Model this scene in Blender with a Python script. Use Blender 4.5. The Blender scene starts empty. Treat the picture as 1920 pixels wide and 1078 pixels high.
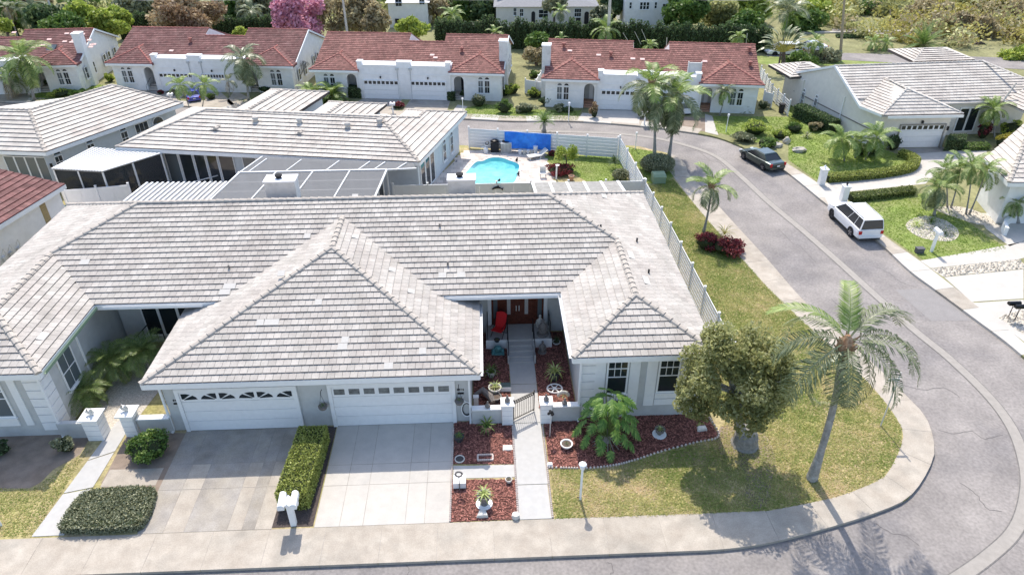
import bpy, bmesh, math, random
import numpy as np
from mathutils import Vector, Matrix
from math import radians as R, sin, cos, pi, sqrt, atan2
random.seed(7)
rng = np.random.default_rng(11)
scn = bpy.context.scene
COL = scn.collection

# ------------------------------------------------------------ camera (solved from the photograph's vanishing points)
HC = 21.05
FPX, PITCH, YAW, ROLL = 1322.65, R(32.913), R(2.367), R(-0.193)
_f = Vector((sin(YAW)*cos(PITCH), cos(YAW)*cos(PITCH), -sin(PITCH)))
_r0 = Vector((cos(YAW), -sin(YAW), 0)); _u0 = _r0.cross(_f)
_r = cos(ROLL)*_r0 + sin(ROLL)*_u0
_u = -sin(ROLL)*_r0 + cos(ROLL)*_u0
cam = bpy.data.cameras.new('camera'); camo = bpy.data.objects.new('camera', cam); COL.objects.link(camo)
cam.sensor_width = 36; cam.lens = 36*FPX/1920; cam.clip_start = .1; cam.clip_end = 1500
M = Matrix(((_r.x, _u.x, -_f.x, 0), (_r.y, _u.y, -_f.y, 0), (_r.z, _u.z, -_f.z, HC), (0, 0, 0, 1)))
camo.matrix_world = M
scn.camera = camo

# ------------------------------------------------------------ sun, sky, exposure
SUN_EL, SUN_AZ = R(55), R(-6)          # azimuth measured from +Y towards +X
sd = Vector((sin(SUN_AZ)*cos(SUN_EL), cos(SUN_AZ)*cos(SUN_EL), sin(SUN_EL)))
sl = bpy.data.lights.new('sun', 'SUN'); sl.energy = 2.7; sl.angle = R(0.53); sl.color = (1, .93, .83)
so = bpy.data.objects.new('sun', sl); COL.objects.link(so)
so.rotation_euler = (-sd).to_track_quat('-Z', 'Y').to_euler(); so.location = (0, 60, 80)
w = bpy.data.worlds.new('World'); scn.world = w; w.use_nodes = True
nt = w.node_tree; nt.nodes.clear()
wo = nt.nodes.new('ShaderNodeOutputWorld'); bg = nt.nodes.new('ShaderNodeBackground'); sk = nt.nodes.new('ShaderNodeTexSky')
sk.sky_type = 'NISHITA'; sk.sun_disc = False; sk.sun_elevation = SUN_EL; sk.sun_rotation = SUN_AZ
sk.air_density = 1.0; sk.dust_density = 1.6; sk.ozone_density = 1.0
nt.links.new(sk.outputs[0], bg.inputs[0]); nt.links.new(bg.outputs[0], wo.inputs[0]); bg.inputs[1].default_value = .15
vs = scn.view_settings
vs.view_transform = 'Standard'; vs.look = 'None'; vs.exposure = 0.98; vs.gamma = 1; vs.use_curve_mapping = False

# ------------------------------------------------------------ photo pixel -> point on a horizontal / vertical plane of the world
def ray(px, py): return _f*FPX + _r*(px-960) - _u*(py-539)
def G(px, py, z=0.0):
    d = ray(px, py); t = (z-HC)/d.z
    return Vector((d.x*t, d.y*t, z))
def GL(pts, z=0.0): return [G(a, b, z) for a, b in pts]
def smooth(pts, n=6, closed=False):
    P = [Vector(p) for p in pts]; out = []; N = len(P)
    rngi = range(N if closed else N-1)
    for i in rngi:
        p1, p2 = P[i], P[(i+1) % N]
        p0 = P[i-1] if (closed or i > 0) else p1
        p3 = P[(i+2) % N] if (closed or i+2 < N) else p2
        for k in range(n):
            t = k/n
            out.append(.5*((2*p1)+(p2-p0)*t+(2*p0-5*p1+4*p2-p3)*t*t+(3*p1-p0-3*p2+p3)*t**3))
    if not closed: out.append(P[-1])
    return out

# ------------------------------------------------------------ materials
def mat(name, col, rough=.8, var=.12, scale=6., bump=0., bscale=None, metal=0., spec=.3, col2=None, fine=0., fscale=60., isl=0., obj=0., stains=None, coat=0.):
    m = bpy.data.materials.new(name); m.use_nodes = True; t = m.node_tree; N = t.nodes; L = t.links
    b = N['Principled BSDF']; b.inputs['Roughness'].default_value = rough; b.inputs['Metallic'].default_value = metal
    b.inputs['Specular IOR Level'].default_value = spec
    if coat: b.inputs['Coat Weight'].default_value = coat
    tc = N.new('ShaderNodeTexCoord'); geo = N.new('ShaderNodeNewGeometry')
    pos = geo.outputs['Position']
    def noise(s, det=4, off=0):
        n = N.new('ShaderNodeTexNoise'); n.inputs['Scale'].default_value = s; n.inputs['Detail'].default_value = det
        mp = N.new('ShaderNodeMapping'); mp.inputs['Location'].default_value = (off, off*1.7, off*.3)
        L.new(pos, mp.inputs[0]); L.new(mp.outputs[0], n.inputs['Vector']); return n.outputs['Fac']
    def mapr(src, a, b2, lo, hi):
        n = N.new('ShaderNodeMapRange'); L.new(src, n.inputs[0])
        for i, v in enumerate((a, b2, lo, hi)): n.inputs[i+1].default_value = v
        return n.outputs[0]
    def mul(a, b2):
        n = N.new('ShaderNodeMath'); n.operation = 'MULTIPLY'
        for i, v in enumerate((a, b2)):
            if isinstance(v, (int, float)): n.inputs[i].default_value = v
            else: L.new(v, n.inputs[i])
        return n.outputs[0]
    base = None
    c1 = (*col, 1)
    mix = N.new('ShaderNodeMix'); mix.data_type = 'RGBA'
    mix.inputs['A'].default_value = c1; mix.inputs['B'].default_value = (*(col2 or col), 1)
    L.new(mapr(noise(scale), .35, .65, 0, 1), mix.inputs['Factor'])
    cur = mix.outputs['Result']
    if stains:
        sc, amt, scol, off = stains
        mx = N.new('ShaderNodeMix'); mx.data_type = 'RGBA'; L.new(cur, mx.inputs['A']); mx.inputs['B'].default_value = (*scol, 1)
        L.new(mapr(noise(sc, 6, off), .5, .72, 0, amt), mx.inputs['Factor']); cur = mx.outputs['Result']
    f = mapr(noise(scale*2.3, 5, 3), .3, .7, 1-var, 1+var)
    if fine: f = mul(f, mapr(noise(fscale, 3, 9), .3, .7, 1-fine, 1+fine))
    if isl: f = mul(f, mapr(geo.outputs['Random Per Island'], 0, 1, 1-isl, 1+isl))
    if obj:
        oi = N.new('ShaderNodeObjectInfo'); f = mul(f, mapr(oi.outputs['Random'], 0, 1, 1-obj, 1+obj))
    sc = N.new('ShaderNodeVectorMath'); sc.operation = 'SCALE'; L.new(cur, sc.inputs[0]); L.new(f, sc.inputs['Scale'])
    L.new(sc.outputs[0], b.inputs['Base Color'])
    if bump:
        bn = N.new('ShaderNodeBump'); bn.inputs['Strength'].default_value = bump; bn.inputs['Distance'].default_value = .02
        L.new(noise(bscale or scale*8, 4, 5), bn.inputs['Height']); L.new(bn.outputs[0], b.inputs['Normal'])
    return m
def leafmat(name, c_dark, c_mid, c_light, trans=.35, rough=.55):
    m = bpy.data.materials.new(name); m.use_nodes = True; t = m.node_tree; N = t.nodes; L = t.links
    b = N['Principled BSDF']; out = N['Material Output']; b.inputs['Roughness'].default_value = rough; b.inputs['Specular IOR Level'].default_value = .35
    at = N.new('ShaderNodeAttribute'); at.attribute_name = 'v'
    cr = N.new('ShaderNodeValToRGB'); cr.color_ramp.elements[0].color = (*c_dark, 1); cr.color_ramp.elements[1].color = (*c_light, 1)
    e = cr.color_ramp.elements.new(.5); e.color = (*c_mid, 1)
    L.new(at.outputs['Fac'], cr.inputs[0]); L.new(cr.outputs[0], b.inputs['Base Color'])
    tr = N.new('ShaderNodeBsdfTranslucent'); L.new(cr.outputs[0], tr.inputs[0])
    mx = N.new('ShaderNodeMixShader'); mx.inputs[0].default_value = trans
    L.new(b.outputs[0], mx.inputs[1]); L.new(tr.outputs[0], mx.inputs[2]); L.new(mx.outputs[0], out.inputs[0])
    return m
def glassmat(name, col, rough=.05):
    m = bpy.data.materials.new(name); m.use_nodes = True; b = m.node_tree.nodes['Principled BSDF']
    b.inputs['Base Color'].default_value = (*col, 1); b.inputs['Roughness'].default_value = rough; b.inputs['Specular IOR Level'].default_value = .6
    return m
def screenmat(name, col, alpha):
    m = bpy.data.materials.new(name); m.use_nodes = True; t = m.node_tree; N = t.nodes; L = t.links
    b = N['Principled BSDF']; b.inputs['Base Color'].default_value = (*col, 1); b.inputs['Roughness'].default_value = .9; b.inputs['Alpha'].default_value = alpha
    return m

# ------------------------------------------------------------ mesh builder
I4 = Matrix.Identity(4)
def frame(ox, oy, ang=0., oz=0.): return Matrix.Translation((ox, oy, oz)) @ Matrix.Rotation(ang, 4, 'Z')
class MB:
    def __init__(s, F=None): s.v = []; s.f = []; s.m = []; s.F = F or I4; s.mi = 0
    def add(s, vs, fs, F=None):
        T = s.F if F is None else F; b = len(s.v)
        s.v += [tuple(T @ Vector(p)) for p in vs]
        s.f += [tuple(b+i for i in f) for f in fs]; s.m += [s.mi]*len(fs); return s
    def box(s, x0, x1, y0, y1, z0, z1, F=None):
        vs = [(x, y, z) for z in (z0, z1) for y in (y0, y1) for x in (x0, x1)]
        return s.add(vs, [(0, 2, 3, 1), (4, 5, 7, 6), (0, 1, 5, 4), (2, 6, 7, 3), (0, 4, 6, 2), (1, 3, 7, 5)], F)
    def prism(s, poly, z0, z1, F=None, bottom=False):
        a = sum(poly[i][0]*poly[(i+1) % len(poly)][1]-poly[(i+1) % len(poly)][0]*poly[i][1] for i in range(len(poly)))
        P = list(poly) if a > 0 else list(poly)[::-1]
        n = len(P); vs = [(p[0], p[1], z0) for p in P]+[(p[0], p[1], z1) for p in P]
        fs = [tuple(range(n, 2*n))]+[(i, (i+1) % n, n+(i+1) % n, n+i) for i in range(n)]
        if bottom: fs.append(tuple(range(n))[::-1])
        return s.add(vs, fs, F)
    def poly(s, pts, F=None): return s.add(pts, [tuple(range(len(pts)))], F)
    def slab(s, pts, th, F=None):       # 3D polygon with thickness downward
        n = len(pts); vs = [tuple(p) for p in pts]+[(p[0], p[1], p[2]-th) for p in pts]
        return s.add(vs, [tuple(range(n)), tuple(range(n, 2*n))[::-1]]+[(i, n+i, n+(i+1) % n, (i+1) % n) for i in range(n)], F)
    def tube(s, pts, r, n=6, F=None, caps=True):
        P = [Vector(p) for p in pts]; rr = r if isinstance(r, (list, tuple)) else [r]*len(P); vs = []; fs = []
        for i, p in enumerate(P):
            d = (P[min(i+1, len(P)-1)]-P[max(i-1, 0)]); d = d.normalized() if d.length > 1e-9 else Vector((0, 0, 1))
            a = d.cross(Vector((0, 0, 1))) if abs(d.z) < .95 else d.cross(Vector((1, 0, 0))); a.normalize(); b = d.cross(a)
            for k in range(n):
                t = 2*pi*k/n; vs.append(tuple(p+(a*cos(t)+b*sin(t))*rr[i]))
        for i in range(len(P)-1):
            for k in range(n): fs.append((i*n+k, (i+1)*n+k, (i+1)*n+(k+1) % n, i*n+(k+1) % n))
        if caps: fs.append(tuple(range(n))); fs.append(tuple(range((len(P)-1)*n, len(P)*n))[::-1])
        return s.add(vs, fs, F)
    def lathe(s, prof, c=(0, 0, 0), n=12, F=None, sx=1., sy=1.):
        vs = []; fs = []
        for r, z in prof:
            for k in range(n):
                t = 2*pi*k/n; vs.append((c[0]+r*cos(t)*sx, c[1]+r*sin(t)*sy, c[2]+z))
        for i in range(len(prof)-1):
            for k in range(n): fs.append((i*n+k, i*n+(k+1) % n, (i+1)*n+(k+1) % n, (i+1)*n+k))
        fs.append(tuple(range(n))[::-1]); fs.append(tuple(range((len(prof)-1)*n, len(prof)*n)))
        return s.add(vs, fs, F)
    def ball(s, c, rx, ry=None, rz=None, n=10, m=6, F=None, jit=0.):
        ry = ry or rx; rz = rz or rx
        prof = []
        vs = []; fs = []
        for i in range(1, m):
            a = -pi/2+pi*i/m
            for k in range(n):
                t = 2*pi*k/n; q = 1+random.uniform(-jit, jit)
                vs.append((c[0]+rx*cos(a)*cos(t)*q, c[1]+ry*cos(a)*sin(t)*q, c[2]+rz*sin(a)*q))
        for i in range(m-2):
            for k in range(n): fs.append((i*n+k, i*n+(k+1) % n, (i+1)*n+(k+1) % n, (i+1)*n+k))
        b = len(vs); vs += [(c[0], c[1], c[2]-rz), (c[0], c[1], c[2]+rz)]
        for k in range(n):
            fs.append((b, (k+1) % n, k)); fs.append((b+1, (m-2)*n+k, (m-2)*n+(k+1) % n))
        return s.add(vs, fs, F)
    def mesh(s, name, mats, T=None):
        me = bpy.data.meshes.new(name)
        V = np.array(s.v, dtype=float).reshape(-1, 3)
        if T is not None and len(V): V = V @ np.array(T.to_3x3()).T + np.array(T.translation)
        me.from_pydata(V.tolist(), [], s.f)
        for mt in (mats if isinstance(mats, (list, tuple)) else [mats]): me.materials.append(mt)
        if any(s.m): me.polygons.foreach_set('material_index', s.m)
        me.update(); return me
    def build(s, name, mats, parent=None, smooth=False, label=None, cat=None, group=None, kind=None, local=False, loc=None):
        """verts are world coordinates unless local=True (then they are in the parent thing's own frame)"""
        T = None; o = None
        if parent is not None:
            if not local: T = root_matrix(parent).inverted()
        elif loc is not None: T = Matrix.Translation(-Vector(loc))
        me = s.mesh(name, mats, T)
        if smooth: me.polygons.foreach_set('use_smooth', [True]*len(me.polygons))
        o = bpy.data.objects.new(name, me); COL.objects.link(o)
        if parent is not None: o.parent = parent
        elif loc is not None: o.location = loc
        return tag(o, label, cat, group, kind)
def tag(o, label=None, cat=None, group=None, kind=None):
    if label: o['label'] = label
    if cat: o['category'] = cat
    if group: o['group'] = group
    if kind: o['kind'] = kind
    return o
ROOTM = {}
def root_matrix(o):
    while o.parent is not None: o = o.parent
    return Matrix.Translation(o.location) @ Matrix.Rotation(o.rotation_euler.z, 4, 'Z')
def thing(name, label, cat, loc=(0, 0, 0), rotz=0., group=None):
    o = bpy.data.objects.new(name, None); COL.objects.link(o); o.empty_display_size = .2
    o.location = loc; o.rotation_euler = (0, 0, rotz)
    return tag(o, label, cat, group)
def inst(name, me, parent, loc=(0, 0, 0), rot=(0, 0, 0), sc=1.):
    o = bpy.data.objects.new(name, me); COL.objects.link(o); o.parent = parent; o.location = loc; o.rotation_euler = rot
    o.scale = (sc, sc, sc) if isinstance(sc, (int, float)) else sc
    return o
KIDS = None
def copy_tree(root, loc, rz, label, group=None):
    def rec(o, parent):
        c = o.copy(); COL.objects.link(c)
        if parent is not None: c.parent = parent
        for ch in [k for k in bpy.data.objects if k.parent == o]: rec(ch, c)
        return c
    c = rec(root, None); c.location = loc; c.rotation_euler.z = rz; c['label'] = label
    if group: c['group'] = group
    return c

# ------------------------------------------------------------ palette
m_tile = mat('roof_tile_grey', (.385, .35, .315), .85, .09, .8, .3, 30, col2=(.45, .42, .38), fine=.08, fscale=14, isl=.10, stains=(.9, .35, (.32, .305, .265), 4))
m_tile1 = mat('roof_tile_grey_single', (.385, .35, .315), .85, .09, .8, .3, 30, col2=(.45, .42, .38), fine=.08, fscale=14, obj=.10, stains=(.9, .35, (.32, .305, .265), 4))
m_tile_new = mat('roof_tile_replacement', (.52, .495, .455), .8, .05, 5)
m_tileunder = mat('roof_underlay_dirty', (.10, .085, .08), .95, .2, 3)
m_cap = mat('roof_cap_tile', (.40, .36, .315), .85, .12, 2, .3, 30, isl=.14, fine=.1, fscale=20)
m_tileB = mat('roof_tile_bleached', (.47, .425, .375), .85, .1, .6, .2, 30, col2=(.57, .53, .47), isl=.09, stains=(3, .3, (.45, .40, .37), 2))
m_tileR = mat('roof_tile_red', (.19, .085, .072), .85, .12, .8, .2, 30, col2=(.25, .12, .10), isl=.25, fine=.1, fscale=10, stains=(1.5, .3, (.25, .13, .11), 3))
m_tileRd = mat('roof_tile_dark_red', (.135, .06, .056), .85, .12, .8, .2, 30, col2=(.19, .092, .084), isl=.25, fine=.1, fscale=10, stains=(1.5, .35, (.24, .16, .14), 3))
m_capR = mat('ridge_cap_red', (.28, .11, .09), .8, .12, 3, isl=.15)
m_wall = mat('stucco_grey', (.52, .525, .51), .9, .05, 1.5, .25, 60, stains=(1.3, .3, (.42, .41, .38), 9))
m_white = mat('white_paint', (.80, .80, .79), .6, .03, 2)
m_whitewall = mat('white_stucco', (.80, .79, .77), .9, .05, 1.2, .2, 50, stains=(.9, .3, (.62, .60, .55), 5))
m_creamwall = mat('cream_stucco', (.70, .66, .60), .9, .05, 1.2, .2, 50)
m_chim = mat('chimney_stucco_dirty', (.68, .67, .64), .9, .05, 2, .2, 40, stains=(1.3, .5, (.35, .34, .31), 7))
m_glass = glassmat('dark_window_glass', (.02, .026, .03))
m_glass2 = glassmat('grey_window_glass', (.12, .14, .15), .15)
m_curtain = mat('window_blind', (.45, .47, .47), .7, .08, 8)
m_conc = mat('concrete_white', (.48, .45, .405), .85, .05, 1.2, .15, 40, fine=.04, fscale=30, stains=(1.1, .35, (.38, .365, .34), 2), obj=.03)
m_concbeige = mat('concrete_weathered', (.36, .315, .26), .9, .08, 1.3, .2, 40, col2=(.42, .375, .315), fine=.1, fscale=25, stains=(.9, .6, (.27, .25, .215), 5), obj=.06)
m_concdark = mat('concrete_aged_panel', (.34, .305, .255), .9, .1, 1.1, .2, 40, col2=(.33, .305, .275), fine=.12, fscale=25, stains=(.8, .6, (.19, .17, .15), 8), obj=.08)
m_walk = mat('painted_walk', (.44, .43, .41), .8, .05, 2, .1, 40, stains=(2.5, .3, (.45, .46, .46), 4), obj=.02)
m_asph = mat('asphalt_faded', (.225, .205, .192), .9, .1, .4, .3, 90, col2=(.285, .26, .24), fine=.16, fscale=9, stains=(.32, .75, (.165, .155, .155), 3))
m_asph2 = mat('asphalt_patch', (.25, .235, .225), .9, .05, 1, .3, 90, fine=.1, fscale=25)
m_gutter = mat('concrete_gutter', (.31, .285, .255), .9, .08, 2, .2, 30, fine=.06)
m_soil = mat('lawn_soil', (.29, .27, .10), .95, .2, .5, .5, 20, col2=(.37, .30, .165), fine=.28, fscale=9, stains=(.45, .7, (.42, .32, .21), 6))
m_turf = mat('turf_green', (.19, .25, .06), .95, .2, .6, .5, 20, col2=(.21, .25, .075), fine=.2, fscale=12, stains=(.5, .5, (.27, .25, .12), 2))
m_earth = mat('far_earth', (.19, .19, .085), .95, .2, .25, .4, 10, col2=(.25, .24, .12), fine=.2, fscale=4)
m_dirt = mat('bare_dirt', (.27, .215, .17), .95, .15, 1, .4, 20, col2=(.22, .17, .13), fine=.15)
m_mulch = mat('red_mulch', (.19, .08, .062), .95, .3, 5, .8, 40, col2=(.09, .036, .03), fine=.4, fscale=28)
m_chip = mat('mulch_chip', (.27, .115, .09), .9, .1, 9, isl=.7)
m_paver = mat('pool_paver', (.55, .48, .43), .9, .06, 1, .2, 30, col2=(.64, .57, .50), isl=.2)
m_gravel = mat('white_gravel_bed', (.58, .54, .47), .95, .2, 12, .8, 40, col2=(.42, .37, .30), fine=.3, fscale=30)
m_peb = mat('pebble', (.50, .45, .37), .8, .1, 9, isl=.45)
m_water = mat('pool_water', (.10, .43, .45), .04, .06, 1.6, .25, 9, spec=.6, col2=(.16, .52, .53), fine=.12, fscale=6)
m_waterd = mat('pool_water_shelf', (.04, .25, .32), .04, .06, 2, .2, 8, spec=.6)
m_coping = mat('pool_coping', (.62, .55, .50), .8, .05, 3)
m_tarp = mat('blue_tarp', (.02, .17, .68), .5, .1, 2, .3, 6, col2=(.04, .27, .85))
m_pan = mat('pan_roof_channel', (.24, .23, .215), .6, .1, 2)
m_bark = mat('palm_bark', (.27, .255, .235), .95, .15, 3, .5, 20, col2=(.34, .33, .31), fine=.15, fscale=8)
m_barkb = mat('tree_bark_brown', (.13, .10, .08), .95, .2, 4, .6, 20)
m_boot = mat('palm_crown_boots', (.28, .15, .08), .9, .25, 9, .4, 30, col2=(.40, .28, .18))
m_fence = mat('vinyl_fence', (.74, .745, .755), .5, .03, 2)
m_alu = mat('white_aluminium', (.72, .72, .71), .45, .04, 3)
m_alud = mat('weathered_pan_roof', (.55, .54, .51), .6, .1, 2, col2=(.66, .65, .62), stains=(2.5, .5, (.40, .39, .36), 4))
m_black = mat('black_metal', (.012, .012, .013), .4, .1, 5)
m_dark = mat('dark_interior', (.03, .03, .033), .9, .2, 3)
m_red = mat('red_fabric', (.62, .02, .025), .7, .06, 8)
m_wood = mat('mahogany_door', (.075, .022, .014), .35, .25, 6, col2=(.12, .035, .02))
m_leaded = mat('leaded_glass', (.42, .40, .38), .15, .35, 30)
m_terra = mat('terracotta', (.42, .24, .16), .85, .15, 8)
m_stone = mat('pale_stone', (.62, .60, .55), .9, .12, 6, .3, 30)
m_statue = mat('weathered_statue', (.20, .18, .165), .8, .25, 12, .3, 40)
m_edge = mat('scalloped_edging', (.55, .47, .42), .9, .1, 5, isl=.12)
m_elec = mat('green_utility_box', (.22, .30, .20), .6, .06, 4)
m_screen = screenmat('cage_screen', (.19, .195, .20), .6)
m_screend = screenmat('dark_screen', (.03, .033, .036), .82)
m_lamp = mat('lamp_glass_white', (.80, .80, .80), .3, .02, 3)
m_pole = mat('concrete_pole', (.55, .52, .47), .9, .08, 1)
m_wpole = mat('wooden_pole', (.36, .29, .21), .95, .12, 2)

lm_palm = leafmat('palm_leaf', (.08, .14, .035), (.19, .27, .08), (.48, .54, .20), .4, .42)
lm_palmg = leafmat('palm_leaf_grey', (.075, .10, .05), (.19, .225, .11), (.46, .48, .30), .3, .38)
lm_palmy = leafmat('palm_leaf_bright', (.09, .16, .03), (.21, .30, .07), (.46, .52, .20), .3, .42)
lm_phil = leafmat('philodendron_leaf', (.03, .09, .02), (.11, .22, .04), (.38, .52, .13), .3, .35)
lm_green = leafmat('leaf_green', (0.048, 0.097, 0.021), (0.117, 0.200, 0.041), (0.276, 0.373, 0.097), .3)
lm_dark = leafmat('leaf_dark', (.035, .065, .03), (.08, .13, .05), (.20, .27, .11), .35)
lm_olive = leafmat('leaf_olive', (.16, .17, .065), (.36, .37, .15), (.64, .64, .37), .6)
lm_yel = leafmat('leaf_yellowgreen', (0.138, 0.193, 0.028), (0.331, 0.414, 0.069), (0.621, 0.662, 0.179), .4)
lm_hedge = leafmat('hedge_leaf', (0.041, 0.076, 0.017), (0.152, 0.193, 0.048), (0.400, 0.428, 0.152), .25)
lm_hedgey = leafmat('sunny_hedge_leaf', (0.124, 0.152, 0.028), (0.304, 0.345, 0.069), (0.524, 0.552, 0.166), .25)
lm_hedgeg = leafmat('grey_hedge_leaf', (0.097, 0.110, 0.055), (0.262, 0.276, 0.159), (0.469, 0.469, 0.304), .25)
lm_pink = leafmat('blossom_pink', (0.418, 0.176, 0.242), (0.682, 0.330, 0.440), (0.850, 0.550, 0.638), .3)
lm_bronze = leafmat('bronze_leaf', (0.166, 0.097, 0.055), (0.373, 0.262, 0.152), (0.621, 0.511, 0.304), .3)
lm_tan = leafmat('sparse_tan_leaf', (0.204, 0.156, 0.084), (0.408, 0.336, 0.192), (0.600, 0.528, 0.312), .35)
lm_gold = leafmat('golden_leaf', (0.220, 0.187, 0.044), (0.440, 0.396, 0.110), (0.605, 0.550, 0.198), .35)
lm_redb = leafmat('red_bush_leaf', (0.062, 0.017, 0.019), (0.179, 0.034, 0.041), (0.455, 0.083, 0.083), .25)
lm_spider = leafmat('variegated_leaf', (0.189, 0.273, 0.053), (0.420, 0.504, 0.147), (0.693, 0.735, 0.378), .35)
lm_croton = leafmat('croton_leaf', (0.276, 0.248, 0.041), (0.662, 0.552, 0.083), (0.850, 0.773, 0.193), .3)
lm_dry = leafmat('dry_frond', (0.221, 0.166, 0.097), (0.386, 0.304, 0.193), (0.580, 0.483, 0.331), .2)
lm_grass = leafmat('grass_blade', (.26, .34, .08), (.50, .48, .19), (.80, .64, .44), .5, .7)
lm_grassg = leafmat('grass_blade_green', (0.200, 0.300, 0.045), (0.320, 0.420, 0.075), (0.480, 0.540, 0.170), .5, .7)

m_butt = mat('tile_butt_edge_dark', (.12, .098, .088), .95, .2, 4)  # butt faces coloured darker than the tile tops, so the courses stand out
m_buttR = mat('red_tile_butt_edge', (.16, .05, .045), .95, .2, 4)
# ============================================================ GROUND, ROAD, PAVEMENTS
def xy(p): return (p[0], p[1])
def dense(pts, step=.25):
    out = []
    for a, b in zip(pts[:-1], pts[1:]):
        a = Vector(a); b = Vector(b); n = max(1, int((b-a).length/step))
        out += [a+(b-a)*(i/n) for i in range(n)]
    out.append(Vector(pts[-1])); return out
def resample(pts, step):
    d = dense(pts, .1); out = [d[0]]; acc = 0
    for a, b in zip(d[:-1], d[1:]):
        acc += (b-a).length
        if acc >= step: out.append(b); acc = 0
    return out
def nearest(p, pts): return min(pts, key=lambda q: (q-p).length_squared)
def V0(x, y): return Vector((x, y, 0))

inner_edge = [V0(-80, 15.37), V0(-8.1, 15.37), V0(.5, 15.37), V0(5, 15.37)] + smooth(
    [V0(7.77, 15.37)] + GL([(1440, 1017), (1578, 981), (1678, 946), (1716, 918), (1746, 868), (1751, 833), (1736, 783), (1700, 743), (1640, 684), (1570, 620), (1503, 560), (1440, 488), (1371, 413), (1320, 356), (1290, 325), (1285, 308), (1262, 291), (1223, 281), (1175, 273)]) + [V0(6, 52.4)], 5)
inner_back = [V0(-2.5, 53.6), V0(-20, 56.5), V0(-45, 60.5), V0(-90, 68)]
outer_edge = smooth([V0(-100, 76)] + GL([(0, 190), (210, 193), (350, 199), (490, 208), (640, 213), (880, 223), (960, 227), (1073, 227), (1198, 236), (1271, 245), (1346, 258), (1411, 285), (1472, 320), (1553, 385), (1640, 447), (1703, 505), (1750, 540), (1825, 595), (1919, 668), (2050, 800), (2110, 950), (2060, 1120), (1960, 1300)]) + [V0(4, 8.4), V0(-80, 8.4)], 5)

b = MB(); b.poly([(-400, -60, -.12), (400, -60, -.12), (400, 700, -.12), (-400, 700, -.12)])
b.build('road', m_asph, kind='structure')
b = MB(); b.prism([xy(p) for p in inner_edge+inner_back], -.12, 0)
b.build('ground', m_soil, kind='structure')
b = MB(); b.prism([xy(p) for p in outer_edge]+[(-80, -58), (398, -58), (398, 698), (-398, 698), (-398, 76)], -.12, 0)
b.build('terrain', m_earth, kind='structure')
# darker asphalt patch
b = MB(); b.poly(GL([(1678, 543), (1750, 541), (1824, 601), (1745, 601)], -.114)); b.build('road_patch', m_asph2, kind='structure')
# cracks
m_crack = mat('crack', (.13, .12, .115), .9, .2, 5)
for k_, px in enumerate(([(1690, 720), (1730, 730), (1770, 727), (1800, 745)], [(1760, 806), (1790, 812), (1822, 808), (1845, 822), (1880, 815)], [(1640, 980), (1672, 1000), (1700, 1004), (1725, 1022)], [(1560, 560), (1590, 590), (1612, 600), (1650, 640)],
        [(1460, 430), (1485, 455), (1502, 462), (1530, 492)], [(1140, 1052), (1150, 1064), (1146, 1078)], [(1640, 500), (1668, 512), (1690, 530), (1720, 538)], [(1300, 275), (1330, 300), (1350, 306), (1372, 330)], [(1800, 905), (1830, 925), (1848, 950), (1880, 960)], [(762, 1058), (768, 1066), (764, 1078)])):
    P = smooth(GL(px, -.11), 4); P = [p+Vector((random.uniform(-.04, .04), random.uniform(-.04, .04), 0)) for p in P]
    n_ = len(P); vs = []
    for i, p in enumerate(P):
        d = (P[min(i+1, n_-1)]-P[max(i-1, 0)]).normalized(); q = Vector((-d.y, d.x, 0))*.012; vs += [(p.x+q.x, p.y+q.y, -.114), (p.x-q.x, p.y-q.y, -.114)]
    b = MB(); b.add(vs, [(2*i, 2*i+2, 2*i+3, 2*i+1) for i in range(n_-1)]); b.build('road_crack', m_crack, kind='structure')
# concrete valley gutter down the middle of the road
gp = smooth(GL([(960, 245), (1120, 249), (1200, 255), (1261, 266), (1336, 290), (1386, 328), (1440, 378), (1505, 432), (1560, 480), (1640, 552), (1715, 619), (1778, 670), (1851, 740), (1896, 800), (1919, 860), (1925, 920), (1905, 990), (1850, 1045), (1770, 1100)], -.11)+[Vector((12.5, 12.5, -.11)), Vector((6, 11.9, -.11))], 6)
root = thing('road_gutter', None, None); root['kind'] = 'structure'
gs = resample(gp, 3.2)
gd = dense(gp, .4)
b = None
def ribbon(pts, w0, w1, z0, z1):
    mb = MB(); vs = []; n = len(pts)
    for i, p in enumerate(pts):
        d = (pts[min(i+1, n-1)]-pts[max(i-1, 0)]).normalized(); nn = Vector((-d.y, d.x, 0))
        vs += [tuple(p+nn*w0+Vector((0, 0, z0))), tuple(p+nn*w1+Vector((0, 0, z1)))]
    mb.add(vs, [(2*i, 2*i+2, 2*i+3, 2*i+1) for i in range(n-1)]); return mb
seg = int(len(gd)/36)
for i in range(0, len(gd)-1, seg):
    q = gd[i:i+seg+1]
    if len(q) < 2: continue
    mb = ribbon(q, -.21, 0, .006, .002)
    mb2 = ribbon(q, 0, .21, .002, .006); mb.add(mb2.v, mb2.f)
    mb.build('gutter_section', m_gutter, root)
# dark joint line along the gutter
ribbon(gd, -.25, -.212, .003, .003).build('road_joint_sealant', mat('sealant', (.16, .15, .14), .8, .2, 4), kind='structure')
ribbon(gd, .212, .25, .003, .003).build('road_joint_sealant', bpy.data.materials['sealant'], kind='structure')

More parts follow.
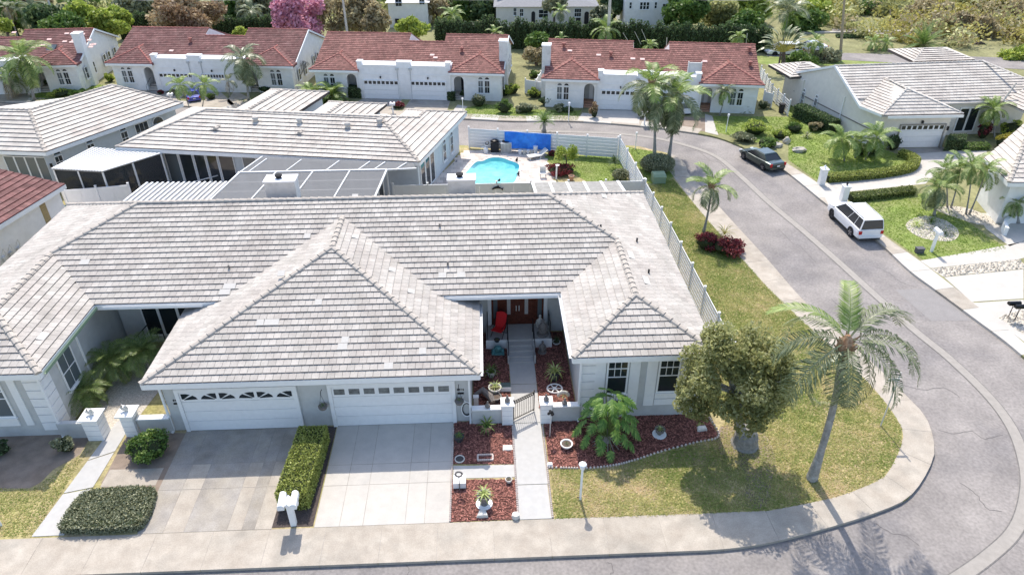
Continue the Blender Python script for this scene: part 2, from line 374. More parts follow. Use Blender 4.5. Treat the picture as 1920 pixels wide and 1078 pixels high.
def sheet(name, pts, m, z=.004, kind='structure', parent=None):
    mb = MB(); mb.poly([(p[0], p[1], z) for p in pts])
    o = mb.build(name, m, parent, kind=None if parent else kind); return o
def fixw(P):
    a = sum(P[i][0]*P[(i+1) % len(P)][1]-P[(i+1) % len(P)][0]*P[i][1] for i in range(len(P)))
    return P if a > 0 else P[::-1]
def slabs(name, outer, inner, step, mats, over=.012, top=.009, gap=.02, skip=None, z0=-.115):
    root = thing(name, None, None); root['kind'] = 'structure'
    st = resample(outer, step); ind = dense(inner, .1)
    for i in range(len(st)-1):
        a, c = st[i], st[i+1]; d = (c-a).normalized(); nn = Vector((-d.y, d.x, 0))
        ia, ic = nearest(a, ind), nearest(c, ind)
        if skip and skip((a+c)/2): continue
        if (ia-ic).length < .3: continue
        mid = (ia+ic)/2; s = 1 if (mid-(a+c)/2).dot(nn) > 0 else -1
        # intermediate samples so curved kerbs stay curved
        k = max(1, int((c-a).length/.6)); od = dense(outer, .1)
        oa = [nearest(a+(c-a)*(j/k), od) for j in range(k+1)]; ib = [nearest(ia+(ic-ia)*(j/k), ind) for j in range(k+1)]
        oa = [p-nn*s*over for p in oa]
        oa[0] = oa[0]+d*gap/2; oa[-1] = oa[-1]-d*gap/2; ib[0] = ib[0]+(ic-ia).normalized()*gap/2; ib[-1] = ib[-1]-(ic-ia).normalized()*gap/2
        mb = MB(); mb.prism([xy(p) for p in oa]+[xy(p) for p in ib[::-1]], z0, top)
        m_ = mats[i % len(mats)]
        mb.build('slab', m_, root)
    return root
near_in = [V0(-80, 16.93), V0(8.2, 16.93)] + smooth([V0(9, 16.95)] + GL([(1440, 957), (1540, 938), (1585, 926), (1653, 897), (1675, 868), (1691, 830), (1690, 800), (1655, 748), (1597, 686), (1513, 610), (1440, 540), (1326, 412), (1266, 336), (1248, 308)]), 5)
sheet('sidewalk_bed', fixw([xy(p) for p in inner_edge[:-14]]+[xy(p) for p in near_in[::-1]]), m_concdark, .003)
slabs('sidewalk', inner_edge[:-14], near_in, 1.98, [m_concbeige, m_concbeige, m_conc if False else m_concbeige])
outer_in = smooth(GL([(1411, 268), (1470, 303), (1528, 340), (1570, 372), (1655, 440), (1723, 488), (1765, 520), (1868, 600), (1919, 642), (2010, 725)]), 5)
oe = [p for p in outer_edge if G(1425, 292).y+.5 > p.y > G(1930, 680).y and p.x > 17]
slabs('sidewalk', oe, outer_in, 1.9, [m_conc, m_concbeige, m_conc])
oe2 = [p for p in outer_edge if p.y > 54.5 and -60 < p.x < 19]
oi2 = [p+Vector((.12, 1.25, 0)) for p in oe2]
slabs('sidewalk', oe2, oi2, 2.4, [m_conc, m_concbeige])

# ---- sheets lying on the ground (each about 4 mm above the one below)
def lawnsheet(name, px, m, z=.004, sm=False):
    P = GL(px); P = smooth(P, 4, True) if sm else P
    return sheet(name, fixw([xy(p) for p in P]), m, z), [xy(p) for p in P]

def inpoly(X, Y, P):
    c = np.zeros(len(X), bool); n = len(P)
    for i in range(n):
        x1, y1 = P[i]; x2, y2 = P[(i+1) % n]
        cond = ((y1 > Y) != (y2 > Y)) & (X < (x2-x1)*(Y-y1)/((y2-y1)+1e-12)+x1)
        c ^= cond
    return c
def tri_cloud(name, verts, nper, v, m, kind='stuff', parent=None, loc=None, label=None, facesize=3):
    """verts (N,nper,3) -> one mesh of N separate faces with the per-face value v"""
    N = verts.shape[0]; me = bpy.data.meshes.new(name)
    V = verts.reshape(-1, 3)
    if parent is not None:
        T = root_matrix(parent).inverted(); V = V @ np.array(T.to_3x3()).T + np.array(T.translation)
    me.vertices.add(N*nper); me.vertices.foreach_set('co', V.ravel())
    me.loops.add(N*nper); me.loops.foreach_set('vertex_index', np.arange(N*nper, dtype=np.int32))
    me.polygons.add(N); me.polygons.foreach_set('loop_start', np.arange(0, N*nper, nper, dtype=np.int32))
    me.polygons.foreach_set('loop_total', np.full(N, nper, dtype=np.int32))
    at = me.attributes.new('v', 'FLOAT', 'FACE'); at.data.foreach_set('value', np.clip(v, 0, 1).astype(np.float32))
    me.materials.append(m); me.update(calc_edges=True)
    o = bpy.data.objects.new(name, me); COL.objects.link(o)
    if parent is not None: o.parent = parent
    if kind: o['kind'] = kind
    return o
def vnoise(X, Y, s, seed=0):
    return .5+.25*(np.sin(X*s*1.3+seed)+np.sin(Y*s*1.7+seed*2.1+X*s*.6))*np.cos(X*s*.37-Y*s*.71+seed)
def grass(P, dens, m, h=.09, wdt=.05, name='grass', holes=(), bias=0.):
    X = [p[0] for p in P]; Y = [p[1] for p in P]
    A = (max(X)-min(X))*(max(Y)-min(Y)); n = int(A*dens)
    x = rng.uniform(min(X), max(X), n); y = rng.uniform(min(Y), max(Y), n)
    k = inpoly(x, y, P)
    for hpoly in holes: k &= ~inpoly(x, y, hpoly)
    x = x[k]; y = y[k]; n = len(x)
    a = rng.uniform(0, 2*pi, n); ww = wdt*rng.uniform(.6, 1.4, n)/2; hh = h*rng.uniform(.25, .8, n)
    la = rng.uniform(0, 2*pi, n); ln = h*rng.uniform(.5, 1.5, n)
    V = np.zeros((n, 3, 3))
    V[:, 0, 0] = x-np.cos(a)*ww; V[:, 0, 1] = y-np.sin(a)*ww; V[:, 1, 0] = x+np.cos(a)*ww; V[:, 1, 1] = y+np.sin(a)*ww
    V[:, 2, 0] = x+np.cos(la)*ln; V[:, 2, 1] = y+np.sin(la)*ln; V[:, 2, 2] = hh; V[:, :2, 2] = .003
    v = .42+.75*(vnoise(x, y, .8, 3)-.5)+.5*(vnoise(x, y, 2.1, 1)-.5)+.35*(vnoise(x, y, 5.3, 7)-.5)+rng.uniform(-.32, .32, n)+bias-.018*np.clip(y-22, 0, 14)
    return tri_cloud(name, V, 3, v, m)

# front and side lawn of the main house (the block's own soil carries it)
bed_r = GL([(1019, 785), (1310, 774), (1327, 782), (1347, 818), (1300, 830), (1240, 846), (1190, 862), (1150, 873), (1100, 878), (1030, 878)])
lawn_main = GL([(1032, 878), (1102, 880), (1152, 875), (1192, 864), (1242, 848), (1302, 832), (1349, 819), (1360, 790), (1330, 760), (1345, 596), (1252, 425), (1214, 348), (1232, 346), (1262, 336), (1326, 412), (1440, 540), (1513, 610), (1597, 686), (1655, 748), (1690, 800), (1691, 830), (1675, 868), (1653, 897), (1585, 926), (1540, 938), (1440, 957), (1280, 965), (1040, 972)])
P_lawn = [xy(p) for p in lawn_main]
grass(P_lawn, 950, lm_grass, .07, .05)
# dirt patch under the olive tree
b = MB(); b.poly([(p.x, p.y, .004) for p in smooth(GL([(1352, 800), (1420, 800), (1452, 850), (1448, 900), (1440, 945), (1400, 948), (1395, 880), (1350, 850)]), 4, True)]); b.build('bare_soil', m_dirt, kind='structure')
P_left = [xy(p) for p in GL([(-200, 850), (165, 838), (60, 1008), (-260, 1010)])]
b = MB(); b.poly([(x, y, .004) for x, y in [xy(p) for p in GL([(-200, 815), (172, 815), (150, 852), (100, 880), (75, 905), (55, 915), (-250, 918)])]]); b.build('bare_soil', m_dirt, kind='structure')
grass([xy(p) for p in GL([(-220, 905), (60, 918), (105, 885), (155, 850), (165, 845), (62, 1006), (-260, 1008)])], 600, lm_grass, .06, .05, bias=.15)
# back yard lawn behind the pool fence
o, P_back = lawnsheet('lawn', [(1022, 292), (1165, 292), (1178, 345), (1100, 340), (1022, 300)], m_turf)
grass(P_back, 260, lm_grassg, .07, .06)
# lawns by the north kerb
o, P = lawnsheet('lawn', [(1175, 276), (1223, 284), (1260, 296), (1266, 330), (1245, 345), (1215, 345)], m_turf); grass(P, 260, lm_grassg, .07, .06)
for px in ([(60, 178), (150, 158), (260, 163), (215, 184), (60, 190)], [(440, 188), (545, 178), (640, 190), (632, 205), (470, 196)],
           [(868, 205), (905, 195), (985, 205), (1090, 208), (1083, 226), (880, 220)], [(1337, 218), (1500, 220), (1500, 250), (1420, 268), (1342, 248)],
           [(1480, 195), (1535, 225), (1640, 250), (1655, 280), (1712, 300), (1700, 318), (1530, 338), (1478, 300)],
           [(1590, 378), (1735, 362), (1890, 468), (1730, 487), (1660, 440), (1598, 392)],
           [(1345, 105), (1910, 108), (1910, 128), (1440, 122)], [(985, 92), (1340, 100), (1340, 112), (985, 105)], [(560, 80), (760, 85), (760, 95), (560, 90)]):
    o, P = lawnsheet('lawn', px, m_turf)
    if px[0][1] > 110: grass(P, 120, lm_grassg, .08, .09)
sheet('bare_soil', fixw([xy(p) for p in GL([(1185, 213), (1332, 222), (1330, 248), (1195, 233)])]), m_dirt, .005)

sheet('gravel_strip', fixw([xy(p) for p in GL([(812, 348), (872, 284), (884, 284), (838, 348)])]), mat('grey_stones', (.25, .25, .25), .9, .3, 8, .6, 30, fine=.3), .006)
# ---- driveways: slabs as separate pieces
def grid_slabs(name, xs, ys, mats, top=.009, gap=.022, slant=0., z0=-.01):
    root = thing(name, None, None); root['kind'] = 'structure'
    sheet('driveway_bed', [(xs[0], ys[0]), (xs[-1], ys[0]), (xs[-1], ys[-1]), (xs[0], ys[-1])], m_concdark, .0045)
    for j in range(len(ys)-1):
        for i in range(len(xs)-1):
            x0, x1, y0, y1 = xs[i]+gap/2, xs[i+1]-gap/2, ys[j]+gap/2, ys[j+1]-gap/2
            mb = MB(); mb.prism([(x0, y0), (x1, y0), (x1, y1), (x0, y1)], z0, top+random.uniform(-.002, .002))
            mb.build('slab', mats(i, j), root)
    return root
yd = [16.94, G(700, 905).y, G(700, 850).y, 22.16]
grid_slabs('driveway', [G(p, 905).x for p in (608, 652, 693, 767, 801)]+[-1.58], [16.94, G(700, 908).y, 19.9, 22.16], lambda i, j: m_conc)
dk = (m_concbeige, m_concdark, m_concbeige, m_concdark, m_concbeige, m_concdark)
grid_slabs('driveway', [G(p, 918).x for p in (297, 341, 377, 452, 478)]+[-8.6, -7.98], [16.94, G(400, 916).y, 20.2, 22.16], lambda i, j: (m_concdark, m_concbeige, m_concdark, m_concbeige, m_concdark, m_concbeige)[i % 6] if j < 2 else m_concdark)
grid_slabs('driveway', [G(195, 900).x, G(297, 900).x-.02], [G(220, 912).y, G(220, 880).y], lambda i, j: m_concbeige)
# entrance walk
wk = thing('walkway', None, None); wk['kind'] = 'structure'
for y0, y1 in ((16.95, 18.55), (18.58, 21.9), (21.93, 24.4), (24.43, 26.0), (26.03, 27.05)):
    mb = MB(); mb.prism([(.94, y0), (2.12, y0), (2.10, y1), (.92, y1)], -.01, .02); mb.build('slab', m_walk, wk)
mb = MB(); mb.prism([xy(p) for p in GL([(850, 897), (968, 894), (965, 871), (880, 873), (850, 873)])], -.01, .012); mb.build('slab', m_walk, wk)
wk = thing('walkway', None, None); wk['kind'] = 'structure'   # the left neighbour's walk
for a, c in ((0, .33), (.34, .62), (.63, 1)):
    A = [Vector((-16.45, 17.0, 0)), G(218, 792)]; B = [G(120, 1003), G(262, 770)]
    A0, A1 = A[0].lerp(A[1], a), A[0].lerp(A[1], c); B0, B1 = B[0].lerp(B[1], a), B[0].lerp(B[1], c)
    mb = MB(); mb.prism([xy(A0), xy(B0), xy(B1), xy(A1)], -.01, .02); mb.build('slab', m_walk, wk)
# mulch beds with chips
def chips(P, n_m2, m=m_chip, name='mulch', size=.05):
    X = [p[0] for p in P]; Y = [p[1] for p in P]; n = int((max(X)-min(X))*(max(Y)-min(Y))*n_m2)
    x = rng.uniform(min(X), max(X), n); y = rng.uniform(min(Y), max(Y), n); k = inpoly(x, y, P); x = x[k]; y = y[k]; n = len(x)
    a = rng.uniform(0, 2*pi, n); L = size*rng.uniform(.4, 1.2, n); W = size*.35; t = rng.uniform(-.02, .02, n)
    V = np.zeros((n, 4, 3)); ca, sa = np.cos(a), np.sin(a)
    for k2, (sx, sy) in enumerate(((-1, -1), (1, -1), (1, 1), (-1, 1))):
        V[:, k2, 0] = x+ca*L*sx-sa*W*sy; V[:, k2, 1] = y+sa*L*sx+ca*W*sy; V[:, k2, 2] = .03+t*sx+rng.uniform(-.008, .008, n)
    return tri_cloud(name, V, 4, rng.uniform(0, 1, n), m)
beds = [fixw([(-1.56, 16.96), (.92, 16.96), (.92, G(960, 899).y), (-1.56, G(850, 899).y)]),
        fixw([(-1.56, G(850, 870).y), (.92, G(960, 870).y), (.9, 22.1), (-1.56, 22.1)]), fixw([xy(p) for p in bed_r]),
        fixw([(-.75, 22.3), (.9, 22.3), (.9, 28.3), (-.75, 28.3)]), fixw([(2.12, 22.3), (3.7, 22.3), (3.7, 28.3), (2.12, 28.3)])]
for P in beds:
    sheet('mulch_bed', P, m_mulch, .008); chips(P, 260)
sheet('bare_soil', fixw([xy(p) for p in GL([(190, 905), (262, 1002), (330, 860), (350, 812), (245, 808)])]), m_dirt, .0042)
sheet('mulch_bed', fixw([xy(p) for p in GL([(225, 878), (345, 812), (240, 812), (205, 878)])]), m_dirt, .009)
sheet('mulch_bed', fixw([(-8.0, 17.0), (-6.52, 17.0), (-6.5, 22.1), (-7.95, 22.1)]), mat('dark_leaf_litter', (.075, .06, .055), .95, .3, 8, .6, 30, fine=.3), .009)
sheet('gravel_bed', fixw([(-17.2, 22.3), (-15.2, 22.3), (-14.6, 26.4), (-17.2, 27.5)]), m_gravel, .008)
# white scalloped edging
def pebbles(P, n_m2, m, size, name='gravel', z=.02):
    X = [p[0] for p in P]; Y = [p[1] for p in P]; n = int((max(X)-min(X))*(max(Y)-min(Y))*n_m2); mb = MB()
    x = rng.uniform(min(X), max(X), n); y = rng.uniform(min(Y), max(Y), n); k = inpoly(x, y, P)
    for a, c in zip(x[k], y[k]):
        s = size*random.uniform(.6, 1.3); t = random.uniform(0, pi); h = s*.7
        vs = [(a+s*cos(t+i*2*pi/5)*random.uniform(.8, 1.1), c+s*sin(t+i*2*pi/5)*.8, .006) for i in range(5)]+[(a, c, z+h)]
        mb.add(vs, [(i, (i+1) % 5, 5) for i in range(5)])
    return mb.build(name, m, kind='stuff')
# right-hand properties: drives, gravel strip, planting circle
wkr = thing('driveway', None, None); wkr['kind'] = 'structure'
def pxslab(root, px, m, top=.01, sm=False, name='slab'):
    P = GL(px); P = smooth(P, 4, True) if sm else P
    mb = MB(); mb.prism([xy(p) for p in P], -.01, top); mb.build(name, m, root)
pxslab(wkr, [(1553, 384), (1535, 344), (1600, 340), (1700, 320), (1722, 300), (1700, 287), (1790, 283), (1850, 283), (1850, 292), (1765, 320), (1735, 345), (1590, 360), (1590, 378)], m_conc)
pxslab(wkr, [(1680, 279), (1772, 276), (1790, 284), (1698, 290)], m_concdark, .014)
wkr = thing('driveway', None, None); wkr['kind'] = 'structure'
pxslab(wkr, [(1725, 489), (1845, 468), (1925, 452), (1925, 482), (1908, 487), (1745, 503)], m_conc)
pxslab(wkr, [(1770, 520), (1919, 505), (1919, 560), (1822, 566)], m_conc)
pxslab(wkr, [(1824, 568), (1919, 562), (1940, 655), (1919, 640)], m_conc)
pxslab(wkr, [(1828, 400), (1925, 400), (1925, 450), (1893, 462), (1850, 430)], m_conc)
gst = [xy(p) for p in GL([(1745, 504), (1910, 487), (1930, 503), (1768, 519)])]
sheet('gravel_bed', fixw(gst), m_gravel, .012); pebbles(gst, 60, m_peb, .09)
gst = [xy(p) for p in GL([(1870, 595), (1925, 580), (1925, 632), (1905, 617)])]
sheet('gravel_bed', fixw(gst), m_gravel, .012); pebbles(gst, 60, m_peb, .09)
# planting circle with kerb ring
cc = [xy(p) for p in smooth(GL([(1698, 424), (1712, 410), (1742, 406), (1775, 415), (1797, 434), (1790, 450), (1758, 452), (1720, 443)]), 4, True)]
sheet('gravel_bed', fixw(cc), m_gravel, .014); pebbles(cc, 50, m_peb, .07)
bb = [xy(p) for p in smooth(GL([(1750, 390), (1800, 388), (1845, 402), (1875, 420), (1840, 422), (1790, 408)]), 4, True)]
sheet('gravel_bed', fixw(bb), m_gravel, .014); pebbles(bb, 25, m_peb, .07)
# north-side drives and walks
for px in ([(1115, 226), (1198, 233), (1203, 198), (1124, 198)], [(1083, 226), (1108, 228), (1115, 214), (1092, 212)], [(1322, 248), (1347, 254), (1335, 218), (1322, 214)],
           [(660, 210), (735, 214), (757, 183), (688, 180)], [(750, 215), (835, 219), (845, 187), (772, 184)], [(840, 220), (862, 222), (876, 200), (858, 197)],
           [(262, 183), (330, 195), (355, 168), (290, 166)], [(345, 197), (410, 203), (440, 196), (410, 170), (375, 168)], [(200, 188), (232, 190), (290, 170), (270, 165)],
           [(425, 190), (440, 205), (475, 188), (440, 170)], [(0, 178), (60, 176), (50, 190), (0, 190)]):
    rt = thing('driveway', None, None); rt['kind'] = 'structure'
    pxslab(rt, px, m_conc if px[0][0] in (1115, 1083, 1322, 840) else m_concbeige)
for px in ([(1124, 207), (1203, 209), (1204, 198), (1124, 197)], [(662, 196), (745, 198), (757, 183), (690, 180)], [(762, 199), (838, 202), (845, 187), (776, 184)], [(275, 176), (345, 180), (352, 168), (292, 166)]):
    rt = thing('driveway_apron', None, None); rt['kind'] = 'structure'
    pxslab(rt, px, m_concdark, .014)
# back road beyond the houses and the kerb line in front of it
b = MB(); b.poly([(p[0], p[1], .02) for p in GL([(1438, 106), (2000, 135), (2000, 112), (1437, 96)])]); b.build('back_road', m_asph, kind='structure')
b = MB(); b.poly([(p[0], p[1], .024) for p in GL([(1560, 62), (1990, 75), (1990, 66), (1560, 55)])]); b.build('back_road', m_asph, kind='structure')
b = MB(); b.box(G(1560, 96).x, G(1990, 108).x, 88, 88.6, 0, .15); b.build('back_kerb', m_conc, kind='structure')

# ---- pool deck of separate pavers with the pool cut out
pool = [xy(p) for p in smooth(GL([(868, 336), (880, 318), (893, 305), (905, 303), (920, 297), (940, 297), (955, 302), (972, 309), (972, 322), (962, 345), (930, 352), (890, 350)]), 5, True)]
cx_ = sum(p[0] for p in pool)/len(pool); cy_ = sum(p[1] for p in pool)/len(pool)
deck = [xy(p) for p in GL([(806, 348), (872, 283), (1000, 280), (1022, 292), (1040, 345), (1000, 352), (1000, 372), (820, 372)])]
cop = [(cx_+(x-cx_)*1.09, cy_+(y-cy_)*1.09) for x, y in pool]
rt = thing('pool_deck', None, None); rt['kind'] = 'structure'
mb = MB(); n = len(pool)
mb.prism(deck, -.01, .002); mb.build('deck_bed', m_paver, rt)
cells = []
x0 = min(p[0] for p in deck); y0 = min(p[1] for p in deck)
for i in range(60):
    for j in range(60):
        a = x0+i*.46+(j % 2)*.23; c = y0+j*.46
        if inpoly(np.array([a+.22]), np.array([c+.22]), deck)[0] and not inpoly(np.array([a+.22]), np.array([c+.22]), cop)[0]: cells.append((a, c))
cells.sort(key=lambda q: q[1])
mbs = MB(); mp = mat('pool_paver_single', (.55, .48, .43), .9, .06, 1, .2, 30, col2=(.64, .57, .50), obj=.22)
tm = MB(); tm.box(0, .445, 0, .445, 0, .03); tme = tm.mesh('paver', mp)
for k, (a, c) in enumerate(cells):
    if k < 300: inst('paver', tme, rt, (a, c, .003))
    else: mbs.box(a, a+.445, c, c+.445, .003, .033)
if mbs.v: mbs.build('pavers', m_paver, rt, kind='stuff')
pw = thing('swimming_pool', 'turquoise swimming pool with curved far edge in the paved back yard', 'pool', (cx_, cy_, 0))
mb = MB(); vs = [(x, y, .05) for x, y in cop]+[(x, y, .05) for x, y in pool]+[(x, y, -.0) for x, y in cop]+[(x, y, -.0) for x, y in pool]
mb.add(vs, [(i, (i+1) % n, n+(i+1) % n, n+i) for i in range(n)]+[(i, 2*n+i, 2*n+(i+1) % n, (i+1) % n) for i in range(n)]+[(n+i, n+(i+1) % n, 3*n+(i+1) % n, 3*n+i) for i in range(n)])
mb.build('coping', m_coping, pw)
mb = MB(); mb.poly([(x, y, .036) for x, y in fixw(pool)]); mb.build('water', m_water, pw)
sh = [(x, y) for x, y in pool if y > cy_+.2]
inn = [(cx_+(x-cx_)*.84, cy_-.1+(y-cy_)*.72) for x, y in sh]
mb = MB(); mb.poly([(x, y, .04) for x, y in fixw(sh+inn[::-1])]); mb.build('water', m_waterd, pw, label='darker blue water over the shallow ledge at the far edge')
# ============================================================ ROOFS
S3 = 1/3.
def clip_poly(sub, clip):
    out = sub
    n = len(clip)
    for i in range(n):
        a, b2 = clip[i], clip[(i+1) % n]; inp = out; out = []
        if not inp: return []
        def side(p): return (b2[0]-a[0])*(p[1]-a[1])-(b2[1]-a[1])*(p[0]-a[0])
        for j in range(len(inp)):
            p, q = inp[j], inp[(j+1) % len(inp)]; sp, sq = side(p), side(q)
            if sp >= -1e-9: out.append(p)
            if (sp > 1e-9 and sq < -1e-9) or (sp < -1e-9 and sq > 1e-9):
                t = sp/(sp-sq); out.append((p[0]+(q[0]-p[0])*t, p[1]+(q[1]-p[1])*t))
    return out
def roof_face(A, B, P, expo=.33, wid=.30, th=.045, lift=.012, gap=.012, stagger=True):
    """A,B: eave line; P: convex polygon of the face (3D). returns pieces [(course, verts, faces, nearest distance)]"""
    A = Vector(A); B = Vector(B); P = [Vector(p) for p in P]
    U = (B-A).normalized(); far = max(P, key=lambda p: (p-A-U*((p-A).dot(U))).length)
    Vd = (far-A); Vd = (Vd-U*Vd.dot(U)).normalized(); N = U.cross(Vd)
    if N.z < 0: N = -N
    p2 = [((p-A).dot(U), (p-A).dot(Vd)) for p in P]
    a = sum(p2[i][0]*p2[(i+1) % len(p2)][1]-p2[(i+1) % len(p2)][0]*p2[i][1] for i in range(len(p2)))
    if a < 0: p2 = p2[::-1]
    u0 = min(p[0] for p in p2); u1 = max(p[0] for p in p2); v1 = max(p[1] for p in p2); v0 = min(p[1] for p in p2)
    out = []; nc = int((v1-v0)/expo)+2
    for c in range(nc):
        vv = v0+c*expo; off = (wid*.5 if (stagger and c % 2) else 0); k0 = int(math.floor(u0/wid))-1; k1 = int(u1/wid)+1
        # quick course extent
        strip = clip_poly([(u0-1, vv), (u1+1, vv), (u1+1, vv+expo), (u0-1, vv+expo)], p2)
        if len(strip) < 3: continue
        su0 = min(p[0] for p in strip); su1 = max(p[0] for p in strip)
        for k in range(k0, k1+1):
            x0 = k*wid+off+gap/2; x1 = x0+wid-gap
            if x1 < su0 or x0 > su1: continue
            q = clip_poly([(x0, vv), (x1, vv), (x1, vv+expo), (x0, vv+expo)], p2)
            if len(q) < 3: continue
            ar = abs(sum(q[i][0]*q[(i+1) % len(q)][1]-q[(i+1) % len(q)][0]*q[i][1] for i in range(len(q))))/2
            if ar < .006: continue
            jt = random.uniform(-.004, .004)
            top = [A+U*x+Vd*y+N*(lift+(th+jt)*(1-.8*(y-vv)/expo)) for x, y in q]
            bot = [A+U*x+Vd*y-N*.02 for x, y in q]; n = len(q)
            fs = [tuple(range(n))]; mi = [0]
            for i in range(n):
                y_a, y_b = q[i][1], q[(i+1) % n][1]
                if y_a > vv+expo-1e-6 and y_b > vv+expo-1e-6: continue
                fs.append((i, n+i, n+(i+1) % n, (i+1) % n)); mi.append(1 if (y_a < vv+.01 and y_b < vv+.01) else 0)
            out.append((c, [tuple(p) for p in top+bot], fs, mi))
    return out
def caps(P0, P1, r=.12, L=.42, lift=.05):
    """overlapping half-round cap tiles along a ridge or hip"""
    P0 = Vector(P0); P1 = Vector(P1); d = (P1-P0); n = max(1, int(d.length/(L*.9))); s = d/n; dn = d.normalized()
    side = dn.cross(Vector((0, 0, 1))).normalized(); up = side.cross(dn).normalized(); out = []
    for i in range(n):
        a = P0+s*i; c = a+s*1.12; vs = []
        for q, rr, h in ((a, r*1.08, lift+.03), (c, r*.92, lift)):
            for k in range(5):
                t = pi*k/4; vs.append(tuple(q+side*cos(t)*rr*1.1+up*(sin(t)*rr*.75+h-.045)))
        vs += [tuple(a-up*.05), tuple(c-up*.05)]
        out.append((vs, [(k, k+5, k+6, k+1) for k in range(4)]+[(0, 1, 2, 3, 4, 10), (9, 8, 7, 6, 5, 11)]))
    return out
def make_roof(house, faces, hips, tm_one, tm_many, capm, n_single=0, expo=.33, wid=.30, th=.045, single_faces=(), cap_single=False, new=(), fascia=None, fm=None, under=None, capr=.12):
    """faces: list of (A,B,polygon); builds roof > tiles and caps"""
    mb = MB()
    for A, B, P in faces: mb.slab([Vector(p)-Vector((0, 0, .03)) for p in P], .12)
    roof = mb.build('roof', under or m_tileunder, house)
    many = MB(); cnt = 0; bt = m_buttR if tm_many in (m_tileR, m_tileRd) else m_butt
    for fi, (A, B, P) in enumerate(faces):
        pcs = roof_face(A, B, P, expo, wid, th)
        pcs.sort(key=lambda t: t[0]) if fi in single_faces else None
        for c, vs, fs, mi in pcs:
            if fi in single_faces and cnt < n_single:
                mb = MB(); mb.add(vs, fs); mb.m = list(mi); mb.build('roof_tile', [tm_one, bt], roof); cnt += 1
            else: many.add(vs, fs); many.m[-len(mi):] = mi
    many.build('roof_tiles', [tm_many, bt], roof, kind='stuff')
    cm = MB(); k = 0
    for a, b2 in hips:
        for vs, fs in caps(a, b2, capr):
            if cap_single and k < 200: mb = MB(); mb.add(vs, fs); mb.build('ridge_cap', capm, roof); k += 1
            else: cm.add(vs, fs)
    if cm.v: cm.build('ridge_caps', capm, roof, kind='stuff')
    # a few replaced, paler tiles
    if new:
        for A, U, Vd, N, u, v, w_, h_ in new:
            mb = MB(); q = [A+U*x+Vd*y+N*.066 for x, y in ((u, v), (u+w_, v), (u+w_, v+h_), (u, v+h_))]; mb.slab(q, .02); mb.build('replacement_tile', m_tile_new, roof)
    return roof
def face_axes(A, B, far):
    A = Vector(A); B = Vector(B); U = (B-A).normalized(); Vd = Vector(far)-A; Vd = (Vd-U*Vd.dot(U)).normalized(); N = U.cross(Vd)
    if N.z < 0: N = -N
    return A, U, Vd, N
def on_plane(px, py, A, U, Vd, N):
    """point of a roof plane seen at a photo pixel -> (u,v) on that plane"""
    d = ray(px, py); o = Vector((0, 0, HC)); t = (A-o).dot(N)/d.dot(N); p = o+d*t
    return (p-A).dot(U), (p-A).dot(Vd)

# ============================================================ WALL ELEMENTS (frame: x along wall, -y outwards, z up)
def window(house, F, x0, x1, z0, z1, y=0., mull=2, rows=(.5,), m_g=None, fr=.06, arch=False, name='window', frame_m=None, sill=True):
    m_g = m_g or m_glass; fm = frame_m or m_white
    mb = MB(F); yo = y-.05
    mb.box(x0-fr, x0, yo, y, z0-fr, z1+fr); mb.box(x1, x1+fr, yo, y, z0-fr, z1+fr)
    mb.box(x0, x1, yo, y, z1, z1+fr); mb.box(x0, x1, yo, y, z0-fr, z0)
    if sill: mb.box(x0-fr-.04, x1+fr+.04, yo-.05, y-.001, z0-fr-.06, z0-fr-.002)
    wf = mb.build(name, fm, house)
    g = MB(F); g.box(x0+.002, x1-.002, y-.022, y-.002, z0+.002, z1-.002); g.build('pane', m_g, wf)
    mu = MB(F)
    for r in rows: zz = z0+(z1-z0)*r; mu.box(x0+.001, x1-.001, yo+.01, y-.024, zz-.022, zz+.022)
    zl = z0+(z1-z0)*.52 if len(rows) == 2 else z0
    for i in range(1, mull): xx = x0+(x1-x0)*i/mull; mu.box(xx-.012, xx+.012, yo+.015, y-.025, zl+.003, z1-.003)
    if mu.v: mu.build('muntin', fm, wf)
    return wf
def arch_pts(xc, zc, r, n=9): return [(xc+r*cos(pi*k/n), zc+r*sin(pi*k/n)) for k in range(n+1)]
def arch_window(house, F, xc, z0, z1, wd, y=0., m_g=None):
    """rectangular sashes below, half-round light above"""
    wf = window(house, F, xc-wd/2, xc+wd/2, z0, z1, y, 2, (.5,), m_g)
    mb = MB(F); o = arch_pts(xc, z1+.14, wd/2+.06); i_ = arch_pts(xc, z1+.14, wd/2-.01); n = len(o)
    vs = [(x, y-.05, z) for x, z in o]+[(x, y-.05, z) for x, z in i_]+[(x, y, z) for x, z in o]
    mb.add(vs, [(k, k+1, n+k+1, n+k) for k in range(n-1)]+[(k, 2*n+k, 2*n+k+1, k+1) for k in range(n-1)])
    mb.build('arch_frame', m_white, wf)
    mb = MB(F); mb.poly([(x, y-.012, z) for x, z in i_]); mb.build('pane', m_g or m_glass, wf)
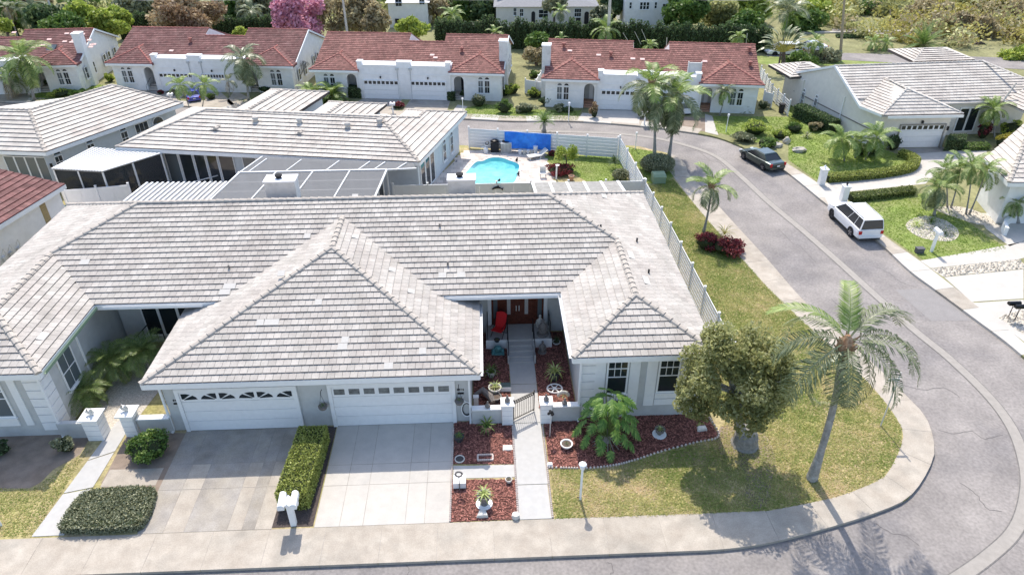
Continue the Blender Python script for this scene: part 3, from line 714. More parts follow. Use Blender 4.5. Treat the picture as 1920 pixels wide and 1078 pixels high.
def garage_door(house, F, x0, x1, z1=2.13, y=0., npan=8, fan=None, z0=.02, trim=.16, glass=None, frame=m_white):
    d = MB(F); d.box(x0, x1, y+.03, y+.06, z0, z1); gd_ = d.build('garage_door', m_white, house)
    h = (z1-z0)/4
    for k in range(4):
        s = MB(F); s.box(x0+.004, x1-.004, y-.004, y+.03, z0+k*h+.008, z0+(k+1)*h-.008); s.build('door_panel', m_white, gd_)
    zt = z0+3*h+.13; pw_ = (x1-x0)/npan
    if fan is None:
        for k in range(npan):
            a = x0+k*pw_+pw_*.14; c = x0+(k+1)*pw_-pw_*.14
            s = MB(F); s.box(a, c, y-.012, y-.004, zt, zt+.29); s.build('pane', glass or m_glass, gd_)
            if glass is None:
                s = MB(F)
                for q in (a-.02, c): s.box(q, q+.02, y-.02, y-.004, zt-.02, zt+.31)
                s.box(a, c, y-.02, y-.004, zt-.02, zt-.001); s.box(a, c, y-.02, y-.004, zt+.291, zt+.31); s.build('pane_frame', m_white, gd_)
    else:
        for k in range(npan):      # sunburst lights
            xc = x0+(k+.5)*pw_; half = pw_*.42
            # alternate left half, right half of each fan as in the photograph
            for (a0, a1) in (((.02, .30), (.36, .64), (.70, .98)) if fan == 'full' else (((.03, .24), (.30, .50)) if k % 2 == 0 else ((.50, .70), (.76, .97)))):
                if fan == 'full': cx0 = xc; R0, R1 = .05, min(half, .27)
                else: cx0 = xc+(-half if k % 2 == 0 else half)*1.0; R0, R1 = .1, half*2
                pts = [(cx0+R0*cos(pi*a0), R0*sin(pi*a0)*.55), (cx0+R1*cos(pi*a0), R1*sin(pi*a0)*.55), (cx0+R1*cos(pi*(a0+a1)/2), R1*sin(pi*(a0+a1)/2)*.55), (cx0+R1*cos(pi*a1), R1*sin(pi*a1)*.55), (cx0+R0*cos(pi*a1), R0*sin(pi*a1)*.55)]
                s = MB(F); s.poly([(a, y-.008, zt-.03+min(c, .33)) for a, c in pts]); s.build('pane', m_glass, gd_)
    t = MB(F)
    if trim:
        t.box(x0-trim, x0-.005, y-.045, y+.06, 0, z1+trim); t.box(x1+.005, x1+trim, y-.045, y+.06, 0, z1+trim); t.box(x0-.005, x1+.005, y-.045, y+.06, z1+.005, z1+trim)
        t.build('door_frame', frame, gd_)
    return gd_
def quoins(house, F, x0, x1, z0, z1, n, y=-.04, gap=.035, m=None):
    h = (z1-z0)/n
    for k in range(n):
        mb = MB(F); mb.box(x0, x1, y, -.001, z0+k*h+gap/2, z0+(k+1)*h-gap/2); mb.build('quoin', m or m_white, house)
def text_obj(body, size, loc, rot, m, parent, name='house_number', ext=.008):
    c = bpy.data.curves.new(name, 'FONT'); c.body = body; c.size = size; c.extrude = ext; c.align_x = 'CENTER'
    o = bpy.data.objects.new(name, c); COL.objects.link(o)
    dg = bpy.context.evaluated_depsgraph_get(); me = bpy.data.meshes.new_from_object(o.evaluated_get(dg)); bpy.data.objects.remove(o)
    me.name = name; me.materials.clear(); me.materials.append(m)
    T = Matrix.Translation(loc) @ Matrix.Rotation(rot[2], 4, 'Z') @ Matrix.Rotation(rot[0], 4, 'X')
    if parent is not None: T = root_matrix(parent).inverted() @ T
    me.transform(T)
    o = bpy.data.objects.new(name, me); COL.objects.link(o); o.parent = parent; return o

# ============================================================ MAIN HOUSE (front)
H = thing('duplex_house', 'large pale grey tiled duplex filling the foreground with two white garage doors', 'house', (-7, 26, 0))
WY = 22.17
w = MB(); w.F = I4
# garage block
w.box(-13.2, -.8, WY, 29, 0, 2.92)
# main body front walls
w.box(-17.6, -13.15, 28.4, 28.6, 0, 3.7); w.box(-.85, 3.7, 28.4, 28.6, 0, 3.5)
w.box(-22.75, -17.75, 22.13, 28.6, 0, 3.48); w.box(3.75, 8.75, 22.13, 28.6, 0, 3.48)
w.box(-22.75, 8.75, 28.6, 36.1, 0, 3.46)
H_wall = w.build('wall', m_wall, H)
ez, gz = 3.6, 3.0; dz = lambda w_: w_*S3
xr0, xr1 = -17.2, 3.2; yr = 32.4; zr = ez+6*S3
F_ = [
 ((-13.6, 21.6, gz), (-.4, 21.6, gz), [(-13.6, 21.6, gz), (-.4, 21.6, gz), (-7, 28.2, gz+6.6*S3)]),
 ((3.3, 21.7, ez), (9.02, 21.7, ez), [(3.3, 21.7, ez), (9.02, 21.7, ez), (6.25, 24.65, ez+2.95*S3)]),
 ((-.4, 21.6, gz), (-.4, 27, gz), [(-.4, 21.6, gz), (-.4, 27.0, gz), (-7, 31.25, gz+6.6*S3), (-7, 28.2, gz+6.6*S3)]),
 ((-13.6, 27, gz), (-13.6, 21.6, gz), [(-13.6, 27, gz), (-13.6, 21.6, gz), (-7, 28.2, gz+6.6*S3), (-7, 31.25, gz+6.6*S3)]),
 ((-17.3, 26.4, ez), (3.3, 26.4, ez), [(-17.3, 26.4, ez), (3.3, 26.4, ez), (6.25, 29.35, ez+2.95*S3), (xr1, yr, zr), (xr0, yr, zr), (-20.25, 29.35, ez+2.95*S3)]),
 ((3.3, 26.4, ez), (3.3, 21.7, ez), [(3.3, 26.4, ez), (3.3, 21.7, ez), (6.25, 24.65, ez+2.95*S3), (6.25, 29.35, ez+2.95*S3)]),
 ((9.02, 21.7, ez), (9.02, 36.9, ez), [(9.02, 21.7, ez), (9.02, 29.35, ez), (6.25, 29.35, ez+2.95*S3), (6.25, 24.65, ez+2.95*S3)]),
 ((9.02, 29.35, ez), (9.02, 36.57, ez), [(9.02, 29.35, ez), (9.02, 36.57, ez), (xr1, yr, zr), (6.25, 29.35, ez+2.95*S3)]),
 ((-17.3, 21.7, ez), (-17.3, 26.4, ez), [(-17.3, 21.7, ez), (-17.3, 26.4, ez), (-20.25, 29.35, ez+2.95*S3), (-20.25, 24.65, ez+2.95*S3)]),
 ((-23.2, 21.7, ez), (-17.3, 21.7, ez), [(-23.2, 21.7, ez), (-17.3, 21.7, ez), (-20.25, 24.65, ez+2.95*S3)]),
 ((-23.2, 36.57, ez), (-23.2, 29.35, ez), [(-23.2, 36.57, ez), (-23.2, 29.35, ez), (-20.25, 29.35, ez+2.95*S3), (xr0, yr, zr)]),
 ((-23.2, 29.35, ez), (-23.2, 21.7, ez), [(-23.2, 29.35, ez), (-23.2, 21.7, ez), (-20.25, 24.65, ez+2.95*S3), (-20.25, 29.35, ez+2.95*S3)]),
 ((9.02, 36.57, ez), (-23.2, 36.57, ez), [(9.02, 36.57, ez), (-23.2, 36.57, ez), (xr0, yr, zr), (xr1, yr, zr)]),
]
apx = ez+2.95*S3
hips = [((-13.6, 21.6, gz), (-7, 28.2, gz+2.2)), ((-.4, 21.6, gz), (-7, 28.2, gz+2.2)), ((-7, 28.2, gz+2.2), (-7, 31.2, gz+2.2)),
        ((3.3, 21.7, ez), (6.25, 24.65, apx)), ((9.02, 21.7, ez), (6.25, 24.65, apx)), ((6.25, 24.65, apx), (6.25, 29.35, apx)), ((6.25, 29.35, apx), (xr1, yr, zr)),
        ((xr0, yr, zr), (xr1, yr, zr)), ((-20.25, 29.35, apx), (xr0, yr, zr)), ((-17.3, 21.7, ez), (-20.25, 24.65, apx)), ((-20.25, 24.65, apx), (-20.25, 29.35, apx)),
        ((9.02, 36.57, ez), (xr1, yr, zr)), ((-23.2, 36.57, ez), (xr0, yr, zr)), ((-23.2, 21.7, ez), (-20.25, 24.65, apx))]
new = []
def newt(fi, lst, w_=.3, h_=.3):
    A, B, P = F_[fi]; ax = face_axes(A, B, max(P, key=lambda p: p[2]))
    for px, py, k in lst:
        u, v = on_plane(px, py, *ax); v = round(v/.33)*.33+.02; new.append((*ax, u, v, w_*k, h_))
newt(0, [(495, 612, 2), (590, 573, 1), (632, 662, 1.3), (640, 642, 1), (785, 672, 1), (480, 613, 1), (520, 520, 1), (720, 690, 1.2)])
newt(4, [(570, 447, 1), (822, 524, 1.2), (857, 524, 1.2), (418, 544, 1.8), (410, 555, 1.6), (150, 495, 1.4), (604, 456, 1), (660, 372, 1)])
newt(2, [(672, 450, 1), (745, 513, 1), (782, 554, 1), (738, 556, 1)])
newt(7, [(1075, 392, 2.2), (1140, 375, 1.6)]); newt(6, [(1190, 488, 2.2), (1215, 535, 2.2)])
newt(8, [(80, 640, 1.6)])
make_roof(H, F_, hips, m_tile1, m_tile, m_cap, 295, th=.05, single_faces=(0,), cap_single=True, new=new)
# fascias, gutters, soffits
def fascia(pts, z, h=.2, th=.03, parent=H, name='fascia', m=m_white, zoff=-.06):
    mb = MB()
    for (a, b2) in zip(pts[:-1], pts[1:]):
        a = Vector((*a, 0)); b2 = Vector((*b2, 0)); d = (b2-a).normalized(); nn = Vector((d.y, -d.x, 0))
        q = [a-d*.0, b2, b2+nn*th, a+nn*th]
        mb.prism([xy(p) for p in q], z+zoff-h, z+zoff+.055, bottom=True)
    return mb.build(name, m, parent)
fascia([(-13.6, 27), (-13.6, 21.6), (-.4, 21.6), (-.4, 27)], gz)
fascia([(3.3, 26.37), (3.3, 21.7), (9.02, 21.7), (9.02, 36.6)], ez)
fascia([(-23.2, 36.6), (-23.2, 21.7), (-17.3, 21.7), (-17.3, 26.37)], ez)
fascia([(-17.27, 26.4), (-12, 26.4)], ez); fascia([(-2.3, 26.4), (3.27, 26.4)], ez)
def gutter(a, b2, z, parent=H, m=m_white):
    a = Vector((*a, z)); b2 = Vector((*b2, z)); d = (b2-a).normalized(); nn = Vector((d.y, -d.x, 0)); mb = MB()
    for o0, o1, z0, z1 in ((.035, .13, -.17, -.155), (.125, .14, -.17, -.03)):
        mb.prism([xy(a+nn*o0), xy(b2+nn*o0), xy(b2+nn*o1), xy(a+nn*o1)], z+z0, z+z1, bottom=True)
    mb.build('gutter', m, parent)
gutter((-2.1, 26.4), (3.15, 26.4), ez); gutter((3.3, 26.2), (3.3, 21.9), ez); gutter((-.4, 21.7), (-.4, 26.8), gz); gutter((-17.3, 21.9), (-17.3, 26.3), ez, m=m_elec); gutter((-16.9, 26.4), (-12.6, 26.4), ez)
sf = MB()
sf.box(-13.58, -.42, 21.62, 22.6, 2.76, 2.78); sf.box(-.8, -.42, 22.6, 27, 2.76, 2.78); sf.box(-13.58, -13.2, 22.6, 27, 2.76, 2.78)
sf.box(3.32, 9.18, 21.72, 22.2, 3.36, 3.38); sf.box(3.32, 3.75, 22.2, 28.4, 3.36, 3.38); sf.box(8.75, 9.18, 22.2, 36.5, 3.36, 3.38)
sf.box(-.4, 3.3, 26.42, 28.4, 3.34, 3.36); sf.box(-17.3, -13.2, 26.42, 28.4, 3.34, 3.36); sf.box(-23.18, -17.32, 21.72, 22.2, 3.36, 3.38); sf.box(-17.75, -17.32, 22.2, 28.4, 3.36, 3.38)
sf.build('soffit', m_white, H)
# garage fronts
FG = frame(0, WY, 0)
gb = MB(FG); gb.box(-13.2, -.8, -.05, -.001, 2.42, 2.74); gb.build('header_band', m_white, H)
garage_door(H, FG, -12.55, -8.0, 2.13, y=-.07, npan=6, fan='half')
garage_door(H, FG, -6.45, -1.6, 2.15, y=-.07, npan=8, glass=mat('dusty_garage_glass', (.16, .165, .16), .3, .35, 3))
text_obj('8418', .13, (-13.05+.28, WY-.02, 1.62), (pi/2, 0, 0), m_black, H); text_obj('8416', .15, (-1.22, WY-.02, 1.72), (pi/2, 0, 0), m_black, H)
for x, z in ((-12.77, 1.5), (-1.22, 1.58)):
    mb = MB(); mb.box(x-.13, x+.13, WY-.05, WY-.001, z-.035, z+.025); mb.build('name_plate', m_black, H)
for x, z in ((-10.3, 2.56), (-4.0, 2.58)):
    mb = MB(); mb.box(x-.1, x+.1, WY-.16, WY-.052, z-.04, z+.04); mb.ball((x-.07, WY-.2, z-.03), .05); mb.ball((x+.07, WY-.2, z-.03), .05); mb.build('floodlight', m_alu, H)
# downspouts
for x, y, z in ((-.86, WY-.03, 2.75), (3.68, 22.05, 3.35), (-17.66, 22.0, 3.35), (-13.25, WY-.03, 2.75)):
    mb = MB(); mb.box(x-.04, x+.04, y-.08, y, .1, z); mb.box(x-.04, x+.04, y-.2, y-.08, .04, .12); mb.build('downspout', m_white, H)
# right bay front
FB = frame(0, 22.13, 0)
quoins(H, FB, 3.75, 4.42, .35, 3.3, 7)
Fq = frame(3.75, 22.13, -pi/2)
b = MB(FB); b.box(3.76, 8.74, -.03, -.001, 3.2, 3.4); b.build('frieze', m_white, H)
for xc in (5.22, 7.35):
    wf = window(H, FB, xc-.38, xc+.38, 1.40, 3.08, -.01, 3, (.5, .76), fr=.07)
    for s in (-1, 1):
        for k in (0,):
            mb = MB(FB); x0 = xc+s*.50 if s > 0 else xc-.50-.42; mb.box(x0, x0+.42, -.045, -.001, .62, 3.14); mb.build('shutter', m_white, H)
    mb = MB(FB); mb.box(xc-.46, xc+.46, -.04, -.001, 1.0, 1.24); mb.build('window_apron', m_white, H)
    mb = MB(FB); mb.box(xc-.46, xc+.46, -.04, -.001, .64, .96); mb.build('window_apron', m_white, H)
# left bay front: window with blinds, shutter and quoin corner returning round the corner
quoins(H, FB, -18.42, -17.75, .3, 3.3, 7)
FE = frame(-17.75, 22.13, pi/2)      # east face of the left bay: x runs back along +y, -y side points to +X
quoins(H, FE, 0.0, .62, .3, 3.3, 7)
window(H, FB, -20.35, -19.35, 1.15, 3.0, -.01, 4, (.5, .7), fr=.07, m_g=m_glass2)
mb = MB(FB); mb.box(-19.02, -18.72, -.045, -.001, .62, 3.14); mb.build('shutter', m_white, H)
mb = MB(FB); mb.box(-20.4, -19.3, -.04, -.001, .6, .98); mb.build('window_apron', m_white, H)
window(H, FE, 1.3, 2.3, 1.3, 2.9, -.01, 2, (.5,), m_g=m_glass2)
mb = MB(FE); mb.box(2.9, 2.98, -.06, -.001, .05, 3.3); mb.build('conduit', m_white, H)
# left entrance: white framed sliding doors
FD = frame(0, 28.4, 0)
xs = [-16.55, -15.75, -14.85, -13.95, -13.2]
for i in range(4): window(H, FD, xs[i]+.06, xs[i+1]-.06, .5, 2.75, -.02, 1, (), fr=.055, name='glass_door', sill=False)
# entry: carved double doors in white surround
mb = MB(FD); mb.box(-.02, .16, -.06, -.001, .5, 2.95); mb.box(2.72, 2.9, -.06, -.001, .5, 2.95); mb.box(.16, 2.72, -.06, -.001, 2.78, 2.95)
dr = mb.build('door_surround', m_white, H)
mb = MB(FD); mb.box(.16, 2.72, -.02, -.002, .5, 2.78); mb.build('door_backing', m_wood, dr)
for x0, x1, kind in ((.18, .54, 's'), (.60, 1.42, 'd'), (1.46, 2.28, 'd'), (2.34, 2.70, 's')):
    mb = MB(FD); mb.box(x0, x1, -.05, -.021, .52, 2.74); dl = mb.build('door_leaf' if kind == 'd' else 'sidelight', m_wood, dr)
    xc = (x0+x1)/2; hw = .085 if kind == 'd' else .10
    mb = MB(FD); pts = arch_pts(xc, 2.5, hw, 8)+[(xc-hw, 1.12 if kind == 'd' else .9), (xc+hw, 1.12 if kind == 'd' else .9)]
    mb.poly([(x, -.056, z) for x, z in pts]); mb.build('pane', m_leaded if kind == 'd' else m_glass2, dl)
    if kind == 'd':
        for q in (x0+.12, x1-.12):
            mb = MB(FD); mb.box(q-.06, q+.06, -.062, -.051, 1.15, 2.5); mb.build('raised_panel', m_wood, dl)
        for q in (x0+.14, xc, x1-.14):
            for zz in (.66, .88):
                mb = MB(FD); mb.box(q-.08, q+.08, -.062, -.051, zz, zz+.13); mb.build('raised_panel', m_wood, dl)
        hx = 1.37 if x0 < 1 else 1.51
        mb = MB(FD); mb.tube([(hx, -.09, 1.35), (hx, -.11, 1.5), (hx, -.09, 1.65)], .02, 6); mb.build('handle', m_alu, dl)
# porch platform and steps
mb = MB(); mb.box(-.12, 3.02, 27.1, 28.38, 0, .5); pf = mb.build('porch', m_walk, H)
mb = MB(); mb.box(-.14, .88, 27.06, 27.099, 0, .52); mb.box(2.14, 3.04, 27.06, 27.099, 0, .52); mb.build('porch_riser', m_whitewall, pf)
for k in range(4):
    mb = MB(); mb.box(.95, 2.09, 27.1-.3*(k+1), 27.098-.3*k, 0, .4-.1*k); mb.build('step', m_walk, pf)
for x in (.86, 2.1):
    mb = MB(); mb.prism([(x, 25.85), (x+.08, 25.85), (x+.08, 27.05), (x, 27.05)], 0, .46); mb.build('step_curb', m_walk, pf)
# roof plumbing vents
for i, (fi, px, py) in enumerate(((4, 825, 427), (4, 840, 499), (4, 430, 505), (6, 1194, 454), (6, 1216, 513), (7, 1126, 429))):
    A, B, P = F_[fi]; A, U, Vd, N = face_axes(A, B, max(P, key=lambda p: p[2])); u, v = on_plane(px, py, A, U, Vd, N); p = A+U*u+Vd*v
    mb = MB(); mb.tube([p, p+Vector((0, 0, .22))], .045, 8); mb.build('roof_vent', m_dark if i > 2 else m_statue, H)
# chimneys behind the ridge
def chimney(parent, c, sx, sy, z0, z1, m=m_chim, cap=True, loose=True, label=None):
    x, y = c
    mb = MB(); mb.box(x-sx/2, x+sx/2, y-sy/2, y+sy/2, z0, z1); ch = mb.build('chimney', m, parent, label=label)
    mb = MB(); mb.box(x-sx/2-.05, x+sx/2+.05, y-sy/2-.05, y+sy/2+.05, z1, z1+.09); mb.build('chimney_cap', m_white, ch)
    if cap: mb = MB(); mb.lathe([(.16, 0), (.16, .12), (.22, .13), (.22, .2), (.05, .26)], (x-.1, y, z1+.09), 10); mb.build('flue', m_dark, ch)
c0 = G(504, 372, 4.4)
chimney(H, (-11.6, 37.6), 1.7, .9, 0, 4.42); chimney(H, (-1.33, 37.4), 1.55, .8, 0, 4.36)
# rear flat metal patio roof on the right
def pan_roof(name, corners, ribs, m, mr, parent, th=.07, axis=0, rw=.05, rh=.05):
    A, B, C, D = [Vector(p) for p in corners]       # A-B front, D-C rear
    mb = MB(); mb.slab([A, B, C, D], th); r = mb.build(name, m, parent)
    for i in range(ribs+1):
        t = i/ribs
        if axis == 0: p, q = A.lerp(B, t), D.lerp(C, t)
        else: p, q = A.lerp(D, t), B.lerp(C, t)
        d = (q-p).normalized(); s = Vector((0, 0, 1)).cross(d).normalized()*rw; up = Vector((0, 0, rh))
        mb = MB(); vs = [p-s, q-s, q+s, p+s]; vs = [v+Vector((0, 0, .001)) for v in vs]+[v+up for v in vs]
        mb.add([tuple(v) for v in vs], [(4, 5, 6, 7), (0, 1, 5, 4), (1, 2, 6, 5), (2, 3, 7, 6), (3, 0, 4, 7)]); mb.build('rib', mr, r)
    return r
pt = thing('patio_cover', 'flat panelled patio roof at the back corner between the grey roof and the planted yard', 'patio roof', (5.5, 38, 0))
pan_roof('roof_panel', [(2.95, 36.7, 3.5), (8.1, 36.7, 3.5), (8.0, 38.9, 3.3), (2.85, 38.9, 3.3)], 5, mat('pan_roof_grey', (.25, .24, .22), .7, .15, 2, stains=(2.5, .5, (.36, .35, .33), 4)), m_alu, pt, rw=.08, rh=.03)
for x in (3, 7.9): mb = MB(); mb.box(x-.05, x+.05, 38.7, 38.8, 0, 3.25); mb.build('post', m_alu, pt)
pt = thing('patio_cover', 'white ribbed metal patio roof behind the left end of the grey ridge', 'patio roof', (-18.5, 39, 0))
pan_roof('roof_panel', [(-21.0, 36.7, 3.1), (-16.3, 36.7, 3.1), (-16.0, 41.0, 2.8), (-20.85, 41.1, 2.8)], 15, m_pan, m_alu, pt, rw=.06, rh=.08)
for x in (-20.8, -18.5, -16.2): mb = MB(); mb.box(x-.05, x+.05, 40.9, 41.0, 0, 2.74); mb.build('post', m_alu, pt)
# screened pool cage behind the ridge
cg = thing('screen_cage', 'grey screened pool cage with white frame behind the chimney', 'screen enclosure', (-11, 40, 0))
zc = 3.15
def bar(a, b2, w_=.06, name='frame_bar', parent=None, m=m_alu, h=None):
    a = Vector(a); b2 = Vector(b2); d = (b2-a).normalized(); s = d.cross(Vector((0, 0, 1)))
    s = (s.normalized() if s.length > .01 else Vector((1, 0, 0)))*w_/2; u = s.cross(d).normalized()*(h or w_)/2
    mb = MB(); vs = [a-s-u, a+s-u, a+s+u, a-s+u, b2-s-u, b2+s-u, b2+s+u, b2-s+u]
    mb.add([tuple(v) for v in vs], [(0, 3, 2, 1), (4, 5, 6, 7), (0, 1, 5, 4), (1, 2, 6, 5), (2, 3, 7, 6), (3, 0, 4, 7)]); return mb.build(name, m, parent)
C = {}
yf, yb, xl, xr = 37.2, 41.6, -16.05, -6.15
for nm, pts in (('near', [(-16.0, yf, zc), (-6.45, yf, zc), (xr, yb, zc), (-15.3, yb, zc)]), ('far', [(-15.25, yb+.05, zc), (xr, yb+.05, zc), (-4.35, 41.8, 3.1), (-4.6, 43.0, 3.0), (-14.6, 44.4, 3.05)])):
    mb = MB(); mb.slab([Vector(p) for p in pts], .008); mb.build('screen_panel', m_screen, cg)
bar((-15.4, yb, zc), (xr+.02, yb, zc), .12, parent=cg); bar((-16.0, yf, zc), (-15.3, yb, zc), .1, parent=cg); bar((-6.45, yf, zc), (xr, yb, zc), .1, parent=cg)
for i in range(1, 4): t = i/4; bar(Vector((-16, yf, zc+.02)).lerp(Vector((-6.45, yf, zc+.02)), t), Vector((-15.3, yb, zc+.02)).lerp(Vector((xr, yb, zc+.02)), t), .07, parent=cg)
for t in (.38, .68): bar((-16.0+.7*t, yf+4.4*t, zc-.03), (-6.45+.3*t, yf+4.4*t, zc-.03), .05, parent=cg)
for x in (-14.8, -12.5, -10, -8, -7, -5.6): bar((x, yb, zc), (x+.6, 43.95-(x+14.8)*.12, zc-.06), .06, parent=cg)
bar((-15.3, yb, zc), (-14.6, 44.4, 3.06), .08, parent=cg); bar((xr, yb, zc), (-4.3, 41.8, 3.12), .08, parent=cg)
for y in (37.3, 38.7, 40.2, 41.55): bar((-6.45+.3*(y-37.2)/4.4, y, 0), (-6.45+.3*(y-37.2)/4.4, y, zc), .07, parent=cg)
mb = MB(); mb.box(-6.42, -6.40, 37.3, 41.5, 0, 3.1); mb.build('screen_panel', m_screend, cg)
for x in (-15.2, -12.7, -10.2, -7.7, xr): bar((x, yb, 0), (x, yb, zc), .07, parent=cg)
sheet('cage_floor', [(-16, 36.5), (-6.3, 36.5), (-4.3, 45.5), (-22, 49), (-22, 41)], m_paver, .01)
# ============================================================ SECOND ROW: pale roofed neighbour (H2) with rear wings
A2 = G(786, 305, 3.0); ang2 = R(-10.0); 
H2 = thing('pale_house', 'pale striped tile roofed house behind the screen cage with blue-grey side wall', 'house', (A2.x, A2.y, 0), ang2)
F2 = Matrix.Translation((A2.x, A2.y, 0)) @ Matrix.Rotation(ang2, 4, 'Z') @ Matrix(((1, .126, 0, 0), (0, 1, 0, 0), (0, 0, 1, 0), (0, 0, 0, 1)))
def W2(p, F): return F @ Vector(p)
def hipfaces(F, x0, x1, y0, y1, z, s=S3, ends=(1, 1, 1, 1)):
    """hip roof over a rectangle in a local frame; ridge along the longer side. returns faces, hips (world)"""
    wx, wy = x1-x0, y1-y0; fs = []; hp = []
    T = lambda *p: W2(p, F)
    if wx >= wy:
        h = wy/2; zt = z+h*s; a, b2 = (x0+h, y0+h, zt), (x1-h, y0+h, zt)
        if not ends[3]: a = (x0, y0+h, zt)
        if not ends[1]: b2 = (x1, y0+h, zt)
        fs.append(((x0, y0, z), (x1, y0, z), [(x0, y0, z), (x1, y0, z), b2, a]))
        if ends[1]: fs.append(((x1, y0, z), (x1, y1, z), [(x1, y0, z), (x1, y1, z), b2]))
        fs.append(((x1, y1, z), (x0, y1, z), [(x1, y1, z), (x0, y1, z), a, b2]))
        if ends[3]: fs.append(((x0, y1, z), (x0, y0, z), [(x0, y1, z), (x0, y0, z), a]))
        hp = [(a, b2)]+([((x1, y0, z), b2), ((x1, y1, z), b2)] if ends[1] else [])+([((x0, y0, z), a), ((x0, y1, z), a)] if ends[3] else [])
    else:
        h = wx/2; zt = z+h*s; a, b2 = (x0+h, y0+h, zt), (x0+h, y1-h, zt)
        if not ends[0]: a = (x0+h, y0, zt)
        if not ends[2]: b2 = (x0+h, y1, zt)
        if ends[0]: fs.append(((x0, y0, z), (x1, y0, z), [(x0, y0, z), (x1, y0, z), a]))
        fs.append(((x1, y0, z), (x1, y1, z), [(x1, y0, z), (x1, y1, z), b2, a]))
        if ends[2]: fs.append(((x1, y1, z), (x0, y1, z), [(x1, y1, z), (x0, y1, z), b2]))
        fs.append(((x0, y1, z), (x0, y0, z), [(x0, y1, z), (x0, y0, z), a, b2]))
        hp = [(a, b2)]+([((x0, y0, z), a), ((x1, y0, z), a)] if ends[0] else [])+([((x0, y1, z), b2), ((x1, y1, z), b2)] if ends[2] else [])
    return [(T(*A), T(*B), [T(*p) for p in P]) for A, B, P in fs], [(T(*a), T(*b2)) for a, b2 in hp]
ez2 = 3.0
fa, ha = hipfaces(F2, -21.2, 0, 0, 8.4, ez2)
# east face is carried on by the right wing: replace the triangular end by the wing
T2 = lambda *p: F2 @ Vector(p)
zt2 = ez2+4.2*S3
wing_w = 4.6
fa = [fa[0], fa[2], fa[3]]
wr_z = ez2+wing_w/2*S3
fa.append((T2(0, 0, ez2), T2(0, 9.9, ez2), [T2(0, 0, ez2), T2(0, 9.9, ez2), T2(-wing_w/2, 9.9-wing_w/2, wr_z), T2(-wing_w/2, wing_w/2+1.4, wr_z+.0), T2(-4.2, 4.2, zt2)][:4]))
fa.append((T2(0, 0, ez2), T2(0, 9.9, ez2), [T2(0, 0, ez2), T2(-2.3, 6.1, wr_z), T2(-4.2, 4.2, zt2)]))
fa.append((T2(0, 9.9, ez2), T2(-wing_w, 9.9, ez2), [T2(0, 9.9, ez2), T2(-wing_w, 9.9, ez2), T2(-wing_w/2, 9.9-wing_w/2, wr_z)]))
fa.append((T2(-wing_w, 9.9, ez2), T2(-wing_w, 5, ez2), [T2(-wing_w, 9.9, ez2), T2(-wing_w, 4.5, ez2), T2(-wing_w/2, 4.5, wr_z), T2(-wing_w/2, 9.9-wing_w/2, wr_z)]))
ha = [ha[0], (T2(0, 0, ez2), T2(-4.2, 4.2, zt2)), (T2(-21.2, 0, ez2), T2(-17, 4.2, zt2)), (T2(-2.3, 6.1, wr_z), T2(-2.3, 7.6, wr_z)), (T2(-4.2, 4.2, zt2), T2(-2.3, 6.1, wr_z)), (T2(0, 9.9, ez2), T2(-2.3, 7.6, wr_z)), (T2(-4.6, 9.9, ez2), T2(-2.3, 7.6, wr_z))]
for x0, x1, y1 in ((-11.4, -6.7, 11.0), (-17.6, -12.6, 13.4)):
    f3, h3 = hipfaces(F2, x0, x1, 2.0, y1, ez2, ends=(0, 1, 1, 1)); fa += f3; ha += h3
make_roof(H2, fa, ha, m_tile1, m_tileB, m_cap, 0, expo=.42, wid=.34, th=.065, under=m_tileunder)
mb = MB(F2); mb.box(-20.7, -.5, .9, 8.0, 0, 2.95); mb.box(-4.2, -.5, 8.0, 9.4, 0, 2.9); mb.box(-11, -7.1, 8, 10.5, 0, 2.9); mb.box(-17.2, -13, 8, 12.9, 0, 2.9); mb.build('wall', mat('blue_grey_stucco', (.56, .60, .62), .9, .05, 1.5, .2, 50), H2)
P2 = [T2(-21.2, 0, 0), T2(0, 0, 0), T2(0, 9.9, 0)]
fascia([xy(p) for p in P2], ez2, parent=H2)
FS = F2 @ Matrix.Translation((0, .9, 0))
x = -18.5
for k in range(14):
    w_ = (1.0, 1.0, .85, .8, 1.1, 1.0, .9, 1.0)[k % 8]
    if k in (5, 9): x += .55
    window(H2, FS, x+.05, x+w_-.05, .12, 2.55, -.02, 1, (), m_g=m_glass if k % 5 else m_glass2, name='glass_door', sill=False); x += w_+.08
    if x > -2.2: break
FS2 = F2 @ Matrix.Translation((-.5, 0, 0)) @ Matrix.Rotation(pi/2, 4, 'Z')
for a, c, z0, z1 in ((1.3, 2.0, .2, 2.4), (2.2, 2.9, .2, 2.4), (3.1, 3.8, .2, 2.4)): window(H2, FS2, a, c, z0, z1, -.02, 1, (), name='glass_door', sill=False)
for a in (6.0, 7.6): arch_window(H2, FS2, a, .7, 1.9, .55, -.02, m_glass)
mb = MB(); 
for px, py in ((562, 231), (652, 240), (480, 229), (712, 233)):
    A, B, P = fa[0]; ax = face_axes(A, B, max(P, key=lambda p: p[2])); u, v = on_plane(px, py, *ax); p = ax[0]+ax[1]*u+ax[2]*v
    mb = MB(); mb.lathe([(.16, 0), (.16, .2), (.22, .22), (.18, .36), (.05, .42)], p, 10); mb.build('roof_vent', m_tileB, H2)
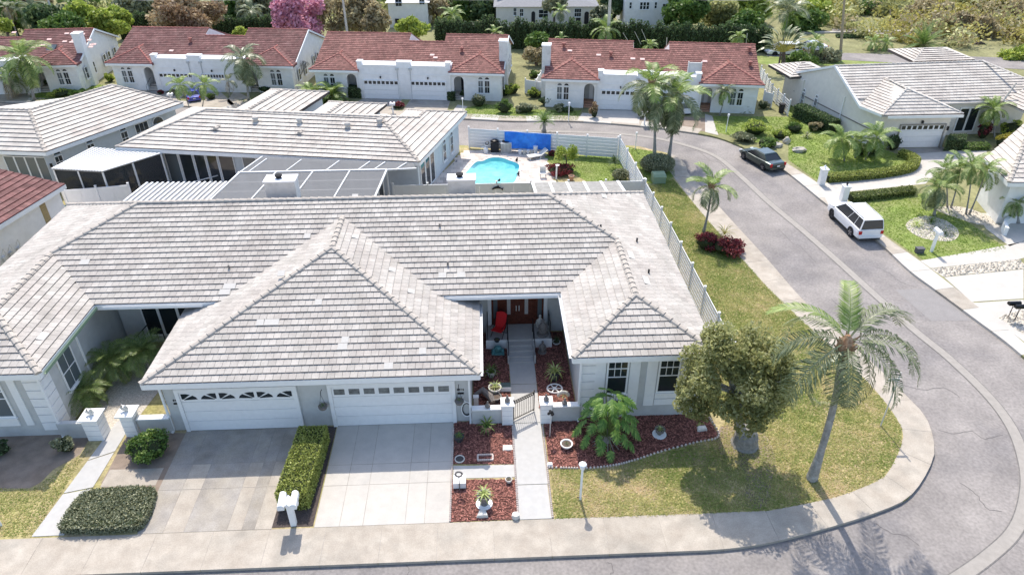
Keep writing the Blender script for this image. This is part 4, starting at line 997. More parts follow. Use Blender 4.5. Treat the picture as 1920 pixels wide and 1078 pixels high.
# screened lanai with white pan roof on its left
pt = thing('patio_cover', 'white ribbed patio roof on posts over the dark screened lanai', 'patio roof', (-24.5, 45, 0))
c_ = GL([(98, 317), (190, 322), (300, 288), (176, 277)], 2.8)
pan_roof('roof_panel', c_, 17, m_pan, m_alu, pt, axis=0, rw=.07, rh=.05)
for p in (c_[0], c_[0].lerp(c_[1], .5), c_[1], c_[1].lerp(c_[2], .5), c_[2]): bar((p.x, p.y+.1, 0), (p.x, p.y+.1, 2.75), .09, 'post', pt)
for a, b2 in ((c_[0], c_[1]), (c_[1], c_[2])):
    d = (b2-a); mb = MB(); mb.slab([Vector((a.x, a.y+.1, 2.7)), Vector((b2.x, b2.y+.1, 2.7)), Vector((b2.x, b2.y+.12, 0.05)), Vector((a.x, a.y+.12, 0.05))], .004); mb.build('screen_panel', m_screend, pt)
# long beam and door of the lanai in front of the neighbour
ln = thing('screen_enclosure', 'white framed screen door and rails before the glass doors of the pale house', 'screen enclosure', tuple(G(395, 345, 0)))
p0, p1 = G(200, 362, .05), G(480, 335, .05)
for px in ((235, 345), (322, 333), (400, 325), (425, 335)): pass
a, c = G(395, 342, .0), G(352, 335, 0)
bar(G(250, 372, .9), G(420, 326, .9), .06, parent=ln)
for px, py in ((345, 338), (362, 335), (300, 348)):
    p = G(px, py, 0); bar(p, p+Vector((0, 0, 2.5)), .06, 'frame_bar', ln)
# ============================================================ FIRST (left) pale house, far left
def planar(A, B, pts, slope):
    """3D polygon for a roof face from plan points: height rises with distance from eave AB"""
    A = Vector(A); B = Vector(B); d = (B-A); d.z = 0; d.normalize(); n = Vector((-d.y, d.x, 0))
    return [Vector((p[0], p[1], A.z+abs((Vector((p[0], p[1], 0))-Vector((A.x, A.y, 0))).dot(n))*slope)) for p in pts]
H1 = thing('pale_house', 'pale striped tile roofed house at the far left with long blue-grey wall and arched window', 'house', tuple(G(85, 320)))
e0 = G(85, 286, 3.0); e1 = G(343, 194, 3.0); eL = e0+(G(0, 283, 3)-e0).normalized()*14
rz = 4.55; r0 = G(55, 207, rz)
dr_ = (e1-e0).normalized(); nr = Vector((-dr_.y, dr_.x, 0)); w_ = (r0-e0).dot(nr)
rE = e0+dr_*((e1-e0).length-abs(w_)*.6)+nr*w_; rE.z = rz
r1 = r0.copy()
faces1 = [(e0, e1, planar(e0, e1, [xy(e0), xy(e1), xy(rE), xy(r0)], (rz-3)/abs(w_)))]
dl_ = (e0-eL).normalized(); nl = Vector((-dl_.y, dl_.x, 0)); wl = (r0-e0).dot(nl)
rL = r0-dl_*12
faces1.append((eL, e0, planar(eL, e0, [xy(eL), xy(e0), xy(r0), xy(rL)], (rz-3)/abs(wl))))
eN = e1+nr*w_*2; faces1.append((e1, eN, planar(e1, eN, [xy(e1), xy(eN), xy(rE)], (rz-3)/(abs(w_)*.6))))
eN2 = e0+nr*w_*2+dr_*3; faces1.append((eN, eN2, planar(eN, eN2, [xy(eN), xy(eN2), xy(r0), xy(rE)], (rz-3)/abs(w_))))
make_roof(H1, faces1, [(e0, faces1[0][2][3]), (faces1[0][2][3], faces1[0][2][2]), (e1, faces1[0][2][2]), (faces1[1][2][2], faces1[1][2][3])], m_tile1, m_tileB, m_cap, 0, expo=.42, wid=.34, th=.065)
in_ = nr*.5 if nr.dot(r0-e0) > 0 else -nr*.5
inl = nl*.5 if nl.dot(r0-e0) > 0 else -nl*.5
mb = MB(); mb.prism([xy(e0+in_+inl*1.2), xy(e1+in_-dr_*.5), xy(eN-in_-dr_*.5), xy(eL-dl_*.0+inl*12), xy(eL+inl)], 0, 2.92); mb.build('wall', m_creamwall, H1)
Fw = Matrix.Translation(Vector((*xy(e0+in_-dr_*.0), 0))) @ Matrix.Rotation(atan2(dr_.y, dr_.x), 4, 'Z')
mb = MB(Fw); mb.box(.05, (e1-e0).length-.5, -.02, .02, 0, 2.9); mb.build('side_wall', bpy.data.materials['blue_grey_stucco'], H1)
fascia([xy(eL), xy(e0), xy(e1)], 3.0, parent=H1)
Lw = (e1-e0).length
for t, wd, z0, z1 in ((.055, .5, 1.5, 2.3), (.27, .5, 1.5, 2.3), (.51, .5, 1.4, 2.3)): arch_window(H1, Fw, Lw*t+.3, z0, z1, wd, -.03)
window(H1, Fw, Lw*.625, Lw*.72, 1.2, 2.5, -.03, 3, (.5,)); arch_window(H1, Fw, Lw*.80, 1.1, 1.9, .95, -.03)
Fl = Matrix.Translation(Vector((*xy(eL+inl), 0))) @ Matrix.Rotation(atan2(dl_.y, dl_.x), 4, 'Z'); LL = (e0-eL).length
for k in range(4): window(H1, Fl, LL-3.6+k*.78, LL-3.6+k*.78+.68, .3, 2.4, -.02, 1, (), m_g=m_glass2, name='glass_door', sill=False)
mb = MB(Fl); mb.box(LL-.38, LL-.24, -.12, -.02, 1.7, 2.0); mb.build('wall_lamp', m_black, H1)
# ============================================================ RED ROOFED HOUSES across the street
def arch_wall(mb, x0, x1, z1, xa, xb, zs, y, dep=.25):
    """wall x0..x1 up to z1 with an arched opening xa..xb springing at zs"""
    r = (xb-xa)/2; xc = (xa+xb)/2; pts = arch_pts(xc, zs, r, 10)[::-1]
    for yy, rev in ((y, False),):
        mb.box(x0, xa, y, y+dep, 0, z1); mb.box(xb, x1, y, y+dep, 0, z1)
        prev = pts[0]
        for q in pts[1:]:
            mb.add([(prev[0], y, prev[1]), (q[0], y, q[1]), (q[0], y, z1), (prev[0], y, z1), (prev[0], y+dep, prev[1]), (q[0], y+dep, q[1])], [(0, 1, 2, 3), (0, 4, 5, 1)]); prev = q
def red_house(label, Lpx, Rpx, tile, bays, doors, notch, gable='R', chim=None, scale=.76, vents=(), cream=False, deep=.1, new=(), ez=2.65, sky=None, nich=None):
    L = G(*Lpx, ez); Rr = G(*Rpx, ez); d = Rr-L; ang = atan2(d.y, d.x); Wd = d.length
    hs = thing('red_roof_house', label, 'house', (L.x, L.y, 0), ang, 'red roofed houses across the street')
    F = Matrix.Translation((L.x, L.y, 0)) @ Matrix.Rotation(ang, 4, 'Z'); T = lambda *p: F @ Vector(p)
    s = .38; ym, yr = .9, 6.0; zr = ez+s*(yr-ym); b0, b1 = bays[0]*Wd, Wd-bays[1]*Wd; n0, n1 = notch[0]*Wd, notch[1]*Wd
    yn = yr-1.15; zn = ez+s*(yn-ym)
    fc = []; hp = []
    def q(*p): return [T(*a) for a in p]
    zat = lambda y: ez+s*(y-ym)
    # main front in three pieces
    for x0, x1, yt in ((.15, n0, yr), (n0, n1, yn), (n1, Wd-.15, yr)):
        fc.append((T(x0, ym, ez), T(x1, ym, ez), q((x0, ym, ez), (x1, ym, ez), (x1, yt, zat(yt)), (x0, yt, zat(yt)))))
        hp.append((T(x0, yt, zat(yt)), T(x1, yt, zat(yt))))
        fc.append((T(x1, 2*yt-ym, ez), T(x0, 2*yt-ym, ez), q((x1, 2*yt-ym, ez), (x0, 2*yt-ym, ez), (x0, yt, zat(yt)), (x1, yt, zat(yt)))))
    for x0, x1 in ((0, b0), (b1, Wd)):
        h = (x1-x0)/2; za = ez+h*s*1.02; xc = (x0+x1)/2; ye = ym+h+.7
        fc += [(T(x0, 0, ez), T(x1, 0, ez), q((x0, 0, ez), (x1, 0, ez), (xc, h*1.02, za))),
               (T(x1, 0, ez), T(x1, ye, ez), q((x1, 0, ez), (x1, ym+.3, ez), (xc, ye, za), (xc, h*1.02, za))),
               (T(x0, ye, ez), T(x0, 0, ez), q((x0, ym+.3, ez), (x0, 0, ez), (xc, h*1.02, za), (xc, ye, za)))]
        hp += [(T(x0, 0, ez), T(xc, h*1.02, za)), (T(x1, 0, ez), T(xc, h*1.02, za)), (T(xc, h*1.02, za), T(xc, ye-.3, za))]
    make_roof(hs, fc, hp, tile, tile, m_capR if tile is m_tileR else mat('cap_dark_red', (.33, .12, .10), .8, .12, 3, isl=.15), 0, expo=.29, wid=.24, th=.04, under=tile, capr=.09)
    wm = m_creamwall if cream else m_whitewall
    mb = MB(F); mb.box(.35, Wd-.35, 3.2, 2*yr-ym-.5, 0, ez-.05); 
    for x in (.3, Wd-.3-.12):     # gable end walls
        mb.add([(x, ym+.3, 0), (x, 2*yr-ym-.3, 0), (x, 2*yr-ym-.3, ez+.05), (x, yr, zr-.06), (x, ym+.3, ez+.05), (x+.12, ym+.3, 0), (x+.12, 2*yr-ym-.3, 0), (x+.12, 2*yr-ym-.3, ez+.05), (x+.12, yr, zr-.06), (x+.12, ym+.3, ez+.05)],
               [(0, 4, 3, 2, 1), (5, 6, 7, 8, 9), (0, 1, 6, 5), (0, 5, 9, 4)])
    for x in (n0, n1):
        mb.add([(x, yn-.1, zn-.02), (x, 2*yr-ym-.8, ez+.1), (x, yr, zr-.02), (x+.02, yn-.1, zn-.02), (x+.02, 2*yr-ym-.8, ez+.1), (x+.02, yr, zr-.02)], [(0, 1, 2), (3, 5, 4), (0, 2, 5, 3), (2, 1, 4, 5)])
    # bays with arched entries on their inner side
    aw = .92
    for x0, x1, e0, e1 in ((.35, b0-.1, b0-.1-1.45, b0-.1), (b1+.1, Wd-.35, b1+.1, b1+.1+1.45)):
        lo, hi = (x0, e0) if e1 == x1 else (e1, x1)
        mb.box(lo, hi, .4, 3.2, 0, ez-.06)
        arch_wall(mb, e0, e1, ez-.06, (e0+e1)/2-aw/2, (e0+e1)/2+aw/2, 1.75, .42)
        mb.box(e0, e0+.12, .67, 2.4, 0, ez-.06); mb.box(e1-.12, e1, .67, 2.4, 0, ez-.06)
    # garage block with stepped parapet
    g0, g1 = b0-.1, b1+.1
    mb.box(g0, g1, .28, 3.3, 0, 3.06)
    mb.build('wall', wm, hs)
    for e0, e1 in ((b0-1.55, b0-.1), (b1+.1, b1+1.55)):
        m2 = MB(F); m2.box(e0+.12, e1-.12, 1.9, 2.0, 0, 2.5); m2.build('porch_wall', m_wall, hs)
        for k in range(3): m2 = MB(F); m2.box(e0+.14, e1-.14, .5+.3*k, 1.88, .0+.13*k+.001, .13*(k+1)); m2.build('step', m_terra if cream is None or tile is m_tileR and chim == 'L' else m_conc, hs)
        m2 = MB(F); m2.box((e0+e1)/2+.0, (e0+e1)/2+.34, 1.86, 1.898, .4, 2.0); m2.build('door', m_white if chim == 'L' else m_dark, hs)
        m2 = MB(F); m2.tube([(e0+.3, .1, .55), (e0+.3, 1.2, 1.0)], .018, 5); m2.tube([(e0+.3, .1, 0), (e0+.3, .1, .55)], .018, 5); m2.build('handrail', m_black, hs)
    for x in (g0, None, None, g1-.42):
        pass
    piers = [(g0, g0+.42), (g1-.42, g1)] + [((doors[0][1]+doors[1][0])/2*Wd-(.65 if len(doors) > 1 else .3), (doors[0][1]+doors[1][0])/2*Wd+.65)]
    for a, c in piers:
        m2 = MB(F); m2.box(a, c, .24, .8, 2.9, 3.38); m2.box(a-.05, c+.05, .19, .85, 3.38, 3.46); m2.build('parapet_pier', m_white, hs)
    edges = sorted(piers)
    for (a, c), (a2, c2) in zip(edges[:-1], edges[1:]):
        m2 = MB(F); m2.box(c+.055, a2-.055, .22, .62, 3.062, 3.15); m2.build('coping', m_white, hs)
    m2 = MB(F); m2.box(g0+.02, g1-.02, .25, .279, 2.28, 2.32); m2.build('moulding', m_white, hs)
    mp_ = edges[1]
    for x in (mp_[0]+.05, mp_[1]-.05):
        m2 = MB(F); m2.box(x-.03, x+.03, .2, .279, .05, 2.7); m2.box(x-.14, x+.14, .12, .279, 2.72, 2.9); m2.build('downspout', m_wall, hs)
    for a, c in doors:
        gd_ = garage_door(hs, F, a*Wd, c*Wd, 1.68, y=.22, npan=8, trim=.07)
        m2 = MB(F); xx = (a+c)/2*Wd; m2.box(xx-.05, xx+.05, .12, .279, 1.95, 2.12); m2.build('wall_lamp', m_black, hs)
    # twin arched windows
    for x0, x1 in ((.35, b0-1.6), (b1+1.6, Wd-.35)):
        xc = (x0+x1)/2
        for k in (-1, 1): arch_window(hs, F, xc+k*.30, .75, 1.85, .42, .395, m_glass2 if k < 0 else m_glass)
        m2 = MB(F); m2.box(x0+.01, xc-.56, .36, .399, 1.52, 1.56); m2.box(xc+.56, x1-.01, .36, .399, 1.52, 1.56); m2.build('moulding', m_white, hs)
    m2 = MB(F)
    for x0, x1 in ((0, b0), (b1, Wd)): m2.box(x0, x1, -.03, -.001, ez-.22, ez-.02)
    m2.build('fascia', m_white, hs)
    # gable side windows
    FR = F @ Matrix.Translation((Wd-.18, 0, 0)) @ Matrix.Rotation(pi/2, 4, 'Z')
    if gable == 'R':
        for a in (1.6, 3.4, 6.2, 7.4, 9.0): window(hs, FR, a, a+.5, .9, 1.9, -.001, 1, (.5,))
        m2 = MB(F); m2.add([(Wd-.12, ym, ez-.02), (Wd-.12, yr, zr+.02), (Wd-.12, yr, zr-.16), (Wd-.12, ym, ez-.2), (Wd-.05, ym, ez-.02), (Wd-.05, yr, zr+.02), (Wd-.05, yr, zr-.16), (Wd-.05, ym, ez-.2),
                             (Wd-.12, 2*yr-ym, ez-.02), (Wd-.12, 2*yr-ym, ez-.2), (Wd-.05, 2*yr-ym, ez-.02), (Wd-.05, 2*yr-ym, ez-.2)],
                            [(4, 5, 1, 0), (7, 6, 5, 4), (5, 10, 8, 1), (6, 11, 10, 5)]); m2.build('rake_board', m_white, hs)
    if chim:
        x = .2 if chim == 'L' else Wd-.3
        m2 = MB(F); m2.box(x-.35, x+.4, 2.2, 3.1, 0, zr+.3); c = m2.build('chimney', m_chim if chim != 'Rl' else m_white, hs)
        m2 = MB(F); m2.box(x-.4, x+.45, 2.15, 3.15, zr+.3, zr+.4); m2.build('chimney_cap', m_white, c)
    A, B, P = fc[0]; ax = face_axes(T(0, ym, ez), T(Wd, ym, ez), T(Wd/2, yr, zr))
    for px, py in vents:
        u, v = on_plane(px, py, *ax); p = ax[0]+ax[1]*u+ax[2]*v
        m2 = MB(); m2.lathe([(.11, 0), (.11, .3), (.2, .32), (.2, .42), (.05, .48)], p, 8); m2.build('roof_vent', m_capR, hs)
    for px, py in new:
        u, v = on_plane(px, py, *ax); o_ = [ax[0]+ax[1]*x+ax[2]*y+ax[3]*.08 for x, y in ((u, v), (u+.42, v), (u+.42, v+.26), (u, v+.26))]
        m2 = MB(); m2.slab(o_, .02); m2.build('replacement_tile', mat('pink_tile', (.72, .50, .45), .8, .05, 5) if 'pink_tile' not in bpy.data.materials else bpy.data.materials['pink_tile'], hs)
    return hs, F, Wd
hs3, F3, W3 = red_house('bright red roofed house right of the gap, chimney at its left end', (1015, 148), (1434, 161), m_tileR, (.265, .285), ((.278, .452), (.49, .62)), (.42, .59), gable='', chim='L',
          vents=((1057, 90), (1145, 107), (1405, 98), (1406, 125)), new=((1064, 98), (1118, 106), (1182, 113), (1200, 114), (1062, 142), (1074, 146), (1317, 118)))
hs2, Fr2, W2_ = red_house('bright red roofed house in the middle of the row, chimney at its right end', (579, 131), (945, 139), m_tileR, (.255, .28), ((.275, .455), (.52, .70)), (.47, .66), gable='R', chim='R',
          vents=((866, 98),), new=((806, 106), (812, 111)))
hs1, Fr1, W1_ = red_house('dark red roofed house with white gable wall beside the pink tree', (196, 119), (549, 125), m_tileRd, (.255, .28), ((.27, .45), (.50, .62)), (.44, .66), gable='R', chim=None, vents=((358, 80),), new=((317, 98),))
hs0, Fr0, W0_ = red_house('dark red roofed house with many pale replaced tiles at the far left', (-210, 132), (143, 122), m_tileRd, (.25, .28), ((.27, .45), (.50, .62)), (.35, .60), gable='R', chim='Rl', new=((130, 82), (117, 81), (134, 79), (140, 77), (151, 67), (168, 87), (172, 86), (166, 91), (121, 66), (163, 78), (76, 88), (58, 92), (118, 104), (88, 77), (22, 64)))
m2 = MB(); p = [G(92, 88, 3.6)+Vector((0, 0, .2)), G(108, 88, 3.6)+Vector((0, 0, .2)), G(101, 101, 3.1)+Vector((0, 0, .2)), G(86, 101, 3.1)+Vector((0, 0, .2))]
m2.slab(p[::-1], .1); m2.build('skylight', m_glass2, hs0)
# tall arched niche wall above the right entry of the third house
A_ = G(1288, 118, 3.5); B_ = G(1308, 118, 3.5)
f3i = F3.inverted(); a_ = f3i @ A_; b_ = f3i @ B_
m2 = MB(F3); m2.box(a_.x, b_.x+.1, 1.7, 1.85, 2.3, 3.95); m2.box(a_.x-.06, a_.x, 1.6, 1.95, 2.3, 4.02); m2.box(b_.x+.1, b_.x+.16, 1.6, 1.95, 2.3, 4.02); nw = m2.build('niche_wall', m_wall, hs3)
m2 = MB(F3); m2.poly([(x, 1.69, z) for x, z in arch_pts((a_.x+b_.x)/2+.15, 2.5, .36)]); m2.build('arch_light', m_glass, nw)

# ============================================================ pale gabled house on the right (H4)
e4 = 2.8
A = G(1654, 217, e4); K = G(1487, 137, e4); pk = G(1565, 124, 4.7); rr = G(1842, 115, 4.7); Am = G(1612, 200, e4)
H4 = thing('pale_house', 'pale striped roofed house with tall blank gable wall and arch-lit garage door at right', 'house', (A.x, A.y, 0))
u4 = (rr-pk); u4.z = 0; u4.normalize()
Bf = Am+u4*16
n4 = Vector((-u4.y, u4.x, 0))
ax4 = face_axes(Am, Bf, rr)
def on4(px, py): u_, v_ = on_plane(px, py, *ax4); return ax4[0]+ax4[1]*u_+ax4[2]*v_
p1_, p2_ = on4(1790, 196), on4(1888, 191); mr_ = pk.lerp(rr, .62)
e4_ = on4(1926, 190)
fc4 = [(Am, Bf, [Am, Am+u4*((p2_-Am).dot(u4)), e4_, on4(1926, 151), rr, pk])]
# right hip wing
C1 = G(1921, 196, e4)
fc4.append((K+u4*15, K, [K, pk, rr, K+u4*14]))
ap = G(1700, 167, 4.07); b4 = G(1806, 214, e4); re = G(1661, 147, 4.07)
gd_dir = re-ap; gd_dir.z = 0; gd_dir.normalize()
ln4 = (pk-A).normalized()
fc4 += [(A, b4, [A, b4, ap]), (Am, A, [A, ap, re, Am]), (b4, b4+gd_dir*4, [b4, b4+gd_dir*2.4, re, ap])]
# east hip: slope from the ridge end to the right
Ce = rr+u4*5.5-n4*5.2; Ce.z = e4; Cn = rr+u4*5.5+n4*5; Cn.z = e4

W4 = [G(1793, 197, e4), G(1925, 240, e4)]
hx = rr+u4*2.2; hx.z = 4.2; lowL = G(1880, 191, e4); lowR = G(1935, 215, e4)
e_ = (lowR-lowL).normalized(); e_ = Vector((-e_.y, e_.x, 0)); fc4.append((lowL, lowR, planar(lowL, lowR, [xy(lowL), xy(lowR), xy(lowR+e_*5), xy(lowL+e_*4+(lowL-lowR)*.3)], .41)))
rk = G(1482, 134, 3.0)
make_roof(H4, fc4, [(pk, rr), (A, ap), (b4, ap), (ap, re), (lowL, G(1905, 157, 4.2)), (rr, G(1926, 150, 4.3))], m_tile1, m_tileB, m_tileB, 0, expo=.33, wid=.30, th=.055, capr=.09, under=m_tileB)
# rear little hips seen above the ridge
f5, h5 = hipfaces(frame(G(1490, 140, e4).x-.6, G(1490, 140, e4).y-.6, R(8)), 0, 4.2, 0, 4.0, 2.7); make_roof(H4, f5, h5, m_tileB, m_tileB, m_tileB, 0, expo=.33, th=.07, capr=.07)
f5, h5 = hipfaces(frame(G(1720, 118, 4.4).x, G(1720, 118, 4.4).y+.6, R(3)), 0, 5.6, 0, 4, 4.3, s=.28); make_roof(H4, f5, h5, m_tileB, m_tileB, m_tileB, 0, expo=.33, th=.07, capr=.07)
inw = u4*.25
Aw, Kw, pw4, Amw = A+inw+n4*.3, K+inw-n4*.3, pk+inw, Am+inw
dk4 = (Kw-Aw); dk4.z = 0; dk4.normalize(); onl = lambda p: Vector((Aw.x, Aw.y, 0))+dk4*((p-Aw).dot(dk4))
mb = MB(); v = [Vector((*xy(Aw), 0)), Vector((*xy(Kw), 0)), Vector((*xy(Kw), e4+.05)), Vector((*xy(onl(pw4)), 4.6)), Vector((*xy(onl(Amw)), e4+.0)), Vector((*xy(Aw), e4-.05))]
o_ = u4*.3; mb.add([tuple(p) for p in v]+[tuple(p+o_) for p in v], [(0, 5, 4, 3, 2, 1), (6, 7, 8, 9, 10, 11), (0, 6, 11, 5), (1, 2, 8, 7), (0, 1, 7, 6)])
mb.prism([xy(Amw+o_+n4*1.15), xy(Amw+u4*15+n4*1.15), xy(Kw+u4*15), xy(Kw+o_)], 0, e4-.02)
gy = 51.22
mb.box(30.75, 36.1, gy+.05, 54, 0, 2.66)
mb.prism([xy(G(1495, 205)), xy(G(1495, 205)+u4*3.6), xy(G(1490, 205)+u4*3.6+n4*3), xy(G(1490, 205)+n4*3)], 0, 2.6)
mb.build('wall', m_creamwall, H4)
rb = MB()
for p, q in ((Am, pk), (pk, K), (A, Am)):
    d = (q-p); rb.add([tuple(p-inw*.1+Vector((0, 0, .06))), tuple(q-inw*.1+Vector((0, 0, .06))), tuple(q-inw*.1-Vector((0, 0, .14))), tuple(p-inw*.1-Vector((0, 0, .14))), tuple(p+inw*.6+Vector((0, 0, .06))), tuple(q+inw*.6+Vector((0, 0, .06)))], [(0, 1, 2, 3), (0, 4, 5, 1)])
rb.build('rake_board', m_white, H4)
Fg4 = frame(0, gy, 0)
g4 = garage_door(H4, Fg4, 32.3, 35.75, 1.82, y=0, npan=8, trim=.1, frame=m_concdark)
mb = MB(Fg4); mb.box(33.8, 33.92, -.12, .04, 2.0, 2.2); mb.build('wall_lamp', m_black, H4); mb = MB(Fg4); mb.box(36.0, 36.08, -.12, .04, 1.4, 1.7); mb.build('wall_lamp', m_black, H4)
mb = MB(Fg4); mb.box(30.7, 36.6, -.55, -.52, 2.58, 2.78); mb.build('fascia', m_white, H4)
dg = (Kw-Aw); dg.z = 0; Fgw = Matrix.Translation((Kw.x, Kw.y, 0)) @ Matrix.Rotation(atan2(-dg.y, -dg.x), 4, 'Z'); Lg = dg.length
mb = MB(Fgw); mb.box(.1, Lg-.1, -.06, -.001, 1.25, 1.32); mb.build('moulding', m_statue, H4)
for x in (1.5, 3.3): arch_window(H4, Fgw, x, .35, 1.55, .34, -.01, m_glass2)
mb = MB(Fgw); mb.box(6.6, 6.68, -.08, -.001, 0, 2.8); mb.build('downspout', m_white, H4)
Fd4 = frame(38.3, 53.75, u4.angle(Vector((1, 0, 0))))
for k in range(2): window(H4, Fd4, .1+k*.85, .8+k*.85, .35, 2.2, 0, 1, (), name='glass_door', sill=False, fr=.1)
mb = MB(Fd4); mb.box(-1.2, 5, .02, .2, 0, 2.6); mb.build('wall', m_creamwall, H4)

# ============================================================ house at the right edge (H5)
c5 = G(1892, 343, 3.0); l5 = G(1846, 297, 3.0); H5 = thing('pale_house', 'pale roofed white house cut off by the right edge beside the palms', 'house', (c5.x+1, c5.y+1, 0))
r5 = c5+Vector((12, -.6, 0)); dd = (l5-c5).normalized(); 
fc5 = [(c5, r5, planar(c5, r5, [xy(c5), xy(r5), (r5.x, r5.y+4.5), (c5.x+3.6, c5.y+4.4)], S3)), (l5, c5, planar(l5, c5, [xy(l5), xy(c5), (c5.x+3.6, c5.y+4.4), (l5.x+4.2, l5.y+3)], S3))]
make_roof(H5, fc5, [(c5, fc5[0][2][3]), (fc5[0][2][3], fc5[0][2][2])], m_tile1, m_tileB, m_cap, 0, expo=.42, wid=.32, th=.05)
mb = MB(); n5 = Vector((-dd.y, dd.x, 0)); n5 = n5 if n5.x > 0 else -n5
mb.prism([xy(c5+n5*.45+Vector((.1, .5, 0))), xy(r5+Vector((0, .5, 0))), xy(r5+Vector((0, 8, 0))), xy(l5+n5*.5)], 0, 2.92); mb.build('wall', m_whitewall, H5)
fascia([xy(l5), xy(c5), xy(r5)], 3.0, parent=H5)
# curved white planter by the house
pl = thing('planter_wall', 'curved white planter wall at the right edge below the small palm', 'planter', tuple(G(1905, 440)))
pts = smooth(GL([(1883, 442), (1880, 428), (1893, 418), (1925, 412)]), 6); mb = MB()
for a, c in zip(pts[:-1], pts[1:]):
    d = (c-a).normalized(); nn = Vector((-d.y, d.x, 0))*.1; mb.prism([xy(a-nn), xy(c-nn), xy(c+nn), xy(a+nn)], 0, .55)
mb.build('wall', m_whitewall, pl)
# ============================================================ red roofed building at the left edge
LB = thing('red_roof_house', 'dark red roofed white building cut off by the left edge', 'house', (-28, 38, 0))
a = G(122, 346, 3.0); c = G(0, 421, 3.0); c = a+(c-a)*3.2; wdir = Vector((-1, .02, 0))
fcl = [(c, a, planar(c, a, [xy(c), xy(a), xy(a+wdir*5), xy(c+wdir*5)], .3))]
make_roof(LB, fcl, [], m_tileRd, m_tileRd, m_capR, 0, expo=.40, wid=.3, th=.06, under=m_tileRd)
mb = MB(); mb.prism([xy(a+wdir*.45+Vector((0, -.15, 0))), xy(a+wdir*9), xy(c+wdir*9), xy(c+wdir*.45)], 0, 2.93); mb.build('wall', m_whitewall, LB)
fascia([xy(c), xy(a), xy(a+wdir*8)], 3.0, parent=LB)
Fa = Matrix.Translation((*xy(a+wdir*.45), 0)) @ Matrix.Rotation(atan2((a-c).y, (a-c).x), 4, 'Z')
mb = MB(Fa); 
lv = MB(Fa); lv.box(-1.9, -1.45, -.05, -.001, 1.0, 2.5); lo = lv.build('louvre_shutter', mat('tan_shutter', (.42, .32, .16), .7, .1, 6), LB)
for k in range(10): lv = MB(Fa); lv.box(-1.88, -1.47, -.075, -.051, 1.05+k*.145, 1.05+k*.145+.06); lv.build('slat', bpy.data.materials['tan_shutter'], lo)
for x, r_ in ((-4.4, .15), (-5.0, .12), (-5.5, .18), (-6.2, .14)):
    mb = MB(Fa); mb.tube([(x, -.12, .9), (x+.1, -.2, 1.3), (x, -.25, 1.6), (x-.2, -.15, 1.2)], .02, 5); mb.box(x-.12, x+.12, -.18, -.001, .8, 1.1); mb.build('service_meter', m_alud, LB)
# ============================================================ FENCES
def board_fence(name, label, pts, h, rails, m=m_fence, post_h=.12, gapf=.30, pane=False, step=2.4, bd=.03, post=.1, parent=None, vertical=False, kids_max=400, cat='fence'):
    P = [Vector((p[0], p[1], 0)) for p in pts]; f = thing(name, label, cat, tuple(P[0]))
    st = []
    for a, c in zip(P[:-1], P[1:]):
        n = max(1, round((c-a).length/step)); st += [a.lerp(c, i/n) for i in range(n)]
    st.append(P[-1])
    for p in st:
        mb = MB(); mb.box(p.x-post/2, p.x+post/2, p.y-post/2, p.y+post/2, 0, h+post_h); mb.prism([(p.x-post*.62, p.y-post*.62), (p.x+post*.62, p.y-post*.62), (p.x+post*.62, p.y+post*.62), (p.x-post*.62, p.y+post*.62)], h+post_h+.001, h+post_h+.04, bottom=True); mb.build('post', m, f)
    for a, c in zip(st[:-1], st[1:]):
        d = (c-a).normalized(); a2 = a+d*(post/2+.002); c2 = c-d*(post/2+.002)
        if vertical:
            n = max(1, int((c2-a2).length/vertical))
            for z0, z1 in ((.05, .2), (h-.15, h)): bar(Vector((a2.x, a2.y, (z0+z1)/2)), Vector((c2.x, c2.y, (z0+z1)/2)), bd*1.8, 'rail', f, m, h=z1-z0)
            for i in range(n):
                p, q = a2.lerp(c2, i/n), a2.lerp(c2, (i+1)/n); q = p+(q-p)*(1-gapf if gapf < .2 else 1-gapf)
                zc_ = (.2+h-.15)/2; bar(Vector((p.x, p.y, zc_)), Vector((q.x, q.y, zc_)), bd, 'board', f, m, h=h-.36)
        else:
            hh = (h-.08)/rails
            for r_ in range(rails):
                zc_ = .08+hh*(r_+.5); bar(Vector((a2.x, a2.y, zc_)), Vector((c2.x, c2.y, zc_)), bd, 'board', f, m, h=hh*(1-gapf))
    return f
board_fence('vinyl_fence', 'white horizontal board fence running beside the right side lawn to the street corner', [(10.95, 24.6), (10.75, 36), (10.5, 42.05)], 1.8, 8, gapf=.38)
board_fence('vinyl_fence', 'white horizontal board fence beyond the back corner, beside the round clipped bush', [(10.48, 42.2), (10.2, 50.0)], 1.8, 8, gapf=.38)
board_fence('vinyl_fence', 'white board fence behind the pool along the rear street', [(-1.15, 52.9), (10.1, 50.2)], 1.62, 6, gapf=.06)
bf = board_fence('vinyl_fence', 'smooth white fence behind the ridge with a dark dolphin ornament', [(-5.95, 42.2), (3.0, 42.2), (10.35, 42.1)], 1.8, 1, m=mat('vinyl_fence_grey', (.60, .61, .61), .5, .03, 2), vertical=.75, gapf=.008)
board_fence('vinyl_fence', 'white fence wall beside the lanai at far left', [xy(G(118, 357, 1.8)), xy(G(240, 347, 1.8))], 1.8, 1, vertical=.9, gapf=.01)
board_fence('vinyl_fence', 'low white fence in front of the spa at the far left building', [xy(G(80, 418, 1.3)), xy(G(132, 415, 1.3))], 1.3, 1, vertical=.9, gapf=.01)
board_fence('vinyl_fence', 'white fence between the bright red roofed houses', [xy(G(985, 150, 1.3)), xy(G(1022, 155, 1.3))], 1.3, 1, vertical=.7, gapf=.02)
board_fence('lattice_fence', 'white slatted fence left of the tall gable wall', [xy(G(1428, 126, 1.3)), xy(G(1449, 160, 1.3)), xy(G(1482, 190, 1.3))], 1.3, 6, gapf=.4, step=1.6)
